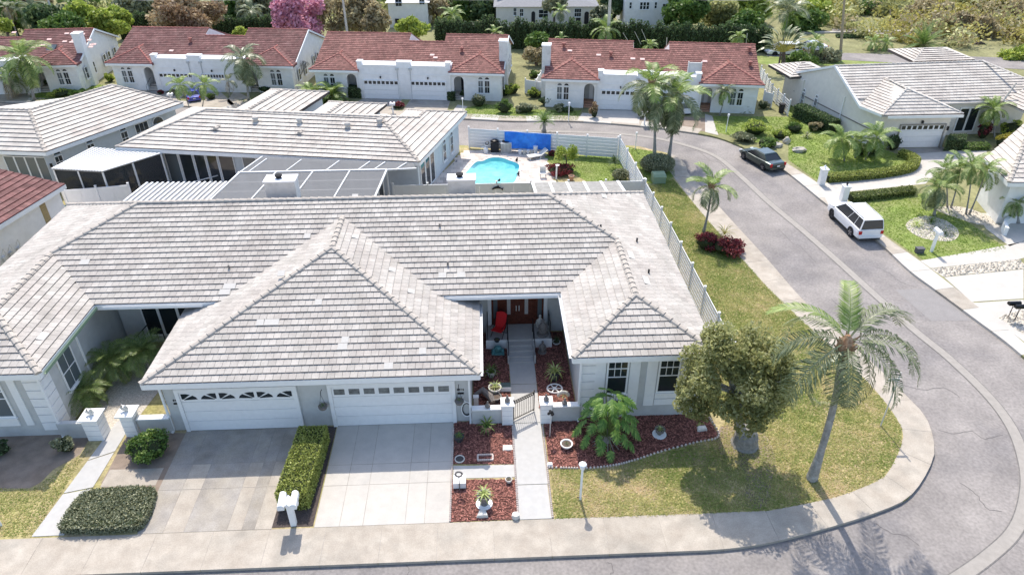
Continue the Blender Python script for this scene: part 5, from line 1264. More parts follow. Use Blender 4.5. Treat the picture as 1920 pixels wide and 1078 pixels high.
board_fence('lattice_fence', 'white picket fence beside the chimney of the bright red house', [xy(G(1024, 120, 1.4)), xy(G(1004, 152, 1.4))], 1.4, 1, vertical=.3, gapf=.3, step=1.6)
# garage-block extension between second row houses and gates
for lab, px0, px1 in (('white garden wall with small gate right of the bright red house', (1434, 172), (1450, 176)),):
    board_fence('garden_wall', lab, [xy(G(*px0, 1.3)), xy(G(*px1, 1.3))], 1.3, 1, vertical=.8, gapf=.01, cat='wall')
# ============================================================ FAR BUILDINGS
def far_building(label, x0, x1, y0, dep, h, wall, roofm, wins, hip=True, overh=.3, roofh=.8, doors=(), F=None):
    F = F or frame(x0, y0, R(-2)); Wd = x1-x0
    t = thing('townhouse', label, 'building', (x0, y0, 0), R(-2))
    mb = MB(F); mb.box(0, Wd, 0, dep, 0, h); mb.build('wall', wall, t)
    mb = MB(F); o = overh; vs = [(-o, -o, h), (Wd+o, -o, h), (Wd+o, dep+o, h), (-o, dep+o, h)]
    if hip: vs += [(dep*.4, dep/2, h+roofh), (Wd-dep*.4, dep/2, h+roofh)]; fs = [(0, 1, 5, 4), (1, 2, 5), (2, 3, 4, 5), (3, 0, 4), (0, 3, 2, 1)]
    else: vs += [(-o, -o, h+.15), (Wd+o, -o, h+.15), (Wd+o, dep+o, h+.15), (-o, dep+o, h+.15)]; fs = [(4, 5, 6, 7), (0, 1, 5, 4), (1, 2, 6, 5), (3, 0, 4, 7), (0, 3, 2, 1)]
    mb.add(vs, fs); mb.build('roof', roofm, t)
    for a, c, z0, z1, n in wins: window(t, F, a, c, z0, z1, -.01, n, (.5,), fr=.05)
    for a, c, z0, z1 in doors:
        mb = MB(F); mb.poly([(x, -.03, z) for x, z in arch_pts((a+c)/2, z1, (c-a)/2)]+[(a, -.03, z0), (c, -.03, z0)]); mb.build('archway', m_dark, t)
    return t
m_greyroof = mat('grey_shingle', (.22, .22, .23), .9, .1, 2, isl=0)
m_whiteroof = mat('white_flat_roof', (.6, .58, .55), .9, .1, 2)
gA = G(948, 40).x; 
def zy(px, py, y):   # height of photo pixel at depth y
    d = ray(px, py); t = y/d.y; return HC+d.z*t
def xyat(px, py, y): d = ray(px, py); return d.x*y/d.y
yB = 90.
far_building('long cream two-storey building with grey roof and arched porches behind the hedge', xyat(930, 20, yB), xyat(1118, 20, yB), yB, 7, zy(1000, 12, yB), m_creamwall, m_greyroof,
    [(xyat(963, 20, yB)-xyat(930, 20, yB), xyat(968, 20, yB)-xyat(930, 20, yB), 2.2, 3.0, 2), (2.9, 3.3, 2.1, 2.9, 2), (xyat(1077, 20, yB)-xyat(930, 20, yB), xyat(1089, 20, yB)-xyat(930, 20, yB), 2.0, 2.9, 3), (5.2, 6.3, 1.9, 2.8, 2), (7.2, 8.2, .3, 1.2, 2)],
    doors=((4.3, 4.75, .3, 2.4), (9.75, 10.3, .2, 2.3), (10.75, 11.3, .2, 2.3)))
yC = 91.
C0 = xyat(1172, 20, yC)
far_building('white two-storey building with dark square windows beyond the hedge', C0, xyat(1262, 20, yC), yC, 7, 4.6, m_whitewall, m_whiteroof,
    [(.5, .75, 2.6, 3.3, 1), (1.8, 2.1, 2.5, 3.3, 1), (2.2, 2.5, 2.5, 3.3, 1), (2.6, 2.9, 2.5, 3.3, 1), (3.6, 3.85, 2.6, 3.3, 1), (4.6, 5.2, 2.4, 3.1, 2), (5.3, 5.8, 2.4, 3.1, 2)])
yA = 94.
A0 = xyat(728, 20, yA)
far_building('cream two-storey villa with open dark garage behind the orange-tipped palm', A0, xyat(802, 20, yA), yA, 7, zy(760, 5, yA), m_whitewall, m_whiteroof, [(1.0, 1.75, 2.6, 3.4, 2), (4.0, 4.6, 2.8, 3.4, 2)], doors=())
mb = MB(frame(A0, yA, R(-2))); mb.box(.75, 1.9, -.1, -.02, .1, 1.1)
dk_ = thing('garage_opening', 'dark open carport under the cream villa', 'carport', (A0, yA-.2, 0)); mb.build('opening', m_dark, dk_)
far_building('cream villa partly hidden between the dark conifers and the pink tree', xyat(503, 5, 97), xyat(545, 5, 97), 97, 6, 4.6, m_creamwall, m_whiteroof, [(1.0, 1.5, 2.0, 2.9, 1)])
far_building('pale building with grey roof at the left of the cream block', xyat(936, 20, 92), xyat(950, 20, 92), 93, 6, 4.2, m_creamwall, m_greyroof, [(.2, .5, 2, 3, 1)])
far_building('house with a pink tiled roof at the top right corner', xyat(1880, 5, 100), xyat(1880, 5, 100)+16, 103, 9, 1.2, m_whitewall, m_tileR, [], roofh=2.4)
far_building('pale villa glimpsed behind the trees at the top left', xyat(262, 3, 106), xyat(330, 3, 106), 106, 7, 4.2, m_whitewall, m_whiteroof, [(1, 1.6, 2, 2.8, 1)])
# ============================================================ VEGETATION
def xyz_at(px, py, y):
    d = ray(px, py); t = y/d.y; return Vector((d.x*t, y, HC+d.z*t))
def ppm(p): return FPX/((Vector(p)-Vector((0, 0, HC))).dot(_f))     # photo pixels per metre at a point
def cloud(name, pos, size, v, m, parent, flat=0., kind=None, asp=.55):
    """leaf quads at pos (N,3)"""
    n = len(pos); a = rng.normal(size=(n, 3)); a[:, 2] *= (1-flat); a /= np.linalg.norm(a, axis=1)[:, None]
    b2 = rng.normal(size=(n, 3)); b2 -= a*(a*b2).sum(1)[:, None]; b2 /= np.linalg.norm(b2, axis=1)[:, None]
    s = (size*rng.uniform(.6, 1.35, n))[:, None]
    V = np.stack([pos-a*s, pos+b2*s*asp, pos+a*s, pos-b2*s*asp], axis=1)
    return tri_cloud(name, V, 4, v, m, kind, parent)
def ell(n, c, r, shell=.55):
    d = rng.normal(size=(n, 3)); d /= np.linalg.norm(d, axis=1)[:, None]
    k = rng.uniform(shell, 1., n)**.7
    return np.array(c)+d*k[:, None]*np.array(r)
def crown_points(n, c, r, K=22, cr=.36, low=-.7):
    cs = []
    while len(cs) < K:
        d = rng.normal(size=3); d /= np.linalg.norm(d)
        if d[2] < low: continue
        cs.append(np.array(c)+d*np.array(r)*rng.uniform(.45, .82))
    P = []; v = []
    per = n//K
    for q in cs:
        rr = np.array(r)*cr*rng.uniform(.7, 1.25); P.append(ell(per, q, rr, .3)); v.append(np.full(per, rng.uniform(.3, .7))+rng.uniform(-.3, .3, per))
    return np.concatenate(P), np.concatenate(v), cs
def limbs(mb, base, top, r, cs, k=7):
    base = Vector(base); top = Vector(top)
    mb.tube([base, base.lerp(top, .5)+Vector((random.uniform(-.1, .1), random.uniform(-.1, .1), 0))*r*3, top], [r*1.25, r, r*.75], 8)
    for q in random.sample(cs, min(k, len(cs))):
        q = Vector(q); mid = top.lerp(q, .5)+Vector((0, 0, .1)); mb.tube([top, mid, q], [r*.6, r*.35, r*.12], 5, caps=False)
def tree(label, base, c, r, leaf, n=2600, size=.16, tr=.14, K=22, cr=.36, name='tree', cat='tree', bark=None, group=None, low=-.6, k=7, fork=None):
    base = Vector(base); t = thing(name, label, cat, (base.x, base.y, base.z), 0, group)
    P, v, cs = crown_points(n, c, r, K, cr, low)
    cloud('crown', P, size, v, leaf, t)
    mb = MB(); top = Vector(c)-Vector((0, 0, r[2]*.45)); top.z = max(top.z, base.z+.3)
    if fork: top = Vector(fork)
    limbs(mb, base, top, tr, cs, k); mb.build('trunk', bark or m_barkb, t, smooth=True)
    return t
def bush(label, base, rx, ry, h, leaf, n=900, size=.07, name='shrub', cat='shrub', group=None, K=None, z0=0.):
    b2 = Vector(base); t = thing(name, label, cat, (b2.x, b2.y, 0), 0, group)
    c = (b2.x, b2.y, z0+h*.5)
    if K: P, v, cs = crown_points(n, c, (rx, ry, h*.55), K, .42, -.5)
    else: P = ell(n, c, (rx, ry, h*.55), .75); v = rng.uniform(.15, .9, n)
    P[:, 2] = np.abs(P[:, 2])
    cloud('foliage', P, size, v, leaf, t)
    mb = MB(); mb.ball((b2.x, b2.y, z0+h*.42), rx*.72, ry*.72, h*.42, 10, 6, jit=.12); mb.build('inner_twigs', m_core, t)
    return t
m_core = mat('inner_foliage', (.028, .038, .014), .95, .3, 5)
def box_hedge(label, poly, h, leaf, dens=420, size=.045, name='hedge', top=None, rnd=.08, core=.06, m_c=None):
    """clipped hedge with the plan outline poly (world)"""
    P = fixw([(p[0], p[1]) for p in poly]); cx = sum(p[0] for p in P)/len(P); cy = sum(p[1] for p in P)/len(P)
    t = thing(name, label, 'hedge', (cx, cy, 0))
    X = [p[0] for p in P]; Y = [p[1] for p in P]; n = int((max(X)-min(X))*(max(Y)-min(Y))*dens)
    x = rng.uniform(min(X), max(X), n); y = rng.uniform(min(Y), max(Y), n); k = inpoly(x, y, P)
    # rounded shoulder: lower near the outline
    x = x[k]; y = y[k]
    dmin = np.full(len(x), 9.)
    for i in range(len(P)):
        x1, y1 = P[i]; x2, y2 = P[(i+1) % len(P)]; L2 = (x2-x1)**2+(y2-y1)**2+1e-9
        tt = np.clip(((x-x1)*(x2-x1)+(y-y1)*(y2-y1))/L2, 0, 1); dmin = np.minimum(dmin, np.hypot(x-x1-tt*(x2-x1), y-y1-tt*(y2-y1)))
    z = h-rnd*np.exp(-dmin/.12)+rng.uniform(-.035, .03, len(x))+.02*np.sin(x*5)*np.cos(y*4)
    A = [np.stack([x, y, z], 1)]
    for i in range(len(P)):
        x1, y1 = P[i]; x2, y2 = P[(i+1) % len(P)]; L = math.hypot(x2-x1, y2-y1); m_ = int(L*h*dens)
        tt = rng.uniform(0, 1, m_); nx, ny = (y2-y1)/L, -(x2-x1)/L; of = rng.uniform(-.05, .015, m_)
        A.append(np.stack([x1+(x2-x1)*tt+nx*of, y1+(y2-y1)*tt+ny*of, rng.uniform(.02, h-.02, m_)], 1))
    A = np.concatenate(A); cloud('foliage', A, size, rng.uniform(.1, 1, len(A)), leaf, t)
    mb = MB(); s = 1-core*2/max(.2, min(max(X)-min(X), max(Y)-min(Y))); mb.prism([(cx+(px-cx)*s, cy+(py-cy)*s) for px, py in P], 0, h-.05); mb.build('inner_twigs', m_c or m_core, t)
    return t
def path_hedge(label, pts, w, h, leaf, dens=300, size=.06, name='hedge'):
    D = [Vector(p) for p in pts]; L = []; Rr = []
    for i, p in enumerate(D):
        d = (D[min(i+1, len(D)-1)]-D[max(i-1, 0)]).normalized(); nn = Vector((-d.y, d.x, 0))*w/2; L.append(p+nn); Rr.append(p-nn)
    poly = [xy(p) for p in L]+[xy(p) for p in Rr[::-1]]
    P = poly; cx, cy = D[len(D)//2].x, D[len(D)//2].y; t = thing(name, label, 'hedge', (cx, cy, 0))
    A = []
    for i in range(len(D)-1):
        a, c = D[i], D[i+1]; ln = (c-a).length; nt_ = int(ln*w*dens); ns = int(ln*h*dens)
        d = (c-a).normalized(); nn = Vector((-d.y, d.x, 0))
        tt = rng.uniform(0, 1, nt_); ss = rng.uniform(-.5, .5, nt_)*w
        A.append(np.stack([a.x+(c.x-a.x)*tt+nn.x*ss, a.y+(c.y-a.y)*tt+nn.y*ss, h+rng.uniform(-.05, .04, nt_)-.12*np.abs(ss*2/w)**4], 1))
        for sg in (-1, 1):
            tt = rng.uniform(0, 1, ns); A.append(np.stack([a.x+(c.x-a.x)*tt+nn.x*sg*w/2, a.y+(c.y-a.y)*tt+nn.y*sg*w/2, rng.uniform(.02, h, ns)], 1))
    A = np.concatenate(A); cloud('foliage', A, size, rng.uniform(.1, 1, len(A)), leaf, t)
    mb = MB()
    for i in range(len(D)-1):
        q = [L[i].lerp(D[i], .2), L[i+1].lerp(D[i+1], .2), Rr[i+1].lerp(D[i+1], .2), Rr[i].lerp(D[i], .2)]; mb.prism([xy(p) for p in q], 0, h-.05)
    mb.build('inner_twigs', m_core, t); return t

# ---- palms
def frond_mesh(name, L, n, ll, lw, arch, m, fwd=.55, hang=.35, bare=.12, vee=.25, side_rand=.1, rach=.018, seed=0):
    rs = np.random.default_rng(seed); vs = []; fs = []; val = []
    ns = 12; pts = []; x = z = 0.; ang = 0.
    for i in range(ns+1):
        t = i/ns; pts.append((x, z)); ang = -arch*t**1.3; x += L/ns*cos(ang); z += L/ns*sin(ang)
    def at(t):
        f = t*ns; i = min(int(f), ns-1); q = f-i; a, c = pts[i], pts[i+1]; return a[0]+(c[0]-a[0])*q, a[1]+(c[1]-a[1])*q, atan2(c[1]-a[1], c[0]-a[0])
    for i in range(ns):     # rachis
        r0 = rach*(1-i/ns*.8); r1 = rach*(1-(i+1)/ns*.8); a, c = pts[i], pts[i+1]; b0 = len(vs)
        vs += [(a[0], -r0, a[1]), (a[0], r0, a[1]), (c[0], r1, c[1]), (c[0], -r1, c[1]), (a[0], 0, a[1]-r0), (c[0], 0, c[1]-r1)]
        fs += [(b0, b0+3, b0+2, b0+1), (b0, b0+4, b0+5, b0+3), (b0+1, b0+2, b0+5, b0+4)]; val += [.75]*3
    for i in range(n):
        t = bare+(1-bare)*(i+.5)/n; px, pz, a = at(t); le = ll*(.45+.75*sin(pi*min(1, t*.92+.06))**.7)*(.62 if t > .93 else 1)
        for sgn in (-1, 1):
            f = fwd+.5*t+rs.uniform(-side_rand, side_rand); h = hang*(.5+.8*rs.random())
            d = Vector((f*cos(a), sgn, f*sin(a)+vee)).normalized(); side = Vector((cos(a), 0, sin(a)))
            p0 = Vector((px, 0, pz)); p1 = p0+d*le*.5; d2 = (d+Vector((0, 0, -h*1.3))).normalized(); p2 = p1+d2*le*.5
            b0 = len(vs); wv = side*lw*.5; vs += [tuple(p0-wv*.4), tuple(p0+wv*.4), tuple(p1+wv), tuple(p1-wv), tuple(p2)]
            fs += [(b0, b0+1, b0+2, b0+3), (b0+3, b0+2, b0+4)]; q = rs.uniform(.15, .85); val += [q, q]
    me = bpy.data.meshes.new(name); me.from_pydata(vs, [], fs); me.materials.append(m)
    at_ = me.attributes.new('v', 'FLOAT', 'FACE'); at_.data.foreach_set('value', np.array(val, dtype=np.float32)); me.update(); return me
def blade_mesh(name, L, w_, arch, m, seed=0, nseg=5):
    rs = np.random.default_rng(seed); vs = []; fs = []; x = z = 0
    for i in range(nseg+1):
        t = i/nseg; ww = w_*sin(pi*(.12+.86*t)); a = -arch*t; vs += [(x, -ww/2, z+ww*.15), (x, ww/2, z+ww*.15)]
        x += L/nseg*cos(a); z += L/nseg*sin(a)
    for i in range(nseg): fs.append((2*i, 2*i+2, 2*i+3, 2*i+1))
    me = bpy.data.meshes.new(name); me.from_pydata(vs, [], fs); me.materials.append(m)
    at_ = me.attributes.new('v', 'FLOAT', 'FACE'); at_.data.foreach_set('value', rs.uniform(.3, .8, nseg).astype(np.float32)); me.update(); return me
FR = {
 'queen': [frond_mesh('frond', 3.6, 50, .70, .05, 2.2, lm_palmg, seed=s, hang=1.3, rach=.028, side_rand=.3) for s in (1, 2, 3)],
 'queeny': [frond_mesh('frond', 3.2, 56, .56, .062, 1.7, lm_palmy, seed=s, hang=.5, rach=.03) for s in (4,)],
 'mid': [frond_mesh('frond', 1., 28, .25, .036, 1.8, lm_palm, seed=s, hang=.7, rach=.012) for s in (5, 6)],
 'midy': [frond_mesh('frond', 1., 26, .25, .04, 1.6, lm_palmy, seed=s, hang=.5, rach=.012) for s in (7, 8)],
 'midg': [frond_mesh('frond', 1., 28, .26, .036, 1.9, lm_palmg, seed=s, hang=.8, rach=.012) for s in (9, 10)],
 'robe': [frond_mesh('frond', 1., 34, .26, .02, 1.45, lm_palm, seed=s, hang=.5, rach=.01, vee=.35) for s in (11, 12)],
 'date': [frond_mesh('frond', 1., 30, .16, .022, .7, lm_green, seed=s, hang=.2, rach=.012) for s in (13, 14)],
 'dry': [frond_mesh('frond', 1., 20, .18, .022, 1.9, lm_dry, seed=15, hang=1., rach=.012)],
 'blade': [blade_mesh('leaf', 1., .10, 1.2, lm_green, s) for s in (1, 2)],
 'bladey': [blade_mesh('leaf', 1., .07, 1.7, lm_spider, s) for s in (3, 4)],
 'bladed': [blade_mesh('leaf', 1., .09, .6, lm_dark, s) for s in (5, 6)],
 'bladeg': [blade_mesh('leaf', 1., .16, .5, lm_hedgeg, s) for s in (7, 8)],
 'banana': [blade_mesh('leaf', 1., .30, 1.0, lm_palmg, s) for s in (9, 10)],
 'grassy': [blade_mesh('leaf', 1., .035, 1.7, lm_gold, s) for s in (11, 12)],
}
def rosette(parent, top, kinds, n, L, pmax=75, pmin=-45, az0=0., name='frond', jit=8, powr=1.):
    """fronds from nearly upright to hanging"""
    rootm = root_matrix(parent).inverted(); tp = rootm @ Vector(top)
    for i in range(n):
        t = (i/(max(1, n-1)))**powr; pt = R(pmax+(pmin-pmax)*t+random.uniform(-jit, jit)); az = az0+i*2.39996+random.uniform(-.15, .15)
        k = FR[kinds[min(len(kinds)-1, int(t*len(kinds)))]]; me = k[i % len(k)]
        inst(name, me, parent, tp, (random.uniform(-.25, .25), -pt, az), L*random.uniform(.88, 1.1))
def palm(label, base, top, kinds, n, L, r=.11, name='palm_tree', cat='palm tree', pmax=75, pmin=-45, shaft=0., rings=0, group=None, az0=None, bark=None, powr=1.):
    b2, tp = Vector(base), Vector(top); t = thing(name, label, cat, (b2.x, b2.y, 0), 0, group)
    n_ = 9 if rings == 0 else rings; pts = []; rr = []
    for i in range(n_+1):
        q = i/n_; p = b2.lerp(tp, q); bow = sin(pi*q)*.04*(tp-b2).length; p = p+Vector((bow*.5, 0, 0)); pts.append(p)
        rr.append(r*(1.3-.5*min(1, q*4))*(1-.18*q)*(1+(.05 if (rings and i % 2) else 0)))
    mb = MB(); mb.tube(pts, rr, 10 if r > .1 else 7); mb.build('trunk', bark or m_bark, t, smooth=not rings)
    if shaft:
        mb = MB(); d = (tp-b2).normalized()
        mb.tube([tp-d*shaft*.6, tp-d*shaft*.1, tp+d*shaft*.6, tp+d*shaft*1.1], [r*1.1, r*1.9, r*1.5, r*.4], 9)
        for k in range(14):
            az = k*2.4; a = tp-d*shaft*(.5-.09*k)+Vector((cos(az), sin(az), 0))*r*1.2; c = a+Vector((cos(az)*.16, sin(az)*.16, .26)); mb.tube([a, c], [.045, .02], 5)
        mb.build('crown_boots', m_boot, t)
    rosette(t, tp, kinds, n, L, pmax, pmin, random.uniform(0, 6) if az0 is None else az0, powr=powr)
    return t
def unitpalm(label, bpx, tpx, kinds, n, Lpx, r=.07, **kw):
    """palm from the photo pixel of its foot and of its crown; Lpx frond reach in photo pixels"""
    b2 = G(*bpx); tp = xyz_at(tpx[0], tpx[1], b2.y); tp.z = max(tp.z, .15); L = Lpx/ppm(tp)*1.25
    return palm(label, b2, tp, kinds, n, L, r, **kw)

m_bootg = mat('grey_rough_bark', (.24, .225, .205), .95, .25, 4, .6, 15)
# the big queen palm on the corner
b0 = G(1522, 897); tp = xyz_at(1584, 655, b0.y)
bp = palm('tall queen palm with drooping fronds leaning over the street corner', b0, tp, ['queen'], 0, 1, .17, shaft=.55, rings=46)
tl = root_matrix(bp).inverted() @ (tp+Vector((0, 0, .35)))
spec = [(80, 62), (150, 40), (178, 8), (205, -18), (232, -48), (285, -50), (318, -35), (345, -8), (10, 12), (38, 35), (62, 20), (118, 10), (100, 50), (20, 45), (165, 55), (255, -25), (330, 20), (305, 0), (215, 25), (135, -15), (190, -45), (352, -40), (45, 70)]
for i, (az, pt) in enumerate(spec):
    if i in (6, 12, 14, 18, 22): continue
    k = FR['queeny'] if i in (0, 1) else FR['queen']
    inst('frond', k[i % len(k)], bp, tl, (random.uniform(-.3, .3), -R(pt+8), R(az+random.uniform(-6, 6))), random.uniform(.78, 1.02))
# small side-lawn palm, the tall pair, and other palms
unitpalm('slim palm growing from the red-leaved bed beside the side lawn', (1319, 436), (1334, 352), ['midy', 'midg'], 13, 46, r=.09, pmin=-40, shaft=.25)
unitpalm('left tall queen palm of the pair rising from the round clipped bush', (1227, 296), (1222, 160), ['midy', 'midg', 'midg'], 18, 60, r=.13, pmin=-70, shaft=.4)
unitpalm('right tall queen palm of the pair rising from the round clipped bush', (1254, 296), (1264, 182), ['midy', 'midg', 'midg'], 20, 66, r=.13, pmin=-75, shaft=.4)
unitpalm('tall palm before the dark red house at the far left', (64, 188), (42, 108), ['mid', 'midy', 'mid'], 18, 50, r=.13, pmin=-60)
unitpalm('shaggy shorter palm with hanging brown fronds at the left edge', (22, 184), (15, 145), ['mid', 'midg', 'dry'], 18, 40, r=.16, pmin=-80)
unitpalm('feathery palm in front of the dark red house garage', (466, 188), (455, 112), ['midg'], 20, 42, r=.11, pmin=-70)
unitpalm('thin palm beside the white downpipe wall of the dark red house', (430, 182), (428, 152), ['midg', 'dry'], 8, 20, r=.05, pmin=-70)
unitpalm('left small bright palm near the blue car', (358, 212), (338, 160), ['midy'], 12, 26, r=.05, pmin=-30)
unitpalm('right small bright palm near the blue car', (379, 205), (383, 160), ['midy'], 12, 26, r=.05, pmin=-30)
unitpalm('small round-headed palm by the twin arched windows of the bright red house', (1349, 217), (1360, 172), ['midg', 'midy'], 16, 22, r=.06, pmin=-45)
unitpalm('dwarf palm nearest the driveway in the island bed of the gabled house', (1622, 300), (1643, 258), ['midy'], 16, 34, r=.06, pmin=-40)
unitpalm('dwarf palm with two bent stems in the middle of the island bed', (1583, 302), (1578, 262), ['midy'], 16, 34, r=.06, pmin=-40)
unitpalm('third dwarf palm behind the others in the island bed', (1603, 296), (1607, 266), ['midy'], 12, 28, r=.06, pmin=-40)
unitpalm('palm with pale stem beside the French doors of the gabled house', (1864, 258), (1862, 205), ['midy'], 18, 30, r=.07, pmin=-45)
unitpalm('leaning grey-green palm left of the clump on the right lawn', (1751, 404), (1761, 352), ['mid', 'midg'], 16, 40, r=.09, pmin=-60)
for i, (b_, t_) in enumerate((((1776, 388), (1772, 320)), ((1783, 390), (1800, 318)), ((1811, 402), (1822, 312)), ((1817, 403), (1848, 322)))):
    unitpalm(('leftmost stem of the bright palm clump by the white side wall', 'second stem of the bright palm clump by the white side wall', 'tallest stem of the bright palm clump by the white side wall', 'rightmost stem of the bright palm clump by the white side wall')[i], b_, t_, ['midy', 'mid'], 12, 32, r=.06, pmin=-35, group='palms clumped by the white side wall')
unitpalm('short stout palm above the curved white planter', (1908, 418), (1905, 380), ['mid'], 16, 28, r=.12, pmin=-40)
# three courtyard dwarf date palms by the left entrance
for lab, bpx, tz, Lm in (('largest dwarf date palm at the front of the left entrance bed', (166, 760), .75, 1.15), ('dwarf date palm in the middle of the left entrance bed', (222, 712), 1.1, 1.25), ('bright dwarf date palm beside the left glass doors', (283, 700), 1.3, 1.2)):
    b_ = G(*bpx); palm(lab, b_, b_+Vector((0, 0, tz)), ['robe'], 30, Lm, .08, pmax=80, pmin=-25, name='dwarf_palm')
# small sago beyond the back fence
b_ = G(1020, 246); palm('dark spiky sago palm standing behind the pool fence', b_, b_+Vector((0, 0, .75)), ['date'], 34, 1.05, .18, pmax=80, pmin=5, name='sago_palm')
# ---- near trees and shrubs
ob = G(1396, 832); oc = xyz_at(1384, 698, ob.y-.2)
ot = tree('dense olive-green tree overlapping the right bay of the house', ob, tuple(oc), (2.3, 2.1, 2.15), lm_olive, 15000, .075, .2, K=34, cr=.24, bark=m_bark, low=-.8, k=14)
for dx, dy, dz_2, rr_ in ((-1.35, -.2, -.9, 1.1), (1.3, 0, -.75, 1.15), (.25, -.6, -1.25, 1.2), (-.7, .2, 1.0, 1.2), (.9, .1, .7, 1.3)):
    P, v, _c = crown_points(2300, (oc.x+dx, oc.y+dy, oc.z+dz_2), (rr_, rr_, rr_*.95), 13, .34, -.9); cloud('branch_foliage', P, .075, v, lm_olive, ot)
mb = MB(); mb.lathe([(.58, 0), (.5, .12), (.47, .5), (.36, .75), (.2, .95)], tuple(ob), 12); mb.build('trunk_base', m_bootg, ot, label='very thick grey foot of the tree')
# philodendron: big lobed leaves on long stalks
pb = G(1137, 828); ph = thing('philodendron', 'large split-leaf philodendron in front of the bay window', 'plant', tuple(pb))
def lobed(name, m, seed):
    rs = np.random.default_rng(seed); vs = []; fs = []; val = []
    for sg in (-1, 1):
        for i in range(6):
            t = .12+.85*i/5; L = .42*sin(pi*(.25+.6*t))+.06; a = R(75-50*t); p0 = Vector((t*.75, 0, -.12*t*t)); d = Vector((cos(a), sg*sin(a), -.25))
            e = p0+d*L; w_ = .095; s2 = Vector((1, 0, 0))*w_; b0 = len(vs); m2_ = p0+d*L*.55
            vs += [tuple(p0-s2), tuple(p0+s2), tuple(m2_+s2*.8), tuple(m2_-s2*.8), tuple(e+Vector((0, 0, -.05)))]; fs += [(b0, b0+1, b0+2, b0+3), (b0+3, b0+2, b0+4)]; q = rs.uniform(.35, .8); val += [q, q]
    b0 = len(vs); vs += [(0, -.05, 0), (0, .05, 0), (.5, .12, -.03), (.95, 0, -.2), (.5, -.12, -.03)]; fs += [(b0, b0+1, b0+2, b0+3, b0+4)]; val += [.6]
    me = bpy.data.meshes.new(name); me.from_pydata(vs, [], fs); me.materials.append(m); at_ = me.attributes.new('v', 'FLOAT', 'FACE'); at_.data.foreach_set('value', np.array(val, dtype=np.float32)); me.update(); return me
LB_ = [lobed('leaf', lm_phil, s) for s in (1, 2, 3)]
stm = MB()
for i in range(58):
    az = i*2.4+random.uniform(-.2, .2); q = (i/57); rad = .22+.95*q**.8; hz = 2.55-2.1*q**1.3+random.uniform(-.15, .15)
    p = pb+Vector((cos(az)*rad, sin(az)*rad*.8, hz)); b1_ = pb+Vector((cos(az)*.08, sin(az)*.08, .35))
    stm.tube([b1_, b1_.lerp(p, .55)+Vector((0, 0, .25)), p], [.022, .016, .011], 5, caps=False)
    inst('leaf', LB_[i % 3], ph, root_matrix(ph).inverted() @ p, (random.uniform(-.4, .4), R(15+30*q), az), random.uniform(.48, .66))
stm.build('stalks', mat('leaf_stalk', (.16, .22, .07), .6, .1, 5), ph)
mb = MB(); mb.tube([pb, pb+Vector((.05, 0, .3)), pb+Vector((0, 0, .65))], [.16, .13, .1], 9)
for k in range(14): az = k*.45-1.2; mb.tube([pb+Vector((cos(az)*.08, sin(az)*.08, .45)), pb+Vector((cos(az)*.35, sin(az)*.3-.1, .2)), pb+Vector((cos(az)*.62, sin(az)*.5-.15, 0))], [.02, .015, .01], 4)
mb.build('trunk', m_bark, ph)
# clipped hedges in front
hp1 = smooth([V0(-15.25, 17.05), V0(-13.0, 17.02), V0(-12.55, 17.35), V0(-12.62, 18.45), V0(-12.95, 18.85), V0(-15.0, 18.82), V0(-15.42, 18.4), V0(-15.5, 17.4)], 4, True)
box_hedge('low grey-green clipped hedge block with rounded corners by the left walkway', hp1, .42, lm_hedgeg, 900, .04, rnd=.12)
box_hedge('tall box hedge with bright sunlit top between the two driveways', [(-7.9, 17.75), (-6.78, 17.75), (-6.62, 21.2), (-7.75, 21.2)], .98, lm_hedgey, 900, .04)
b_ = G(280, 858); bush('broad leafy green shrub between the left walkway and garage', (b_.x, b_.y+.1, 0), 1.05, .75, 1.0, lm_green, 3200, .07, K=16)
b_ = G(124, 850); bush('small rounded shrub in the brown bed at the left bay', (b_.x, b_.y+.15, 0), .42, .38, .8, lm_hedgeg, 900, .055, K=8)
b_ = G(2, 850); bush('dark shrub at the left frame edge below the bay window', (b_.x, b_.y, 0), .5, .4, .5, lm_dark, 700, .06, K=8)
rb = G(1345, 480)
bush('dark red-leaved bush at the left foot of the slim palm', (G(1326, 470).x, G(1326, 470).y+.35, 0), .8, .75, .9, lm_redb, 1800, .07, K=12)
bush('red-brown bush nearest the pavement beside the slim palm', (G(1366, 482).x, G(1366, 482).y+.6, 0), 1.1, .95, .95, lm_redb, 2600, .07, K=14)
b_ = G(1356, 452); g_ = thing('ornamental_grass', 'golden arching grass between the red bushes beside the slim palm', 'grass plant', tuple(b_)); rosette(g_, b_+Vector((0, 0, .45)), ['grassy'], 46, .95, 85, 5, name='leaf', jit=14)
b_ = G(1236, 328); bush('large round clipped grey-green bush under the tall palm pair', (b_.x, b_.y+.75, 0), 1.28, 1.05, 1.2, lm_hedgeg, 6500, .055)
b_ = G(1062, 318); tree('bright bushy shrub tree inside the red bush in the back yard', b_, tuple(xyz_at(1062, 288, b_.y)), (.85, .8, .75), lm_yel, 2200, .07, .05, K=16, name='shrub_tree')
b_ = G(1052, 332); bush('dark red bush in the back yard under the bright shrub tree', (b_.x, b_.y+.5, 0), 1.25, .75, .75, lm_redb, 2600, .06, K=14)
b_ = G(1150, 316); g_ = thing('yucca', 'dark spiky yucca in the back yard corner', 'plant', tuple(b_)); rosette(g_, b_+Vector((0, 0, .5)), ['bladed'], 60, .62, 88, -10, name='leaf', jit=14)
b_ = G(1164, 338); bush('dry grey-green bush against the fence in the back yard', (b_.x, b_.y+.2, 0), .62, .5, .75, lm_hedgeg, 1300, .05)
b_ = G(1035, 292); bush('small red plant at the foot of the blue tarp', b_, .3, .25, .4, lm_redb, 300, .06)
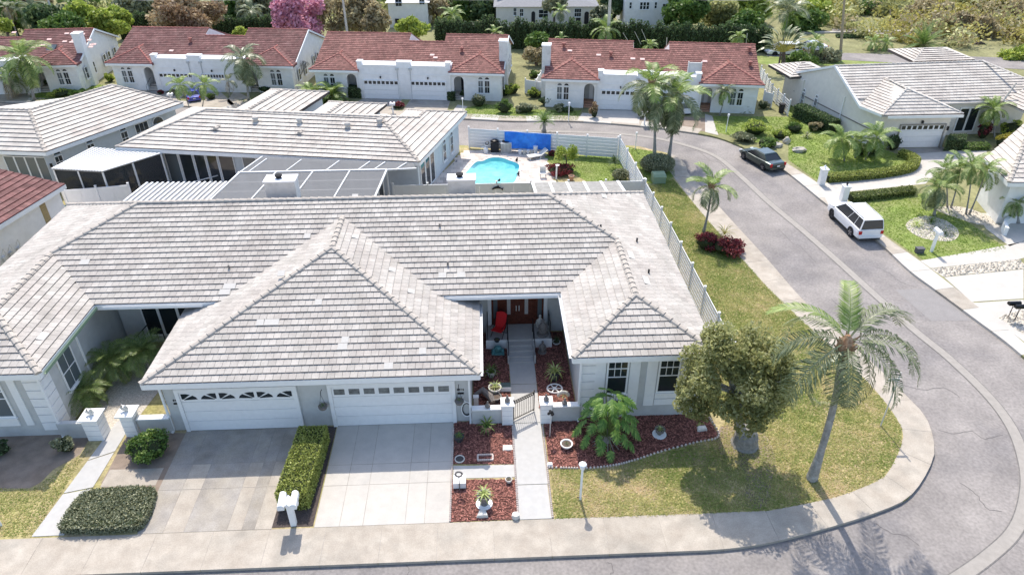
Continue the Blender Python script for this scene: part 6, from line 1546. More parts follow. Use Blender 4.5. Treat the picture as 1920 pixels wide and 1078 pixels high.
b_ = G(152, 368); bush('yellow-leaved croton behind the far left garden wall', (b_.x, b_.y+.3, 0), 1.25, .55, 1.3, lm_croton, 2600, .075, K=14)
b_ = G(28, 352); bush('bright green shrub under the far left glass doors', (b_.x-.3, b_.y+.4, 0), 1.7, .7, 1.15, lm_yel, 2600, .08, K=14)
b_ = G(232, 372, 0); bush('straggly shrub behind the left hip of the grey roof', (b_.x, b_.y, 0), .6, .4, 1.3, lm_green, 700, .07, K=8)
b_ = G(150, 392); g_ = thing('bromeliad', 'pink spiky plant beside the far left spa', 'plant', tuple(b_)); rosette(g_, b_+Vector((0, 0, .2)), ['blade'], 18, .6, 80, 10, name='leaf')
for k in g_.children: pass
# ---- plants across the street
BS = [
 ('green rounded bush by the left end of the dark red house lawn', 88, 166, 16, 12, lm_dark), ('round dark bush under the twin windows of the far left house', 112, 165, 18, 14, lm_dark), ('second round dark bush under the far left house windows', 142, 163, 18, 13, lm_dark),
 ('bright yellow-green low bush by the far left kerb', 108, 184, 24, 10, lm_yel), ('low dark green bush beside the bright one by the far left kerb', 148, 184, 18, 10, lm_green), ('spiky bright plant at the left corner of the dark red house', 205, 155, 10, 12, lm_yel),
 ('low bush with white flowers before the dark red house', 228, 178, 14, 8, lm_hedgeg), ('bed of small plants under the windows of the dark red house', 240, 166, 22, 7, lm_dark), ('white-flowering shrub by the dark red house drive', 322, 180, 8, 9, lm_hedgeg),
 ('small bush by the tall white downpipe', 395, 188, 10, 8, lm_green), ('rounded dark shrub at the corner of the dark red house', 498, 175, 12, 10, lm_dark), ('blue-green plant against the dark red house side wall', 522, 172, 10, 10, lm_hedgeg),
 ('leafy cream-green plant beside the bare white tree', 556, 162, 14, 12, lm_hedgeg), ('clipped bright bush left of the areca palms', 548, 188, 22, 12, lm_yel), ('dark low bush in front of the clipped bright bush', 520, 195, 14, 8, lm_dark), ('dark rounded bush below the areca palms', 560, 198, 18, 9, lm_green),
 ('grey-green ball bush beside the lamp post of the middle red house', 898, 202, 16, 15, lm_hedgeg), ('dark hedge plant beside the steps of the middle red house', 872, 185, 10, 10, lm_dark), ('dark green bush under the right window of the middle red house', 922, 186, 18, 10, lm_dark),
 ('bright green bush by the side wall of the middle red house', 945, 182, 16, 16, lm_yel), ('leafy green bush near the kerb before the gap', 945, 214, 18, 18, lm_green), ('big bright rounded bush at the fence gap', 962, 178, 14, 14, lm_yel), ('broad pale bush near the kerb left of the bright red house', 985, 214, 20, 12, lm_hedgeg),
 ('leafy croton left of the bright red house', 1000, 185, 12, 14, lm_yel), ('dark rounded bush left of the bright red house', 1025, 200, 16, 12, lm_dark), ('bright shrub under the left corner of the bright red house', 1015, 185, 10, 10, lm_yel), ('grey bush with brown stems under the blank window', 1060, 200, 14, 12, lm_hedgeg),
 ('small round bush beside the lamp of the bright red house', 1050, 212, 12, 10, lm_hedgeg), ('dark bush beside the small lamp', 1066, 212, 9, 8, lm_dark), ('bronze croton column right of the tiled steps', 1114, 222, 9, 22, lm_bronze), ('dry bush below the tall palm pair drive', 1205, 222, 12, 14, lm_tan),
 ('shrub at the right end of the bright red house', 1432, 206, 10, 12, lm_hedgeg), ('ferny bright bush on the lawn right of the tiled walk', 1420, 256, 28, 18, lm_yel), ('grey-green spreading bush beside the ferny one', 1400, 268, 24, 12, lm_hedgeg), ('low grey bush nearest the kerb before the rocks', 1440, 278, 22, 12, lm_green), ('round bush on the lawn near the gabled house', 1530, 248, 16, 13, lm_tan),
 ('bright ferns above the pale rocks', 1465, 262, 20, 12, lm_yel), ('leafy bush by the white fence of the gabled house', 1492, 250, 18, 12, lm_green), ('round clipped dark bush behind the dwarf palms', 1677, 284, 13, 22, lm_dark), ('dark undergrowth below the dwarf palms', 1625, 294, 24, 12, lm_dark),
 ('round-topped topiary tree by the right walkway', 1898, 262, 22, 26, lm_yel), ('yellow croton by the right walkway', 1888, 282, 22, 18, lm_croton), ('orange-yellow shrub beside the palm near the French doors', 1890, 228, 12, 12, lm_gold),
 ('dark red bush deep in the recess by the French doors', 1845, 262, 14, 24, lm_redb), ('low red plant at the far left kerb by the mailbox', 300, 178, 6, 5, lm_redb),
 ('round low bush in the gap behind the middle red house chimney', 1001, 148, 13, 9, lm_green), ('red-brown low shrubs by the mailbox of the middle red house', 745, 205, 14, 8, lm_redb),
]
for lab, px, py, rx, h, lf in BS:
    p = G(px, py); k = ppm(p); r_ = rx/k; bush(lab, (p.x, p.y+r_*.5, 0), r_, r_*.8, max(.3, h/k*1.35), lf, int(260+rx*38), .085, K=9)
box_hedge('dark clipped box bush by the entry of the middle red house', [xy(p) for p in GL([(654, 184), (678, 186), (678, 178), (656, 176)])], .95, lm_dark, 200, .07)
box_hedge('dark clipped box bush right of the second white garage', [xy(p) for p in GL([(839, 190), (854, 190), (853, 184), (840, 184)])], .85, lm_dark, 250, .06)
box_hedge('dark rounded box hedge left of the low one by the gabled house walk', [xy(p) for p in GL([(1768, 284), (1804, 283), (1806, 272), (1774, 272)])], .95, lm_dark, 250, .06)
box_hedge('low rectangular hedge before the French doors', [xy(p) for p in GL([(1806, 285), (1857, 282), (1848, 274), (1806, 275)])], .4, lm_green, 250, .06)
path_hedge('long dark hedge beside the tall blank gable wall', GL([(1494, 218), (1515, 228), (1540, 240), (1562, 250)]), 1.1, 1.1, lm_dark, 260, .08)
path_hedge('curving clipped hedge round the dwarf palm island', smooth(GL([(1548, 340), (1600, 336), (1655, 330), (1700, 321), (1713, 308), (1703, 298), (1685, 292)]), 4), .75, .5, lm_hedgey, 420, .055)
path_hedge('straight clipped hedge between the curved drive and the right lawn', GL([(1592, 376), (1640, 371), (1712, 362)]), .75, .45, lm_hedge, 420, .055)
# areca cluster, red cordyline, agaves
for lab, px, py, n_, L_ in (('left bright areca palm clump at the dark red kerb', 588, 195, 26, 30), ('right bright areca palm clump before the middle red house', 625, 192, 26, 30)):
    b_ = G(px, py); g_ = thing('areca_palm', lab, 'palm', tuple(b_)); rosette(g_, b_+Vector((0, 0, .5)), ['midy'], n_, L_/ppm(b_)*1.25, 85, 10)
for lab, px, py, kd, n_, L_, z_ in (('dark red cordyline between the two white garages', 756, 178, ['bladed'], 24, 10, .9), ('grey agave nearer the lamp in the white gravel bed', 1400, 212, ['bladeg'], 26, 16, .1), ('small grey agave by the small round-headed palm', 1372, 208, ['bladeg'], 18, 10, .1),
        ('large arching agave-like plant at the gable wall hedge', 1512, 258, ['bladeg'], 20, 12, .1)):
    b_ = G(px, py); g_ = thing('agave' if 'agave' in lab else 'cordyline', lab, 'plant', tuple(b_)); rosette(g_, b_+Vector((0, 0, z_)), kd, n_, L_/ppm(b_), 85, 0, name='leaf')
    if z_ > .5: mb = MB(); mb.tube([b_, b_+Vector((0, 0, z_))], .05, 6); mb.build('trunk', m_barkb, g_)
# bare white-barked tree by the gable
b_ = G(566, 162); bt = thing('bare_tree', 'bare pale-branched tree between the dark red and middle red houses', 'tree', tuple(b_)); mb = MB()
def branch(mb, p, d, L, r, dep):
    q = p+d*L; mb.tube([p, q], [r, r*.7], 5, caps=False)
    if dep:
        for k in range(3): nd = (d+Vector((random.uniform(-.7, .7), random.uniform(-.7, .7), random.uniform(-.1, .5)))).normalized(); branch(mb, q, nd, L*.72, r*.62, dep-1)
branch(mb, b_, Vector((0, 0, 1)), .9, .09, 4); mb.build('branches', m_bark, bt)
# planting circle plants
for lab, px, py, kd, n_, L_ in (('yellow-green spiky plant in the gravel circle', 1718, 424, ['bladey'], 26, 17), ('green clump of stems in the gravel circle', 1745, 418, ['blade'], 30, 14), ('small dark plant near the rim of the gravel circle', 1772, 440, ['bladed'], 24, 10), ('tiny dark plant at the right of the gravel circle', 1786, 441, ['bladed'], 18, 7)):
    b_ = G(px, py); g_ = thing('garden_plant', lab, 'plant', tuple(b_)); rosette(g_, b_+Vector((0, 0, .05)), kd, n_, L_/ppm(b_), 85, 15, name='leaf')
# ---- far belt: hedge, conifers, trees, palms
def far_tree(label, px, py, rx, ry, depth, leaf, n=2200, size=.3, cat='tree', name='tree', K=20, cr=.38, bark=None, tr=.16, group=None, low=-.8):
    c = xyz_at(px, py, depth); k = ppm(c); f_ = 1.3 if px > 1480 else 1.12; a, h = rx*f_/k, ry*f_/k
    cz = max(c.z, h*.7)
    return tree(label, (c.x, depth, 0), (c.x, depth, c.z), (a, a*.8, h), leaf, int(n*1.25), size, tr, K, cr, name, cat, bark, group, low)
def column_row(label, pxs, pys, depth0, depth1, leaf, hpx=0):
    """tall clipped row of narrow conifers"""
    a = xyz_at(pxs[0], pys[0], depth0); c = xyz_at(pxs[1], pys[1], depth1); n = int((c-a).length/.75)
    t = thing('conifer_hedge', label, 'hedge', (a.x, a.y, 0)); P = []; v = []; mb = MB()
    for i in range(n):
        q = a.lerp(c, (i+.5)/n); h = q.z*random.uniform(.82, 1.12)+.1; m_ = 330; tt = rng.uniform(0, 1, m_)**.8; ang = rng.uniform(0, 2*pi, m_); rr = .62*(1-.6*tt**3)*rng.uniform(.7, 1.1, m_)
        P.append(np.stack([q.x+np.cos(ang)*rr, q.y+np.sin(ang)*rr, .1+tt*h], 1)); v.append(rng.uniform(.1, .9, m_)*.7+.3*random.random())
        mb.lathe([(.42, 0), (.45, h*.6), (.3, h*.85), (.02, h*.97)], (q.x, q.y, 0), 6)
    cloud('foliage', np.concatenate(P), .12, np.concatenate(v), leaf, t); mb.build('inner_twigs', m_core, t)
    return t
column_row('dark conifer hedge behind the bright red houses', (815, 1450), (34, 50), 84, 80, lm_dark)
column_row('dark conifer hedge behind the dark red houses', (215, 530), (26, 32), 90, 88, lm_dark)
column_row('dark clipped hedge by the back road', (1572, 1640), (68, 72), 86, 86, lm_dark)
FT = [
 ('pink blossoming tree behind the dark red house', 562, 28, 44, 48, 84, lm_pink, 5200, .22),
 ('bare grey-brown tree right of the pink tree', 622, 30, 36, 44, 86, lm_tan, 1700, .20), ('brownish sparse tree behind the middle red house', 672, 28, 38, 44, 87, lm_tan, 2800, .24), ('tan leafy tree left of the cream villa', 705, 42, 26, 30, 85, lm_tan, 2200, .22),
 ('large bronze-leaved round tree behind the dark red house', 352, 28, 62, 38, 83, lm_bronze, 7000, .20),
 ('yellow-green tree behind the white chimney', 205, 42, 38, 26, 84, lm_yel, 4200, .22), ('bright green tree left of the yellow-green one', 160, 32, 30, 24, 86, lm_yel, 3000, .24), ('dark green bushy tree behind the far left roof', 120, 52, 40, 22, 82, lm_green, 3400, .22),
 ('blue-green brush at the left of the dark conifers', 95, 38, 40, 30, 88, lm_dark, 3000, .24), ('sparse brownish tree at the top left', 70, 14, 34, 26, 94, lm_tan, 1800, .26), ('leafy green tree at the top left corner', 20, 30, 34, 34, 92, lm_green, 2600, .26), ('small yellow palm-like bush at the left edge', 8, 48, 14, 14, 84, lm_yel, 900, .2),
 ('grey-green tree above the dark conifers', 255, 14, 36, 26, 98, lm_hedgeg, 2600, .28), ('dark grey-green tree at the top behind the bronze tree', 432, 14, 34, 26, 98, lm_green, 2600, .28), ('mid green tree above the conifers left of the pink tree', 485, 18, 34, 28, 96, lm_hedgeg, 2600, .28), ('green tree at the top left of the bronze tree', 300, 8, 32, 18, 104, lm_green, 2000, .3),
 ('small bright tree at the foot of the dark conifers', 452, 62, 16, 12, 82, lm_yel, 1200, .18), ('green-orange palm-like tree behind the middle red roof', 770, 56, 28, 18, 82, lm_yel, 2000, .2), ('grey-brown tree between the cream villa and the hedge', 818, 16, 30, 24, 96, lm_tan, 1800, .26), ('green tree behind the hedge right of the cream villa', 860, 14, 36, 24, 97, lm_green, 2600, .28),
 ('dark green tree behind the hedge near the left end of the cream block', 905, 16, 30, 26, 96, lm_dark, 2400, .28), ('grey-leaved tree in front of the cream block', 1040, 10, 24, 16, 86, lm_hedgeg, 1300, .22), ('dense dark tree between the two white buildings', 1150, 14, 26, 28, 94, lm_dark, 3000, .26), ('rounded grey-green tree beside the tall pole', 1128, 30, 18, 20, 87, lm_hedgeg, 1500, .2),
 ('large green tree right of the white building', 1285, 22, 40, 34, 88, lm_green, 5200, .24), ('mid green tree second right of the white building', 1345, 26, 40, 32, 90, lm_olive, 5000, .24), ('yellowish green tree above the conifer hedge', 1400, 18, 38, 30, 94, lm_yel, 4400, .26), ('dark-shadowed green tree at the right end of the conifer hedge', 1395, 50, 36, 26, 84, lm_green, 4200, .22),
 ('light green tree near the wooden pole', 1545, 22, 36, 30, 96, lm_yel, 3600, .26), ('green tree left of the wooden pole', 1510, 44, 30, 26, 90, lm_green, 3400, .24), ('wispy green tree at the top right of the pole', 1620, 20, 34, 26, 100, lm_green, 2600, .28), ('sparse olive tree left of the tan thicket', 1668, 26, 30, 26, 98, lm_olive, 2200, .28), ('dark pine at the top right', 1702, 8, 26, 14, 104, lm_dark, 1600, .3),
 ('tan leafy tree above the date palm', 1745, 34, 38, 34, 94, lm_tan, 5200, .26), ('golden-green tree at the top right', 1800, 18, 50, 24, 100, lm_gold, 5000, .28), ('tan thicket tree behind the pale gabled roof', 1800, 62, 44, 32, 88, lm_tan, 5600, .24), ('grey-brown twiggy tree at the right', 1858, 66, 44, 34, 86, lm_tan, 4600, .24), ('golden tree at the top right edge', 1862, 26, 46, 26, 98, lm_gold, 4600, .28), ('orange-tan tree at the right frame edge', 1912, 46, 36, 40, 92, lm_tan, 4200, .26),
 ('bright green rounded tree at the right end of the pale roof', 1908, 112, 30, 20, 76, lm_yel, 2400, .2), ('small olive brush tree at the back road bend', 1770, 96, 28, 12, 82, lm_olive, 1400, .2), ('low green brush right of the date palm', 1830, 98, 40, 12, 82, lm_green, 2000, .2),
 ('clipped tall tan hedge tree in the gap between the red houses', 1006, 104, 22, 16, 76, lm_tan, 2200, .16), ('rounded yucca-like green shrub behind the gap', 1004, 76, 24, 14, 79, lm_green, 2000, .18), ('bush at the foot of the traveller palm', 1480, 146, 24, 12, 71, lm_dark, 1800, .16), ('green bush behind the white gable roof', 1500, 118, 26, 16, 74, lm_green, 2000, .18), ('pale green shrub by the parked white van', 1548, 108, 24, 16, 76, lm_hedgeg, 1800, .18),
]
for f_ in FT: far_tree(*f_)
def far_palm(label, px, py, depth, Lpx, kinds, n=14, r=.09, pmin=-40, **kw):
    tp = xyz_at(px, py, depth); tp.z = max(tp.z, .3); L = Lpx/ppm(tp)*1.2; return palm(label, (tp.x, depth, 0), tp, kinds, n, L, r, pmin=pmin, **kw)
far_palm('green palm over the dark carport', 848, 30, 86, 26, ['midy'], 16); far_palm('orange-tinged palm before the conifer hedge', 928, 62, 80, 18, ['midy', 'dry'], 12)
far_palm('tall slim palm in front of the cream block', 1051, 22, 84, 18, ['midy', 'midg'], 14, pmin=-60); far_palm('bright palm at the foot of the tall white pole', 1136, 56, 80, 30, ['midy'], 16)
far_palm('slim palm left of the bright one by the pole', 1076, 52, 83, 14, ['midg'], 12); far_palm('small palm behind the notch in the bright red roof', 1218, 86, 77, 18, ['midy'], 12)
far_palm('bright banana-like palm behind the right end of the bright red roof', 1384, 70, 78, 20, ['midy'], 14); far_palm('large grey-green palm above the traveller palm', 1478, 24, 84, 44, ['midg', 'date'], 22, pmin=-30)
far_palm('left green palm of the pair behind the gabled house', 1530, 78, 76, 22, ['midy'], 12); far_palm('right green palm of the pair behind the gabled house', 1516, 92, 76, 16, ['midy', 'dry'], 10)
far_palm('left palm of the pair on the back verge', 1638, 80, 80, 20, ['midy'], 12, pmin=-50); far_palm('right palm of the pair on the back verge', 1660, 82, 80, 20, ['midy'], 12, pmin=-50)
far_palm('stout date palm above the pale roof ridge', 1731, 84, 80, 36, ['date'], 30, r=.35, pmin=-10, bark=m_boot)
far_palm('shaggy palm at the top left behind the roof', 60, 20, 90, 34, ['midg'], 14); far_palm('bare-trunked palm at the top left edge', 12, 14, 88, 26, ['midg', 'dry'], 12, pmin=-60); far_palm('palm above the dark conifers left of the pink tree', 470, 22, 90, 26, ['midg'], 14)
far_palm('small palm beside the yucca-like green shrub', 1052, 74, 79, 14, ['midy'], 10)
# traveller palm fan
b_ = xyz_at(1466, 130, 72); b_.z = 0; tv = thing('traveller_palm', 'fan-shaped traveller palm with yellow leaf bases near the white parked car', 'palm', tuple(b_)); tpz = xyz_at(1468, 98, 72)
for k, dx in enumerate((-.35, 0, .3)): mb = MB(); mb.tube([b_+Vector((dx, 0, 0)), Vector((tpz.x+dx*.6, 72, tpz.z))], [.12, .09], 7); mb.build('trunk', m_barkb, tv)
tl = root_matrix(tv).inverted() @ tpz
for i in range(26):
    a = R(10+160*i/25); st_ = MB(); e = tpz+Vector((cos(a)*1.3, random.uniform(-.4, .4), sin(a)*1.3)); st_.tube([tpz, e], [.05, .03], 4); st_.build('leaf_stalk', mat('yellow_stalk', (.42, .36, .08), .6, .1, 5) if 'yellow_stalk' not in bpy.data.materials else bpy.data.materials['yellow_stalk'], tv)
    inst('leaf', FR['banana'][i % 2], tv, root_matrix(tv).inverted() @ e, (random.uniform(-.5, .5), -a if a < pi/2 else -(pi-a), 0 if a < pi/2 else pi), 1.5)
# a wooded background strip behind everything so the far ground reads as trees
P = []; v = []
for i in range(420):
    x = random.uniform(-95, 100); y = random.uniform(104, 150); s_ = random.uniform(1.2, 2.6); n_ = 90
    P.append(ell(n_, (x, y, s_*.8), (s_*1.2, s_, s_), .5)); v.append(np.full(n_, random.uniform(.2, .8))+rng.uniform(-.2, .2, n_))
cloud('far_woodland', np.concatenate(P), .42, np.concatenate(v), lm_green, None, kind='stuff')
P = []; v = []
for i in range(190):
    x = random.uniform(-80, 84); y = random.uniform(98 if -14 < x < 24 else (93 if x < 24 else 95), 106); s_ = random.uniform(.9, 1.8); n_ = 110
    P.append(ell(n_, (x, y, s_*.5), (s_*1.3, s_, s_*.8), .5)); v.append(np.full(n_, random.uniform(.2, .8))+rng.uniform(-.2, .2, n_))
cloud('undergrowth', np.concatenate(P), .26, np.concatenate(v), lm_olive, None, kind='stuff')
P = []; v = []
for i in range(220):
    x = random.uniform(45, 90); y = random.uniform(81, 100); s_ = random.uniform(.8, 1.9); n_ = 120
    P.append(ell(n_, (x, y, s_*.7), (s_*1.3, s_, s_*.9), .4)); v.append(np.full(n_, random.uniform(.2, .8))+rng.uniform(-.2, .2, n_))
cloud('dry_thicket', np.concatenate(P[::4]), .22, np.concatenate(v[::4]), lm_tan, None, kind='stuff'); cloud('green_thicket', np.concatenate(P[1::4]), .22, np.concatenate(v[1::4]), lm_olive, None, kind='stuff'); cloud('golden_thicket', np.concatenate(P[3::4]+P[2::4]), .22, np.concatenate(v[3::4]+v[2::4]), lm_gold, None, kind='stuff')
# ============================================================ GARDEN WALLS, PILLARS, GATE
def pillar(label, x, y, s=.46, h=1.05, bands=4, cap=.56, rot=0.):
    t = thing('gate_pillar', label, 'pillar', (x, y, 0)); mb = MB(); mb.box(x-s/2+.01, x+s/2-.01, y-s/2+.01, y+s/2-.01, 0, h); mb.build('core', m_wall, t)
    hh = h/bands
    for k in range(bands): mb = MB(); mb.box(x-s/2, x+s/2, y-s/2, y+s/2, k*hh+.012, (k+1)*hh-.012); mb.build('band', m_white, t)
    mb = MB(); mb.box(x-cap/2, x+cap/2, y-cap/2, y+cap/2, h, h+.07); mb.build('cap', m_white, t); return t
pillar('left white banded pillar of the entry gate', .70, 22.05); pillar('right white banded pillar of the entry gate', 2.32, 22.05)
pl = G(178, 815); pillar('left banded pillar of the neighbour walkway carrying a white animal figure', -16.25, 22.0, .62, 1.1, 4, .78); pillar('right banded pillar of the neighbour walkway carrying a white squirrel figure', -14.85, 22.1, .5, 1.15, 4, .72)
def gwall(label, pts, h, th=.2, cap=True, m=m_wall):
    a, c = Vector((*pts[0], 0)), Vector((*pts[1], 0)); t = thing('garden_wall', label, 'wall', tuple(a)); bar(Vector((a.x, a.y, h/2)), Vector((c.x, c.y, h/2)), th, 'wall', t, m, h=h)
    if cap: bar(Vector((a.x, a.y, h+.03)), Vector((c.x, c.y, h+.03)), th+.08, 'coping', t, m_white, h=.055)
    return t
t = gwall('low grey wall between the right garage and the left gate pillar', ((-.79, 22.05), (.46, 22.05)), .78)
gwall('low grey wall between the right gate pillar and the bay', ((2.56, 22.05), (3.74, 22.05)), .82)
gwall('low grey wall between the left bay and the squirrel-topped pillars', ((-17.74, 22.0), (-16.58, 22.0)), .8, cap=False)
gwall('low grey wall with white ledge left of the left garage', ((-14.55, 22.1), (-13.22, 22.1)), .8)
# open iron gate
g0, g1 = Vector((.97, 22.06, 0)), Vector((1.86, 22.62, 0)); gt = thing('iron_gate', 'black iron gate standing open over the entry walk', 'gate', tuple(g0))
def lrp(a, c, t): return a+(c-a)*t
for z in (.12, .98, 1.12): bar(Vector((g0.x, g0.y, z)), Vector((g1.x, g1.y, z)), .035, 'rail', gt, m_black)
for p in (g0, g1): bar(Vector((p.x, p.y, .06)), Vector((p.x, p.y, 1.22)), .045, 'stile', gt, m_black)
for k in range(1, 11): p = g0.lerp(g1, k/11); bar(Vector((p.x, p.y, .12)), Vector((p.x, p.y, .98)), .018, 'picket', gt, m_black)
for k in range(10): p = g0.lerp(g1, (k+.5)/10); mb = MB(); mb.ball((p.x, p.y, 1.05), .035, n=6, m=4); mb.build('ring', m_black, gt)
# scalloped edging
ed = smooth(GL([(1030, 877), (1100, 878), (1150, 873), (1190, 863), (1240, 847), (1300, 831), (1347, 818), (1327, 780)]), 8); dn = dense(ed, .1); mb = MB()
for i in range(0, len(dn)-1, 1):
    p = dn[i]; mb.lathe([(.045, 0), (.05, .05), (.03, .085)], (p.x, p.y, 0), 6)
mb.build('edging_blocks', m_edge, kind='stuff')
mb = MB()
for x in (.9, 2.16, -1.58):
    y = 17.0
    while y < 21.8: mb.lathe([(.04, 0), (.045, .05), (.025, .07)], (x, y, 0), 5); y += .1
mb.build('edging_blocks', m_edge, kind='stuff')
# ============================================================ ORNAMENTS AND POTS
def pot(label, base, r, h, m, plant=None, n=20, L=.45, zb=0., name='potted_plant', cat='potted plant', shape='tub', saucer=None, pm=(85, -5)):
    b_ = Vector((base[0], base[1], zb)); t = thing(name, label, cat, tuple(b_)); mb = MB()
    prof = {'tub': [(r*.7, 0), (r, h*.85), (r*1.08, h*.88), (r*1.08, h), (r*.85, h), (r*.8, h*.85)], 'urn': [(r*.75, 0), (r*.7, h*.08), (r*.3, h*.2), (r*.35, h*.35), (r*.9, h*.6), (r, h*.9), (r*1.12, h), (r*.85, h), (r*.7, h*.8)],
            'bulb': [(r*.6, 0), (r, h*.45), (r*.85, h*.8), (r*.95, h), (r*.75, h), (r*.6, h*.7)], 'bowl': [(r*.5, 0), (r*.95, h*.7), (r, h), (r*.85, h), (r*.4, h*.35)]}[shape]
    mb.lathe(prof, tuple(b_), 14); mb.build('pot', m, t, smooth=False)
    mb = MB(); mb.lathe([(r*.82, h*.86), (r*.82, h*.88)], tuple(b_), 12); mb.build('soil', m_barkb, t)
    if saucer: mb = MB(); mb.lathe([(saucer, 0), (saucer*1.05, .05), (saucer*.9, .055)], tuple(b_), 16); mb.build('base', m_white, t)
    if plant: rosette(t, b_+Vector((0, 0, h*.92)), [plant], n, L, pm[0], pm[1], name='leaf', jit=12)
    return t
mdk = mat('dark_ceramic', (.05, .052, .058), .35, .1, 5)
pot('large dark pot with bright spider plant right of the entry walk', G(1040, 712), .24, .5, mdk, 'bladey', 30, .62)
pot('urn with yellow-green spider plant at the front of the red mulch by the pavement', G(908, 945), .24, .55, m_statue, 'bladey', 34, .5, shape='urn', saucer=.3)
pot('tan pot with green plant against the low courtyard wall', G(913, 807), .2, .3, m_terra, 'midy' if False else 'blade', 26, .5, shape='tub')
pot('dark urn with small green plant in the mulch below the bay window', G(1236, 815), .2, .34, m_statue, 'bladey', 22, .26, shape='urn', saucer=.28)
pot('grey stone bowl with trailing plant beside the garage corner in the courtyard', G(921, 706), .22, .34, m_stone, 'blade', 24, .5, shape='bowl')
pot('pale planter with tall variegated plant in the sunny part of the courtyard', G(928, 738), .3, .4, m_stone, 'bladey', 22, .42, shape='bowl', pm=(88, 20))
pot('dark square-rimmed tub below the tall variegated plant', G(930, 752), .24, .3, mdk, None)
pot('small dark topiary in a white ringed pot by the right courtyard wall', G(1043, 645), .2, .16, m_white, 'bladed', 30, .32, shape='bowl', pm=(88, 10))
pot('white octagonal pot with small plant on the sunlit red mulch', G(1062, 838), .26, .22, m_white, 'bladed', 12, .16, shape='bowl')
pot('dark planter with wispy plant below the hose ring at the garage corner', G(861, 826), .2, .28, mdk, 'blade', 16, .3)
pot('small round pot near the entry walk on the front red mulch', G(954, 904), .14, .2, m_stone, 'bladed', 10, .12, shape='bowl')
pot('black pot of dark leaves at the left edge of the porch', G(932, 640, .5), .14, .12, mdk, 'bladed', 14, .16, zb=.5)
# teal frog planter left of the steps
b_ = Vector((.42, 26.75, 0)); t = thing('garden_figure', 'teal frog-like garden figure beside the left of the porch steps', 'garden figure', tuple(b_)); mteal = mat('teal_glaze', (.12, .30, .30), .4, .2, 9)
mb = MB(); mb.ball(b_+Vector((0, 0, .28)), .2, .16, .16); mb.ball(b_+Vector((.02, -.16, .40)), .11, .1, .09); mb.ball(b_+Vector((-.2, -.05, .16)), .08, .1, .12); mb.ball(b_+Vector((.22, -.05, .16)), .08, .1, .12); mb.box(b_.x-.3, b_.x+.3, b_.y-.2, b_.y+.2, 0, .1); mb.build('body', mteal, t)
# seated bronze figures by the steps and statue on the porch
def figure(label, b_, h, m, base=True):
    b_ = Vector(b_); t = thing('statue', label, 'statue', tuple(b_))
    if base: mb = MB(); mb.lathe([(h*.3, 0), (h*.32, h*.06), (h*.2, h*.1)], tuple(b_), 12); mb.build('plinth', m, t)
    mb = MB(); mb.lathe([(h*.2, h*.1), (h*.24, h*.2), (h*.17, h*.42), (h*.19, h*.6), (h*.13, h*.7), (h*.055, h*.75), (h*.05, h*.79)], tuple(b_), 12, sy=.8)
    mb.ball((b_.x, b_.y, b_.z+h*.88), h*.085, h*.09, h*.11, 10, 7)
    mb.tube([b_+Vector((-h*.17, 0, h*.62)), b_+Vector((-h*.24, -h*.1, h*.42)), b_+Vector((-h*.08, -h*.2, h*.36))], [h*.05, h*.045, h*.035], 6)
    mb.tube([b_+Vector((h*.17, 0, h*.62)), b_+Vector((h*.24, -h*.1, h*.42)), b_+Vector((h*.08, -h*.2, h*.36))], [h*.05, h*.045, h*.035], 6)
    mb.build('figure', m, t, smooth=True); return t
figure('dark seated statue at the right end of the porch', (2.62, 27.45, .5), .95, m_statue)
figure('dark seated figure on the mulch right of the porch steps', (2.55, 26.7, 0), .7, m_statue)
figure('pale upright figurine against the right porch door light', (2.52, 28.0, .5), .8, m_stone, False)
# fountain / dark garden sculptures left of the courtyard
b_ = G(905, 745); t = thing('garden_bench', 'dark curved bench lying in the shaded courtyard corner by the garage', 'bench', tuple(b_)); mb = MB(); mb.tube([b_+Vector((-.35, -.1, .3)), b_+Vector((0, .1, .35)), b_+Vector((.35, -.3, .28)), b_+Vector((.45, -.55, .2))], [.05, .15, .16, .12], 8); mb.build('seat', m_statue, t)
for dx in (-.2, .3): mb = MB(); mb.box(b_.x+dx-.04, b_.x+dx+.04, b_.y-.1, b_.y, 0, .28); mb.build('leg', m_statue, t)
b_ = G(893, 760); t = thing('water_barrel', 'narrow white box in the shaded courtyard corner', 'box', tuple(b_)); mb = MB(); mb.box(b_.x-.1, b_.x+.1, b_.y-.08, b_.y+.08, 0, .5); mb.box(b_.x-.12, b_.x+.12, b_.y-.1, b_.y+.1, .501, .54); mb.build('box', m_white, t)
b_ = G(945, 730); t = thing('planter_box', 'dark green rectangular trough beside the entry walk', 'planter', tuple(b_)); mb = MB(); mb.box(b_.x-.27, b_.x+.3, b_.y-.12, b_.y+.22, 0, .22); mb.build('trough', mat('trough_green', (.09, .13, .12), .6, .1, 5), t); mb = MB(); mb.box(b_.x-.29, b_.x+.32, b_.y-.16, b_.y-.125, 0, .23); mb.build('rim', m_white, t)
# white wagon wheel ornament
b_ = G(1040, 731); t = thing('wheel_ornament', 'white spoked wheel lying on the sunny mulch', 'ornament', tuple(b_)); mb = MB(); n = 20; r_ = .34
mb.tube([(b_.x+r_*cos(2*pi*k/n), b_.y+r_*sin(2*pi*k/n)*.9, .09) for k in range(n+1)], .035, 5); mb.build('rim', m_white, t)
for k in range(6): a = 2*pi*k/6; bar(Vector((b_.x, b_.y, .09)), Vector((b_.x+r_*cos(a), b_.y+r_*sin(a)*.9, .09)), .035, 'spoke', t, m_white)
mb = MB(); mb.lathe([(.08, .05), (.08, .13)], (b_.x, b_.y, 0), 10); mb.build('hub', m_white, t)
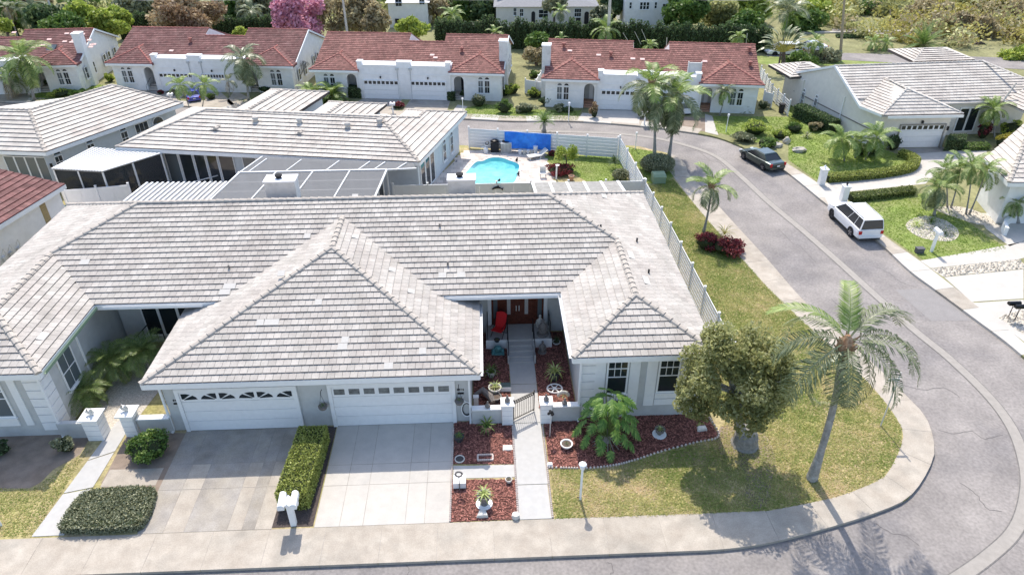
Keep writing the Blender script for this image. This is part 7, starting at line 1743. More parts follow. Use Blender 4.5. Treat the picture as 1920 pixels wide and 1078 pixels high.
# white shell planter
b_ = G(1056, 752); t = thing('shell_planter', 'white scalloped shell planter with a plant behind the right gate wall', 'planter', tuple(b_)); 
for k in range(9):
    a = R(10+160*k/8); mb = MB(); mb.ball((b_.x+.22*cos(a), b_.y+.04, .28+.2*sin(a)), .075, .06, .1, 7, 5); mb.build('lobe', m_stone, t)
rosette(t, b_+Vector((0, 0, .3)), ['bladey'], 14, .3, 85, 10, name='leaf')
b_ = G(1037, 714); t = thing('garden_light', 'small white globe garden light on the courtyard mulch', 'garden light', tuple(b_)); mb = MB(); mb.tube([b_, b_+Vector((0, 0, .2))], .015, 5); mb.build('stake', m_black, t); mb = MB(); mb.ball(b_+Vector((0, 0, .26)), .07); mb.build('globe', m_white, t)
# pillar-top dark urns / lanterns
for lab, x, y, z in (('dark finial vase on the left entry pillar', .70, 22.05, 1.125), ('dark finial vase on the right entry pillar', 2.32, 22.05, 1.125), ('small dark figure on the low wall by the left entry pillar', -.12, 22.05, .84), ('small dark figurine on the low wall right of the gate', 3.1, 22.05, .88)):
    t = thing('ornament', lab, 'ornament', (x, y, z)); mb = MB(); mb.lathe([(.07, 0), (.12, .06), (.11, .13), (.05, .2), (.035, .28)], (x, y, z), 10); mb.ball((x, y, z+.3), .045, n=8, m=5); mb.build('vase', m_statue, t)
for lab, x, y, z in (('white animal figure on the left pillar of the neighbour walkway', -16.2, 22.0, 1.175), ('white squirrel figure on the right pillar of the neighbour walkway', -14.85, 22.1, 1.225)):
    t = thing('garden_figure', lab, 'garden figure', (x, y, z)); mb = MB(); mb.ball((x, y, z+.12), .11, .09, .13); mb.ball((x+.05, y-.06, z+.28), .065, .07, .07); mb.tube([(x-.1, y, z+.06), (x-.17, y, z+.18), (x-.1, y, z+.34)], [.05, .06, .03], 7); mb.tube([(x+.07, y-.08, z+.33), (x+.08, y-.08, z+.4)], [.02, .008], 5); mb.build('body', m_stone, t, smooth=True)
# stake ornament right of gate
b_ = G(1031, 818); t = thing('garden_stake', 'tall thin stake with black flower-shaped head in front of the right gate pillar', 'ornament', tuple(b_)); mb = MB(); mb.tube([b_, b_+Vector((0, 0, 1.25))], .018, 6); mb.build('pole', m_alud, t); mb = MB()
for k in range(7): a = k*.9; mb.ball(b_+Vector((cos(a)*.09, sin(a)*.05, 1.25+.06*(k % 3))), .06, n=7, m=5)
mb.build('flower_head', m_black, t)
# hanging baskets on brackets, hose ring
for lab, x, z in (('hanging basket with trailing plant beside the left door of the right garage', -6.85, 1.25), ('hanging basket with dry plant on the wall right of the garage', -1.28, 1.30)):
    t = thing('hanging_basket', lab, 'hanging basket', (x, 22.0, z)); mb = MB(); mb.tube([(x, WY-.02, z+.75), (x, WY-.2, z+.8), (x, WY-.28, z+.7)], .014, 5); mb.build('bracket', m_black, t)
    for dx in (-.13, .13): mb = MB(); mb.tube([(x, WY-.28, z+.7), (x+dx, WY-.28, z+.12)], .007, 4); mb.build('chain', m_black, t)
    mb = MB(); mb.lathe([(.05, -.12), (.15, -.04), (.19, .06), (.2, .1), (.15, .1)], (x, WY-.28, z), 12); mb.build('basket', m_statue, t); rosette(t, (x, WY-.28, z+.08), ['blade'], 12, .22, 80, -10, name='leaf')
x, z = -1.0, .72; t = thing('wheel_ornament', 'white and black bicycle-like wheel hanging on the wall right of the garage', 'ornament', (x, WY, z)); n = 24
for rr_, m_, nm in ((.34, m_white, 'rim'), (.29, m_black, 'tyre')):
    mb = MB(); mb.tube([(x+rr_*.62*cos(2*pi*k/n), WY-.06, z+rr_*1.15*sin(2*pi*k/n)) for k in range(n+1)], .028, 6); mb.build(nm, m_, t)
mb = MB(); mb.tube([(x-.02, WY-.06, z+.4), (x-.18, WY-.1, z+.62), (x-.1, WY-.12, z+.78)], .022, 5); mb.build('fork', m_white, t)
# white bench seat with lantern post on the front mulch, stones, frames, tray
b_ = G(862, 915); t = thing('garden_ornament', 'white box stool with dark ring lantern in front of the cross path', 'ornament', tuple(b_)); mb = MB(); mb.box(b_.x-.24, b_.x+.24, b_.y-.05, b_.y+.38, .05, .32); mb.build('box', m_white, t)
mb = MB(); mb.tube([b_+Vector((0, -.08, 0)), b_+Vector((0, -.08, .75))], .02, 6); mb.build('post', m_statue, t); mb = MB(); mb.tube([(b_.x+.13*cos(k*.63), b_.y-.08, .86+.13*sin(k*.63)) for k in range(11)], .035, 6); mb.build('ring', m_statue, t)
def stone(label, px, poly, h, m=m_stone, name='garden_stone'):
    b_ = G(*px); t = thing(name, label, 'stone', tuple(b_)); mb = MB(); mb.prism([(b_.x+x, b_.y+y) for x, y in poly], .005, h*.6); mb.prism([(b_.x+x*.9, b_.y+y*.9) for x, y in poly], h*.6, h); mb.build('stone', m, t)
stone('pale trapezoid stone on the front red mulch by the pavement', (905, 967), [(-.22, -.1), (.2, -.1), (.12, .16), (-.12, .16)], .16)
stone('pale round stone at the corner of the walk and pavement', (967, 970), [(.15*cos(k*.63), .13*sin(k*.63)) for k in range(10)], .2)
stone('square stepping stone between the entry walk and the mulch', (952, 840), [(-.2, -.15), (.2, -.15), (.2, .15), (-.2, .15)], .05)
stone('small white block at the corner of the edged bed by the walk', (1031, 873), [(-.1, -.07), (.1, -.07), (.1, .07), (-.1, .07)], .14, m_white)
stone('grey slab block in the dark mulch near the tree', (1315, 806), [(-.2, -.12), (.22, -.08), (.2, .14), (-.16, .12)], .14)
b_ = G(862, 862); t = thing('round_tray', 'round dark tray with pale rim on the mulch by the driveway', 'tray', tuple(b_)); mb = MB(); mb.lathe([(.18, .02), (.2, .03), (.2, .08), (.17, .08), (.17, .05)], tuple(b_), 20); mb.build('rim', m_stone, t); mb = MB(); mb.lathe([(.165, .03), (.165, .055)], tuple(b_), 18); mb.build('dish', mdk, t)
b_ = G(910, 859); t = thing('brick_frame', 'small rectangle of pale scalloped bricks on the mulch', 'ornament', tuple(b_))
for x, y in [(i*.08-.28, s*.14) for i in range(8) for s in (-1, 1)]+[(s*.3, j*.08-.08) for j in range(3) for s in (-1, 1)]: mb = MB(); mb.box(b_.x+x-.035, b_.x+x+.035, b_.y+y-.03, b_.y+y+.03, 0, .09); mb.build('brick', m_edge, t)
# ============================================================ PORCH: chair, railings
c = Vector((.48, 27.5, .5)); ch = thing('folding_chair', 'red fabric folding chair on the left of the porch', 'chair', tuple(c), R(-25)); Fc = Matrix.Translation(c) @ Matrix.Rotation(R(-25), 4, 'Z')
mb = MB(Fc); mb.add([(-.27, -.28, .42), (.27, -.28, .42), (.25, .22, .34), (-.25, .22, .34), (-.27, -.28, .39), (.27, -.28, .39), (.25, .22, .31), (-.25, .22, .31)], [(0, 1, 2, 3), (7, 6, 5, 4), (0, 4, 5, 1), (2, 6, 7, 3), (1, 5, 6, 2), (3, 7, 4, 0)]); mb.build('seat', m_red, ch)
mb = MB(Fc); mb.add([(-.26, .2, .34), (.26, .2, .34), (.27, .42, 1.02), (.1, .44, 1.1), (-.1, .44, 1.1), (-.27, .42, 1.02), (-.26, .24, .34), (.26, .24, .34), (.27, .46, 1.02), (.1, .48, 1.1), (-.1, .48, 1.1), (-.27, .46, 1.02)], [(0, 1, 2, 3, 4, 5), (11, 10, 9, 8, 7, 6), (1, 7, 8, 2), (0, 5, 11, 6), (2, 8, 9, 3), (3, 9, 10, 4), (4, 10, 11, 5)]); mb.build('backrest', m_red, ch)
for s in (-.29, .29):
    for a, b2 in (((s, -.3, 0), (s, .25, .5)), ((s, .3, 0), (s, -.3, .5)), ((s, .2, .35), (s, .42, 1.0)), ((s, -.32, .62), (s, .3, .62))):
        mb = MB(Fc); mb.tube([a, b2], .016, 5); mb.build('leg' if b2[2] == .5 else ('arm' if a[2] > .6 else 'back_post'), m_black, ch)
def railing(label, pts, h=.9, every=.5):
    t = thing('railing', label, 'railing', tuple(pts[0])); P = [Vector(p) for p in pts]
    for a, b2 in zip(P[:-1], P[1:]): bar(a+Vector((0, 0, h)), b2+Vector((0, 0, h)), .035, 'handrail', t, m_black)
    for a, b2 in zip(P[:-1], P[1:]):
        n = max(1, int((b2-a).length/every))
        for k in range(n+1): p = a.lerp(b2, k/n); bar(p, p+Vector((0, 0, h)), .022 if 0 < k < n else .035, 'post', t, m_black)
railing('black railing on the left side of the porch', [(-.05, 27.15, .5), (-.05, 28.2, .5)]); railing('black railing on the right side of the porch', [(2.95, 27.15, .5), (2.95, 28.2, .5)])
railing('black handrail down the left side of the entry steps', [(.9, 27.7, .5), (.9, 27.1, .5), (.9, 25.95, .1)], .8, .9); railing('black handrail down the right side of the entry steps', [(2.14, 27.7, .5), (2.14, 27.1, .5), (2.14, 25.95, .1)], .8, .9)
pp = G(238, 672); railing('black iron handrail by the left glass doors', [(-16.9, 26.6, 0), (-16.2, 27.9, .5), (-15.6, 27.9, .5)], .9, .3)
# ============================================================ POSTS: mailboxes, lamps, signs
def lamp_post(label, px, py, top_py, m=m_white, arm=False):
    b_ = G(px, py); h = xyz_at(px, top_py, b_.y).z; k = h/2; t = thing('lamp_post', label, 'lamp post', tuple(b_))
    mb = MB(); mb.tube([b_, b_+Vector((0, 0, h*.84))], .045*max(.7, k), 8); mb.build('post', m, t)
    mb = MB(); r_ = .11*max(.8, k); z = b_.z+h*.84; mb.lathe([(r_*.5, 0), (r_*.9, .03), (r_, h*.12)], (b_.x, b_.y, z), 6); mb.build('lantern', m_lamp, t)
    mb = MB(); mb.lathe([(r_*1.45, 0), (r_*1.3, .03), (r_*.3, h*.05)], (b_.x, b_.y, z+h*.12), 4 if not arm else 8); mb.build('lamp_cap', m, t)
    if arm: mb = MB(); mb.tube([b_+Vector((-.12, 0, .12)), b_+Vector((.05, 0, .1))], .02, 5); mb.build('crosspiece', m_dark, t)
    return t
lamp_post('white lamp post at the front lawn beside the edged bed', 1088, 936, 868, arm=True)
for lab, x, y, ty in (('white lamp post by the kerb of the middle red house', 868, 208, 184), ('white lamp post by the tiled steps of the bright red house', 1066, 228, 192), ('white lamp post on the lawn right of the tall palms', 1361, 248, 214), ('thin white lamp post inside the street corner fence', 1191, 280, 248),
        ('white lamp post on the lawn of the dark red house', 223, 185, 160), ('white lamp post before the far left palm', 55, 178, 155), ('white lamp post at the left frame edge on the dry lawn', 3, 985, 935)): lamp_post(lab, x, y, ty)
def mailbox(label, base, h, boxes, m=m_white, s=1., rz=0., post=2*.055):
    b_ = Vector(base); t = thing('mailbox', label, 'mailbox', tuple(b_), rz); F = Matrix.Translation(b_) @ Matrix.Rotation(rz, 4, 'Z')
    mb = MB(F); mb.box(-post/2*s, post/2*s, -post/2*s, post/2*s, 0, h); mb.build('post', m, t)
    if boxes == 2: mb = MB(F); mb.box(-.26*s, .26*s, -.05*s, .05*s, h-.1*s, h-.001); mb.build('crossbar', m, t)
    for k in range(boxes):
        x = (k-.5)*.34*s if boxes == 2 else 0; w_, l_, z = .095*s, .26*s, h+.002
        n = 8; sec = [(x-w_, z), (x+w_, z)]+[(x+w_*cos(pi*i/n), z+.11*s+w_*sin(pi*i/n)) for i in range(n+1)]
        mb = MB(F); vs = [(a, -l_, c) for a, c in sec]+[(a, l_, c) for a, c in sec]; q = len(sec)
        mb.add(vs, [tuple(range(q))[::-1], tuple(range(q, 2*q))]+[(i, (i+1) % q, q+(i+1) % q, q+i) for i in range(q)]); bx_ = mb.build('box', m, t)
        mb = MB(F); mb.box(x-w_*.8, x+w_*.8, -l_-.012, -l_-.001, z+.02, z+.16*s); mb.build('box_door', m, bx_)
        mb = MB(F); mb.box(x+w_+.001, x+w_+.012, -.03, .0, z+.08*s, z+.2*s); mb.build('flag', m_red if m is m_black else m, bx_)
    if boxes == 2: mb = MB(F); mb.prism([(-.05*s, -.2*s), (.05*s, -.2*s), (.05*s, .1*s), (-.05*s, .1*s)], h+.003, h+.1*s); mb.add([(-.07*s, -.22*s, h+.1*s), (.07*s, -.22*s, h+.1*s), (0, -.22*s, h+.2*s), (-.07*s, .12*s, h+.1*s), (.07*s, .12*s, h+.1*s), (0, .12*s, h+.2*s)], [(0, 1, 2), (5, 4, 3), (1, 4, 5, 2), (0, 2, 5, 3), (0, 3, 4, 1)]); mb.build('newspaper_house', m, t)
    return t
mailbox('pair of white mailboxes on a thick post at the end of the box hedge', (-7.22, 17.12, 0), 1.15, 2, s=1.25, rz=R(4), post=.16)
mailbox('white mailbox post on the narrow verge between two red house drives', tuple(G(737, 212)), .75, 2, s=.9)
mailbox('white mailbox by the dry verge left of the tall palm pair', tuple(G(1208, 234)), .95, 2, s=1.0)
mailbox('pair of white mailboxes at the dark red house drive', tuple(G(323, 195)), .8, 2, s=.9)
mailbox('slanting white post with white box on the right lawn', tuple(G(1746, 472)), 1.25, 1, s=1.2)
dmb = thing('mailbox', 'pair of black mailboxes on twisted thin stands at the right edge', 'mailbox', tuple(G(1895, 600)))
for k, (px, py) in enumerate(((1889, 597), (1901, 603))):
    p = G(px, py)
    for dx in (-.05, .05): mb = MB(); mb.tube([p+Vector((dx, 0, 0)), p+Vector((-dx*.5, 0, .45)), p+Vector((dx, 0, .85))], .014, 5); mb.build('stand', m_dark, dmb)
    n = 8; w_, l_, z = .3, .11, .86; sec = [(p.y-l_, z), (p.y+l_, z)]+[(p.y+l_*cos(pi*i/n), z+.08+l_*sin(pi*i/n)) for i in range(n+1)]; q = len(sec)
    mb = MB(); mb.add([(p.x-w_, a, c) for a, c in sec]+[(p.x+w_, a, c) for a, c in sec], [tuple(range(q))[::-1], tuple(range(q, 2*q))]+[(i, (i+1) % q, q+(i+1) % q, q+i) for i in range(q)]); mb.build('box', m_black, dmb)
# street sign at the corner of the lawn
b_ = G(1651, 798); t = thing('street_sign', 'slim signpost with a crossed blade hidden among the big palm fronds', 'sign post', tuple(b_)); mb = MB(); mb.tube([b_, b_+Vector((0, 0, 2.9))], .028, 7); mb.build('post', m_alud, t); mb = MB(); mb.box(b_.x-.4, b_.x+.06, b_.y-.012, b_.y+.012, 2.45, 2.6); mb.build('sign_blade', m_alud, t)
# gate piers of the curved drive
for lab, px, top in (('left white drive pillar with a carriage lamp at the clipped hedge', (1539, 346), 318), ('right white drive pillar with a dark lamp at the straight hedge', (1580, 377), 350)):
    b_ = G(*px); h = xyz_at(px[0], top, b_.y).z; t = thing('drive_pillar', lab, 'pillar', tuple(b_)); mb = MB(); mb.box(b_.x-.2, b_.x+.2, b_.y-.2, b_.y+.2, 0, h); mb.build('shaft', m_whitewall, t)
    mb = MB(); mb.box(b_.x-.25, b_.x+.25, b_.y-.25, b_.y+.25, h, h+.08); mb.build('cap', m_white, t); mb = MB(); mb.lathe([(.05, .08), (.07, .2), (.1, .22), (.02, .32)], (b_.x, b_.y, h), 8); mb.build('lamp', m_dark if 'dark' in lab else m_lamp, t)
# ============================================================ UTILITY AND YARD OBJECTS
b_ = G(1236, 345); t = thing('utility_box', 'pale green utility box on the side lawn by the fence', 'utility box', tuple(b_)); mb = MB(); mb.box(b_.x-.45, b_.x+.45, b_.y, b_.y+.75, 0, .5); mb.build('cabinet', m_elec, t); mb = MB(); mb.add([(b_.x-.48, b_.y-.04, .5), (b_.x+.48, b_.y-.04, .5), (b_.x+.48, b_.y+.78, .5), (b_.x-.48, b_.y+.78, .5), (b_.x-.44, b_.y+.1, .66), (b_.x+.44, b_.y+.1, .66), (b_.x+.44, b_.y+.74, .66), (b_.x-.44, b_.y+.74, .66)], [(0, 1, 5, 4), (1, 2, 6, 5), (2, 3, 7, 6), (3, 0, 4, 7), (4, 5, 6, 7), (0, 3, 2, 1)]); mb.build('lid', m_elec, t)
b_ = G(1725, 476); t = thing('meter_box', 'small dark grey box on the right lawn near the pavement', 'box', tuple(b_)); mb = MB(); mb.box(b_.x-.22, b_.x+.22, b_.y, b_.y+.28, 0, .3); mb.build('box', mat('grey_plastic', (.10, .10, .11), .6, .1, 5), t); mb = MB(); mb.box(b_.x-.24, b_.x+.24, b_.y-.02, b_.y+.3, .301, .34); mb.build('lid', bpy.data.materials['grey_plastic'], t)
b_ = G(1464, 212); t = thing('wheelie_bin', 'dark green wheeled bin beside the gabled house wall', 'bin', tuple(b_)); mb = MB(); mb.add([(b_.x+x*.2*s, b_.y+y*.2*s, z) for z, s in ((0, .8), (.75, 1.)) for x, y in ((-1, -1), (1, -1), (1, 1), (-1, 1))], [(0, 1, 5, 4), (1, 2, 6, 5), (2, 3, 7, 6), (3, 0, 4, 7), (0, 3, 2, 1)]); mb.build('body', m_dark, t); mb = MB(); mb.box(b_.x-.23, b_.x+.23, b_.y-.24, b_.y+.22, .751, .82); mb.build('lid', m_dark, t)
# blue tarp hung on the fence
a, c = G(945, 252, 1.7), G(1031, 255, 1.7); a.y = c.y = 50.75; a = Vector((1.02+.55, 50.85, 0)); x0 = xyz_at(946, 262, 52.2).x; x1 = xyz_at(1032, 262, 51.6).x
tp_ = thing('tarpaulin', 'blue tarpaulin hung over the back yard fence', 'tarp', (x0, 50.8, 0)); mb = MB(); nx, nz = 26, 8; vs = []
for j in range(nz+1):
    for i in range(nx+1): u, v = i/nx, j/nz; vs.append((x0+(x1-x0)*u, 52.9-(x0+(x1-x0)*u+1.15)*.24-.16-.05*sin(u*14+v*2)-.06*(1-v)*(1+sin(u*9))-.03*sin(v*22+u*5), .35+1.25*v+.03*sin(u*3.1*3)*v))
mb.add(vs, [(j*(nx+1)+i, j*(nx+1)+i+1, (j+1)*(nx+1)+i+1, (j+1)*(nx+1)+i) for j in range(nz) for i in range(nx)]); mb.build('sheet', m_tarp, tp_, smooth=True)
b_ = G(949, 288); t = thing('air_conditioner', 'grey slatted air conditioning unit by the blue tarp', 'air conditioner', tuple(b_)); mb = MB(); mb.box(b_.x-.42, b_.x+.42, b_.y, b_.y+.75, .05, .82); mb.build('cabinet', m_alud, t)
for k in range(8): mb = MB(); mb.box(b_.x-.4+k*.105, b_.x-.4+k*.105+.03, b_.y-.02, b_.y-.001, .1, .78); mb.build('grille_slat', m_statue, t)
mb = MB(); mb.lathe([(.3, 0), (.3, .04), (.1, .05)], (b_.x, b_.y+.38, .82), 14); mb.build('fan_grille', m_black, t)
b_ = G(928, 287); t = thing('pool_equipment', 'black pool heater beside the air conditioner', 'pool heater', tuple(b_)); mb = MB(); mb.box(b_.x-.32, b_.x+.32, b_.y, b_.y+.6, 0, .82); mb.build('cabinet', m_dark, t); mb = MB(); mb.lathe([(.24, 0), (.26, .1), (.12, .16)], (b_.x, b_.y+.3, .821), 12); mb.build('top', m_black, t)
b_ = G(911, 287); t = thing('pool_pump', 'white pump and pipes beside the black pool heater', 'pool pump', tuple(b_)); mb = MB(); mb.lathe([(.18, 0), (.2, .3), (.12, .42)], tuple(b_), 10); mb.build('filter', m_white, t); mb = MB(); mb.tube([b_+Vector((-.35, .1, .1)), b_+Vector((-.35, .1, .4)), b_+Vector((.15, .2, .5)), b_+Vector((.3, .2, .7))], .04, 6); mb.build('pipe', m_white, t); mb = MB(); mb.tube([b_+Vector((.12+.14*cos(k), .1, .75+.14*sin(k))) for k in range(7)], .03, 5); mb.build('hose', m_black, t)
for k, (px, r_) in enumerate(((975, .14), (983, .14), (990, .13), (997, .14), (1004, .17))):
    b_ = G(px, 290); t = thing('plant_pot', ('leftmost', 'second', 'third', 'fourth', 'tallest, rightmost')[k]+' pale pot in the row below the blue tarp', 'pot', tuple(b_), 0, 'pots below the blue tarp'); mb = MB(); h = .38 if k < 4 else .68; mb.lathe([(r_*.8, 0), (r_, h*.8), (r_*1.1, h), (r_*.8, h)], tuple(b_), 10); mb.build('pot', m_stone if k % 2 else m_white, t)
def lounger(label, px, rz, m):
    b_ = G(*px); t = thing('sun_lounger', label, 'sun lounger', tuple(b_), rz); F = Matrix.Translation(b_) @ Matrix.Rotation(rz, 4, 'Z')
    mb = MB(F); mb.box(-.28, .28, -.6, .4, .26, .31); mb.build('seat', m, t); mb = MB(F); mb.add([(-.28, .4, .28), (.28, .4, .28), (.28, .95, .68), (-.28, .95, .68), (-.28, .42, .24), (.28, .42, .24), (.28, .98, .64), (-.28, .98, .64)], [(0, 1, 2, 3), (7, 6, 5, 4), (0, 3, 7, 4), (1, 5, 6, 2), (2, 6, 7, 3)]); mb.build('backrest', m, t)
    for x in (-.25, .25):
        for y in (-.5, .35): mb = MB(F); mb.box(x-.02, x+.02, y-.02, y+.02, 0, .259); mb.build('leg', m_alu, t)
lounger('grey sun lounger with raised back on the pool deck', (1003, 298), R(-70), m_alud)
b_ = G(1018, 334); ch2 = thing('metal_chair', 'pale metal patio chair on the pool deck by the red bush', 'chair', tuple(b_)); 
for nm, bx in (('seat', (-.22, .22, -.2, .22, .36, .4)), ('backrest', (-.22, .22, .2, .24, .4, .8))): mb = MB(Matrix.Translation(b_)); mb.box(*bx); mb.build(nm, m_alud, ch2)
for x in (-.2, .2):
    for y in (-.18, .2): mb = MB(Matrix.Translation(b_)); mb.box(x-.02, x+.02, y-.02, y+.02, 0, .359); mb.build('leg', m_alud, ch2)
b_ = G(1043, 336); t = thing('bird_bath_post', 'thin white post on the pool deck by the red bush', 'post', tuple(b_)); mb = MB(); mb.tube([b_, b_+Vector((0, 0, 1.0))], .06, 7); mb.build('post', m_white, t); mb = MB(); mb.lathe([(.05, 0), (.14, .05), (.15, .08)], tuple(b_+Vector((.05, 0, 1.0))), 8); mb.build('bowl', m_white, t)
pot('terracotta pot at the edge of the pool deck', G(1071, 338), .2, .35, m_terra, None, name='plant_pot', cat='pot')
for lab, px, hh in (('dark bird figure at the right rim of the pool', (972, 330), .35), ('dark bird figure at the far right rim of the pool', (969, 304), .35), ('black bird ornament on top of the smooth white fence', (936, 341), .2)):
    b_ = G(*px) if hh > .3 else xyz_at(936, 341, 42.3); t = thing('bird_figure', lab, 'ornament', tuple(b_)); mb = MB(); mb.ball(b_+Vector((0, 0, hh*.5)), .09, .07, hh*.35); mb.ball(b_+Vector((.04, -.03, hh*.95)), .05); mb.tube([b_+Vector((-.05, 0, hh*.4)), b_+Vector((-.2, .02, hh*.3))], [.05, .01], 5); mb.build('bird', m_dark, t)
# dolphin ornament on the wall
p = xyz_at(932, 354, 42.13); t = thing('dolphin_ornament', 'dark leaping dolphin ornament fixed on the smooth white fence', 'ornament', tuple(p)); n = 9; up_ = []; lo_ = []
for k in range(n+1):
    u = k/n; x = -.34+.68*u; y = .13*sin(pi*u)-.03; w_ = .075*sin(pi*min(1, u*.85+.12)); up_.append((x, y+w_)); lo_.append((x, y-w_))
def plate(mb, pts, y0, y1): nn = len(pts); mb.add([(p.x+a, y0, p.z+c) for a, c in pts]+[(p.x+a, y1, p.z+c) for a, c in pts], [tuple(range(nn)), tuple(range(nn, 2*nn))[::-1]]+[(i, nn+i, nn+(i+1) % nn, (i+1) % nn) for i in range(nn)])
mb = MB(); plate(mb, lo_+up_[::-1], 42.08, 42.13); mb.build('body', m_dark, t)
mb = MB(); plate(mb, [(-.02, .16), (.12, .16), (.1, .27)], 42.085, 42.125); mb.build('dorsal_fin', m_dark, t)
mb = MB(); plate(mb, [(.3, .02), (.42, .05), (.36, -.04), (.4, -.14), (.3, -.06)], 42.085, 42.125); mb.build('tail_fin', m_dark, t)
# rocks by the kerb
m_rock = mat('pale_rock', (.46, .42, .36), .9, .25, 3, .5, 20)
for lab, px, a, c, h in (('large flat pale boulder near the dark sedan', (1500, 286), .55, .4, .38), ('smaller mossy boulder left of the pale one', (1458, 277), .45, .32, .35), ('upright driftwood-like rock between the boulders', (1476, 270), .3, .28, .5)):
    b_ = G(*px); t = thing('boulder', lab, 'rock', tuple(b_)); mb = MB(); mb.ball((b_.x, b_.y+.2, h*.35), a, c, h*.65, 9, 6, jit=.18); mb.build('rock', m_rock, t)
# spa, dish on the far left patio
b_ = G(138, 402); t = thing('spa_pool', 'small green-water spa on the far left patio', 'spa', tuple(b_)); mb = MB(); mb.box(b_.x-.6, b_.x+.6, b_.y-.3, b_.y+.4, 0, .5); mb.build('tub', m_whitewall, t); mb = MB(); mb.box(b_.x-.5, b_.x+.5, b_.y-.22, b_.y+.32, .501, .52); mb.build('water', mat('green_water', (.06, .22, .19), .1, .1, 3), t)
b_ = G(138, 424, .6); t = thing('satellite_dish', 'grey satellite dish beside the left hip of the grey roof', 'satellite dish', tuple(b_)); mb = MB(Matrix.Translation(b_) @ Matrix.Rotation(R(-50), 4, 'X') @ Matrix.Rotation(R(25), 4, 'Y')); mb.lathe([(.02, 0), (.2, .03), (.36, .1), (.34, .12), (.02, .03)], (0, 0, 0), 16, sy=.75); mb.build('dish', m_statue, t); mb = MB(); mb.tube([b_, b_+Vector((.05, .05, -.6))], .03, 6); mb.build('mast', m_statue, t)
sheet('patio', fixw([xy(p) for p in GL([(100, 400), (130, 380), (240, 372), (215, 420), (120, 450)])]), m_paver, .006)
# umbrella and seats glimpsed under the lanai
b_ = G(243, 352); t = thing('closed_parasol', 'closed pale teal parasol beside the lanai', 'parasol', tuple(b_)); mb = MB(); mb.tube([b_, b_+Vector((0, 0, 2.1))], .025, 6); mb.build('pole', m_white, t); mb = MB(); mb.lathe([(.17, .75), (.14, 1.1), (.1, 1.6), (.03, 2.05)], tuple(b_), 8); mb.build('canopy', mat('teal_canvas', (.35, .62, .60), .8, .1, 5), t)
for lab, px in (('patio chair under the lanai nearest the parasol', (262, 352)), ('patio chair under the lanai farther from the parasol', (232, 335))):
    b_ = G(*px); t = thing('patio_chair', lab, 'chair', tuple(b_)); Fm = Matrix.Translation(b_)
    for nm, bx in (('seat', (-.25, .25, -.22, .24, .36, .42)), ('backrest', (-.25, .25, .2, .25, .42, .9))): mb = MB(Fm); mb.box(*bx); mb.build(nm, m_alud, t)
    for x in (-.22, .22):
        for y in (-.18, .2): mb = MB(Fm); mb.box(x-.02, x+.02, y-.02, y+.02, 0, .359); mb.build('leg', m_alud, t)
b_ = G(244, 345); t = thing('patio_table', 'dark patio table under the lanai', 'table', tuple(b_)); mb = MB(); mb.lathe([(.5, .66), (.5, .7)], tuple(b_), 14); mb.build('tabletop', m_statue, t); mb = MB(); mb.tube([b_, b_+Vector((0, 0, .66))], .05, 6); mb.build('pedestal', m_black, t)
# ============================================================ UTILITY POLES AND WIRES
def pole(label, bpx, top, depth, m, r=.13, cross=None):
    b_ = xyz_at(bpx[0], bpx[1], depth); b_.z = 0; tp = xyz_at(top[0], top[1], depth); d = tp-Vector((b_.x, b_.y, 0)); e = Vector((b_.x, b_.y, 0))+d*1.25
    t = thing('utility_pole', label, 'pole', tuple(b_)); mb = MB(); mb.tube([b_, e], [r, r*.6], 9); mb.build('shaft', m, t)
    for k in (cross or ()): p = b_.lerp(e, k); bar(p+Vector((-.8, 0, 0)), p+Vector((.8, 0, 0)), .1, 'crossarm', t, m)
    return t, b_, e
_, _, e1_ = pole('leaning wooden utility pole behind the pale gabled house', (1573, 122), (1583, 4), 76, m_wpole, .16, (.95,))
_, _, e2_ = pole('thick pale concrete pole behind the bright red roof', (1140, 78), (1144, 0), 80, m_pole, .22, (.97,))
_, _, e3_ = pole('pale pole standing in front of the tan trees', (652, 66), (643, 2), 80, m_pole, .15, (.97,)); _, _, e4_ = pole('leaning pale pole at the top left among the palms', (101, 34), (90, 0), 88, m_pole, .16, (.97,)); pole('thin post behind the notch of the bright red roof', (1250, 96), (1250, 80), 77, m_pole, .06); pole('slim pole on the grass bank at the top right', (1667, 68), (1669, 28), 88, m_wpole, .1)
pole('short white post behind the right end of the bright red roof', (1400, 84), (1400, 72), 78, m_pole, .06)
wr = thing('power_lines', 'thin power lines strung between the poles in front of the far trees', 'power line', tuple(e3_))
for dz_ in (0, -.55):
    for a, c in ((e4_, e3_), (e3_, e2_), (e2_, e1_)):
        P = [a.lerp(c, k/12)+Vector((0, 0, dz_-.9*4*(k/12)*(1-k/12))) for k in range(13)]; mb = MB(); mb.tube(P, .012, 3, caps=False); mb.build('wire', m_alud, wr)
for (a_, b2) in (((1168, 68), (1178, 78)), ((1190, 66), (1202, 84)), ((1203, 62), (1212, 77))):
    p, q_ = xyz_at(a_[0], a_[1]-6, 79), xyz_at(b2[0], b2[1], 79); mb = MB(); mb.tube([p, q_], .025, 4); mb.build('guy_wire', m_pole, wr)
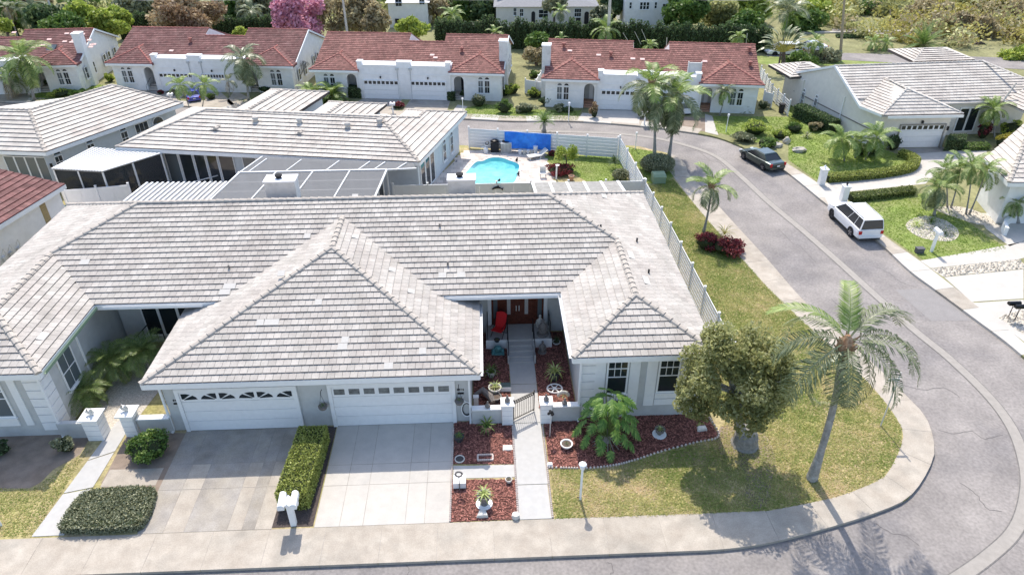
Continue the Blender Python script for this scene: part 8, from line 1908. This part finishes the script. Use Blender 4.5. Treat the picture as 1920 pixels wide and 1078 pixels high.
# ============================================================ VEHICLES
def tyre_mesh(r, w_, tm, rm, dm):
    a = MB(Matrix.Rotation(pi/2, 4, 'X')); a.lathe([(r*.62, -w_/2), (r*.95, -w_/2), (r, -w_*.35), (r, w_*.35), (r*.95, w_/2), (r*.62, w_/2)], (0, 0, 0), 20)
    rmm = MB(Matrix.Rotation(pi/2, 4, 'X')); rmm.lathe([(r*.66, -w_/2-.004), (r*.66, w_/2+.004)], (0, 0, 0), 20); 
    sp = MB(Matrix.Rotation(pi/2, 4, 'X'))
    for s in (-1, 1):
        for k in range(5):
            t_ = 2*pi*k/5; c_, s_ = cos(t_), sin(t_); z = s*(w_/2+.012); sp.add([(r*.08*c_-r*.05*s_, r*.08*s_+r*.05*c_, z), (r*.08*c_+r*.05*s_, r*.08*s_-r*.05*c_, z), (r*.6*c_+r*.09*s_, r*.6*s_-r*.09*c_, z), (r*.6*c_-r*.09*s_, r*.6*s_+r*.09*c_, z)], [(0, 1, 2, 3), (3, 2, 1, 0)])
    return a.mesh('tyre', tm), rmm.mesh('rim', dm), sp.mesh('spokes', rm)
m_tyre = mat('tyre_rubber', (.02, .02, .022), .9, .1, 8); m_rim = mat('alloy_rim', (.45, .45, .47), .3, .03, 5, metal=.7)
m_tail = mat('red_tail_light', (.45, .012, .012), .2, .05, 5); m_head = mat('clear_head_light', (.7, .72, .74), .1, .03, 5)
def car(label, rear, head, s, kind, paint, cat='car', name='parked_car', plate=True):
    L, W_, Hh = {'suv': (5.2, 2.05, 1.92), 'sedan': (4.8, 1.85, 1.44), 'van': (5.0, 1.95, 1.72)}[kind]; L *= s; W_ *= s; Hh *= s; hw = W_/2
    hd = Vector(head).normalized(); rz = atan2(hd.y, hd.x); o_ = Vector((rear[0], rear[1], -.112)); t = thing(name, label, cat, tuple(o_), rz)
    F = Matrix.Translation(o_) @ Matrix.Rotation(rz, 4, 'Z')
    pr = {'suv': [(0, .42, 1.08, .93), (.03, .30, 1.13, .98), (.5, .28, 1.14, 1), (.74, .28, 1.12, 1), (.80, .28, 1.1, .99), (.93, .30, 1.04, .96), (.985, .34, .86, .9), (1, .4, .66, .84)],
          'sedan': [(0, .42, .86, .86), (.03, .28, .93, .93), (.16, .24, .96, 1), (.45, .22, .90, 1), (.68, .22, .90, 1), (.9, .24, .78, .94), (.98, .3, .62, .86), (1, .4, .54, .8)],
          'van': [(0, .42, .98, .92), (.03, .28, 1.0, .98), (.5, .24, 1.0, 1), (.76, .24, .98, 1), (.92, .26, .84, .95), (.985, .32, .66, .86), (1, .4, .56, .8)]}[kind]
    vs = []; nS = 0
    for x, zb, zs, wf in pr:
        x *= L; zb *= s; zs *= s; w_ = hw*wf; sec = [(w_*.86, zb), (w_, zb+.14*s), (w_*1.0, zs*.72), (w_*.965, zs*.95), (w_*.86, zs), (0, zs+.02*s)]; full = sec+[(-a, z) for a, z in sec[::-1][1:]]; nS = len(full)
        vs += [(x, a, z) for a, z in full]
    fs = [(i*nS+k, i*nS+k+1, (i+1)*nS+k+1, (i+1)*nS+k) for i in range(len(pr)-1) for k in range(nS-1)]+[tuple(range(nS))[::-1], tuple(range((len(pr)-1)*nS, len(pr)*nS))]+[(i*nS, (i+1)*nS, (i+1)*nS+nS-1, i*nS+nS-1) for i in range(len(pr)-1)]
    mb = MB(F); mb.add(vs, fs); mb.build('body', paint, t)
    b0, b1, r0, r1, zb_ = {'suv': (.012, .77, .035, .58, 1.12), 'sedan': (.13, .74, .27, .56, .90), 'van': (.02, .86, .05, .60, .98)}[kind]
    zb_ *= s; zt = Hh-.05*s; wb, wt = hw*.9, hw*.73
    def q(x, a, z): return (x*L, a, z)
    mb = MB(F); mb.add([q(b0, -wb, zb_), q(b1, -wb, zb_), q(b1, wb, zb_), q(b0, wb, zb_), q(r0, -wt, zt), q(r1, -wt, zt), q(r1, wt, zt), q(r0, wt, zt)], [(0, 1, 5, 4), (1, 2, 6, 5), (2, 3, 7, 6), (3, 0, 4, 7), (4, 5, 6, 7)]); mb.build('windows', m_glass, t)
    mb = MB(F); e = .012*L; mb.add([(r0*L-e, -wt-.02*s, zt-.015*s), (r1*L+e, -wt-.02*s, zt-.015*s), (r1*L+e, wt+.02*s, zt-.015*s), (r0*L-e, wt+.02*s, zt-.015*s), (r0*L+e, -wt*.9, Hh), (r1*L-e*2, -wt*.9, Hh), (r1*L-e*2, wt*.9, Hh), (r0*L+e, wt*.9, Hh)], [(0, 1, 5, 4), (1, 2, 6, 5), (2, 3, 7, 6), (3, 0, 4, 7), (4, 5, 6, 7), (0, 3, 2, 1)]); mb.build('roof', paint, t)
    pil = {'suv': (0, .24, .5, 1), 'sedan': (0, .46, 1), 'van': (0, .25, .5, 1)}[kind]
    for sg in (-1, 1):
        for u in pil:
            a = Vector(q(b0+(b1-b0)*(u if 0 < u < 1 else u), sg*(wb+.006), zb_)); c = Vector(q(r0+(r1-r0)*u, sg*(wt+.006), zt)); w_ = (.08 if u in (0,) else .035)*s
            mb = MB(F); mb.add([tuple(a+Vector((-w_*.6, 0, 0))), tuple(a+Vector((w_*.6, 0, 0))), tuple(c+Vector((w_*.6, 0, 0))), tuple(c+Vector((-w_*.6, 0, 0))), tuple(a+Vector((-w_*.6, -sg*.04, 0))), tuple(a+Vector((w_*.6, -sg*.04, 0))), tuple(c+Vector((w_*.6, -sg*.04, 0))), tuple(c+Vector((-w_*.6, -sg*.04, 0)))], [(0, 1, 2, 3), (4, 7, 6, 5), (0, 4, 5, 1), (1, 5, 6, 2), (2, 6, 7, 3), (3, 7, 4, 0)]); mb.build('pillar', paint, t)
        mb = MB(F); mb.box(b1*L-.12*s, b1*L+.02*s, sg*hw if sg > 0 else -hw-.16*s, hw+.16*s if sg > 0 else -hw, zb_-.02*s, zb_+.12*s); mb.build('mirror', paint, t)
        for x in (.40, .62): mb = MB(F); mb.box(x*L, x*L+.16*s, sg*(hw+.004)-.004, sg*(hw+.004)+.004, zb_*.86, zb_*.86+.025*s); mb.build('door_handle', paint, t)
        mb = MB(F); mb.box(.22*L, .78*L, sg*(hw-.02*s)-.03*s, sg*(hw-.02*s)+.03*s, .27*s, .34*s); mb.build('side_step', m_dark, t)
        z0 = {'suv': .72, 'sedan': .66, 'van': .74}[kind]*s; mb = MB(F); y0, y1 = sorted((sg*hw*.72, sg*hw*.93)); mb.box(-.02*s, .06*s, y0, y1+ .01, z0, z0+.28*s); mb.build('tail_light', m_tail, t)
        z0 = {'suv': .68, 'sedan': .50, 'van': .58}[kind]*s; mb = MB(F); y0, y1 = sorted((sg*hw*.5, sg*hw*.84)); mb.box(L*.965, L*.995, y0, y1, z0, z0+.14*s); mb.build('headlight', m_head, t)
    wr_ = {'suv': .40, 'sedan': .33, 'van': .35}[kind]*s; tm, dm_, rm = tyre_mesh(wr_, .24*s, m_tyre, m_rim, m_dark)
    for x in ((.20, .79) if kind != 'sedan' else (.205, .80)):
        for sg in (-1, 1):
            a = MB(F); yy = sg*(hw*.985); n = 14; a.add([(x*L+wr_*1.16*cos(pi*k/n), yy+sg*.012, wr_+wr_*1.16*sin(pi*k/n)) for k in range(n+1)]+[(x*L+wr_*1.16, yy+sg*.012, .26*s), (x*L-wr_*1.16, yy+sg*.012, .26*s)][::-1][:0], [tuple(range(n+1))]); a.build('wheel_arch', m_dark, t)
            wo_ = inst('wheel', tm, t, (x*L, sg*(hw-.10*s), wr_)); inst('rim', dm_, wo_); inst('spokes', rm, wo_)
    mb = MB(F); mb.box(-.045*s, .03*s, -hw*.86, hw*.86, .40*s, .60*s); mb.build('bumper', paint if kind != 'suv' else paint, t)
    mb = MB(F); mb.box(-.03*s, .03*s, -hw*.8, hw*.8, .28*s, .398*s); mb.build('bumper_trim', m_dark, t)
    if kind == 'suv': 
        for sg in (-1, 1): bar(F @ Vector((r0*L+.1, sg*wt*.95, Hh+.03)), F @ Vector((r1*L-.1, sg*wt*.95, Hh+.03)), .035, 'roof_rail', t, m_alud)
    if plate: mb = MB(F); zp = (.86 if kind != 'sedan' else .62)*s; mb.box(-.052*s, -.046*s, -.16*s, .16*s, zp-.0*s if kind == 'sedan' else .46*s, (zp if kind == 'sedan' else .46*s)+.13*s); mb.build('number_plate', m_alu, t)
    return t
def paintm(n, c, metal=0.): return mat(n, c, .25, .02, 3, coat=.8, metal=metal, spec=.5)
p_w = paintm('white_car_paint', (.78, .78, .78))
hS = G(1555, 417)-G(1590, 449); rS = G(1629, 452)
car('white sport utility vehicle parked on the right side of the street', rS, hS+Vector((.10, 0, 0)), .80, 'suv', p_w)
hD = G(1406, 304)-G(1433, 320); car('dark green sedan parked at the bend of the street', G(1457, 322), hD, .80, 'sedan', paintm('dark_green_paint', (.012, .035, .032), .3))
p_s = paintm('silver_paint', (.42, .45, .50), .5)
car('silver-blue minivan on the drive behind the tall palm pair', G(1246, 226), Vector((-.05, 1, 0)), .78, 'van', p_s)
car('white hatchback on the drive right of the silver minivan', G(1284, 217), Vector((-.08, 1, 0)), .7, 'van', p_w)
car('blue car half hidden by two small bright palms', G(366, 192), Vector((-.45, 1, 0)), .66, 'sedan', paintm('blue_paint', (.02, .045, .35), .2))
car('white pickup-sized car parked on the back road beside the traveller palm', xyz_at(1498, 108, 79)*1+Vector((0, 0, 0)), Vector((-1, .02, 0)), .78, 'van', p_w, plate=False)
car('pale car parked farther right on the back road behind the palms', Vector((xyz_at(1555, 112, 79).x, 80.5, 0)), Vector((-1, .02, 0)), .75, 'sedan', p_w, plate=False)
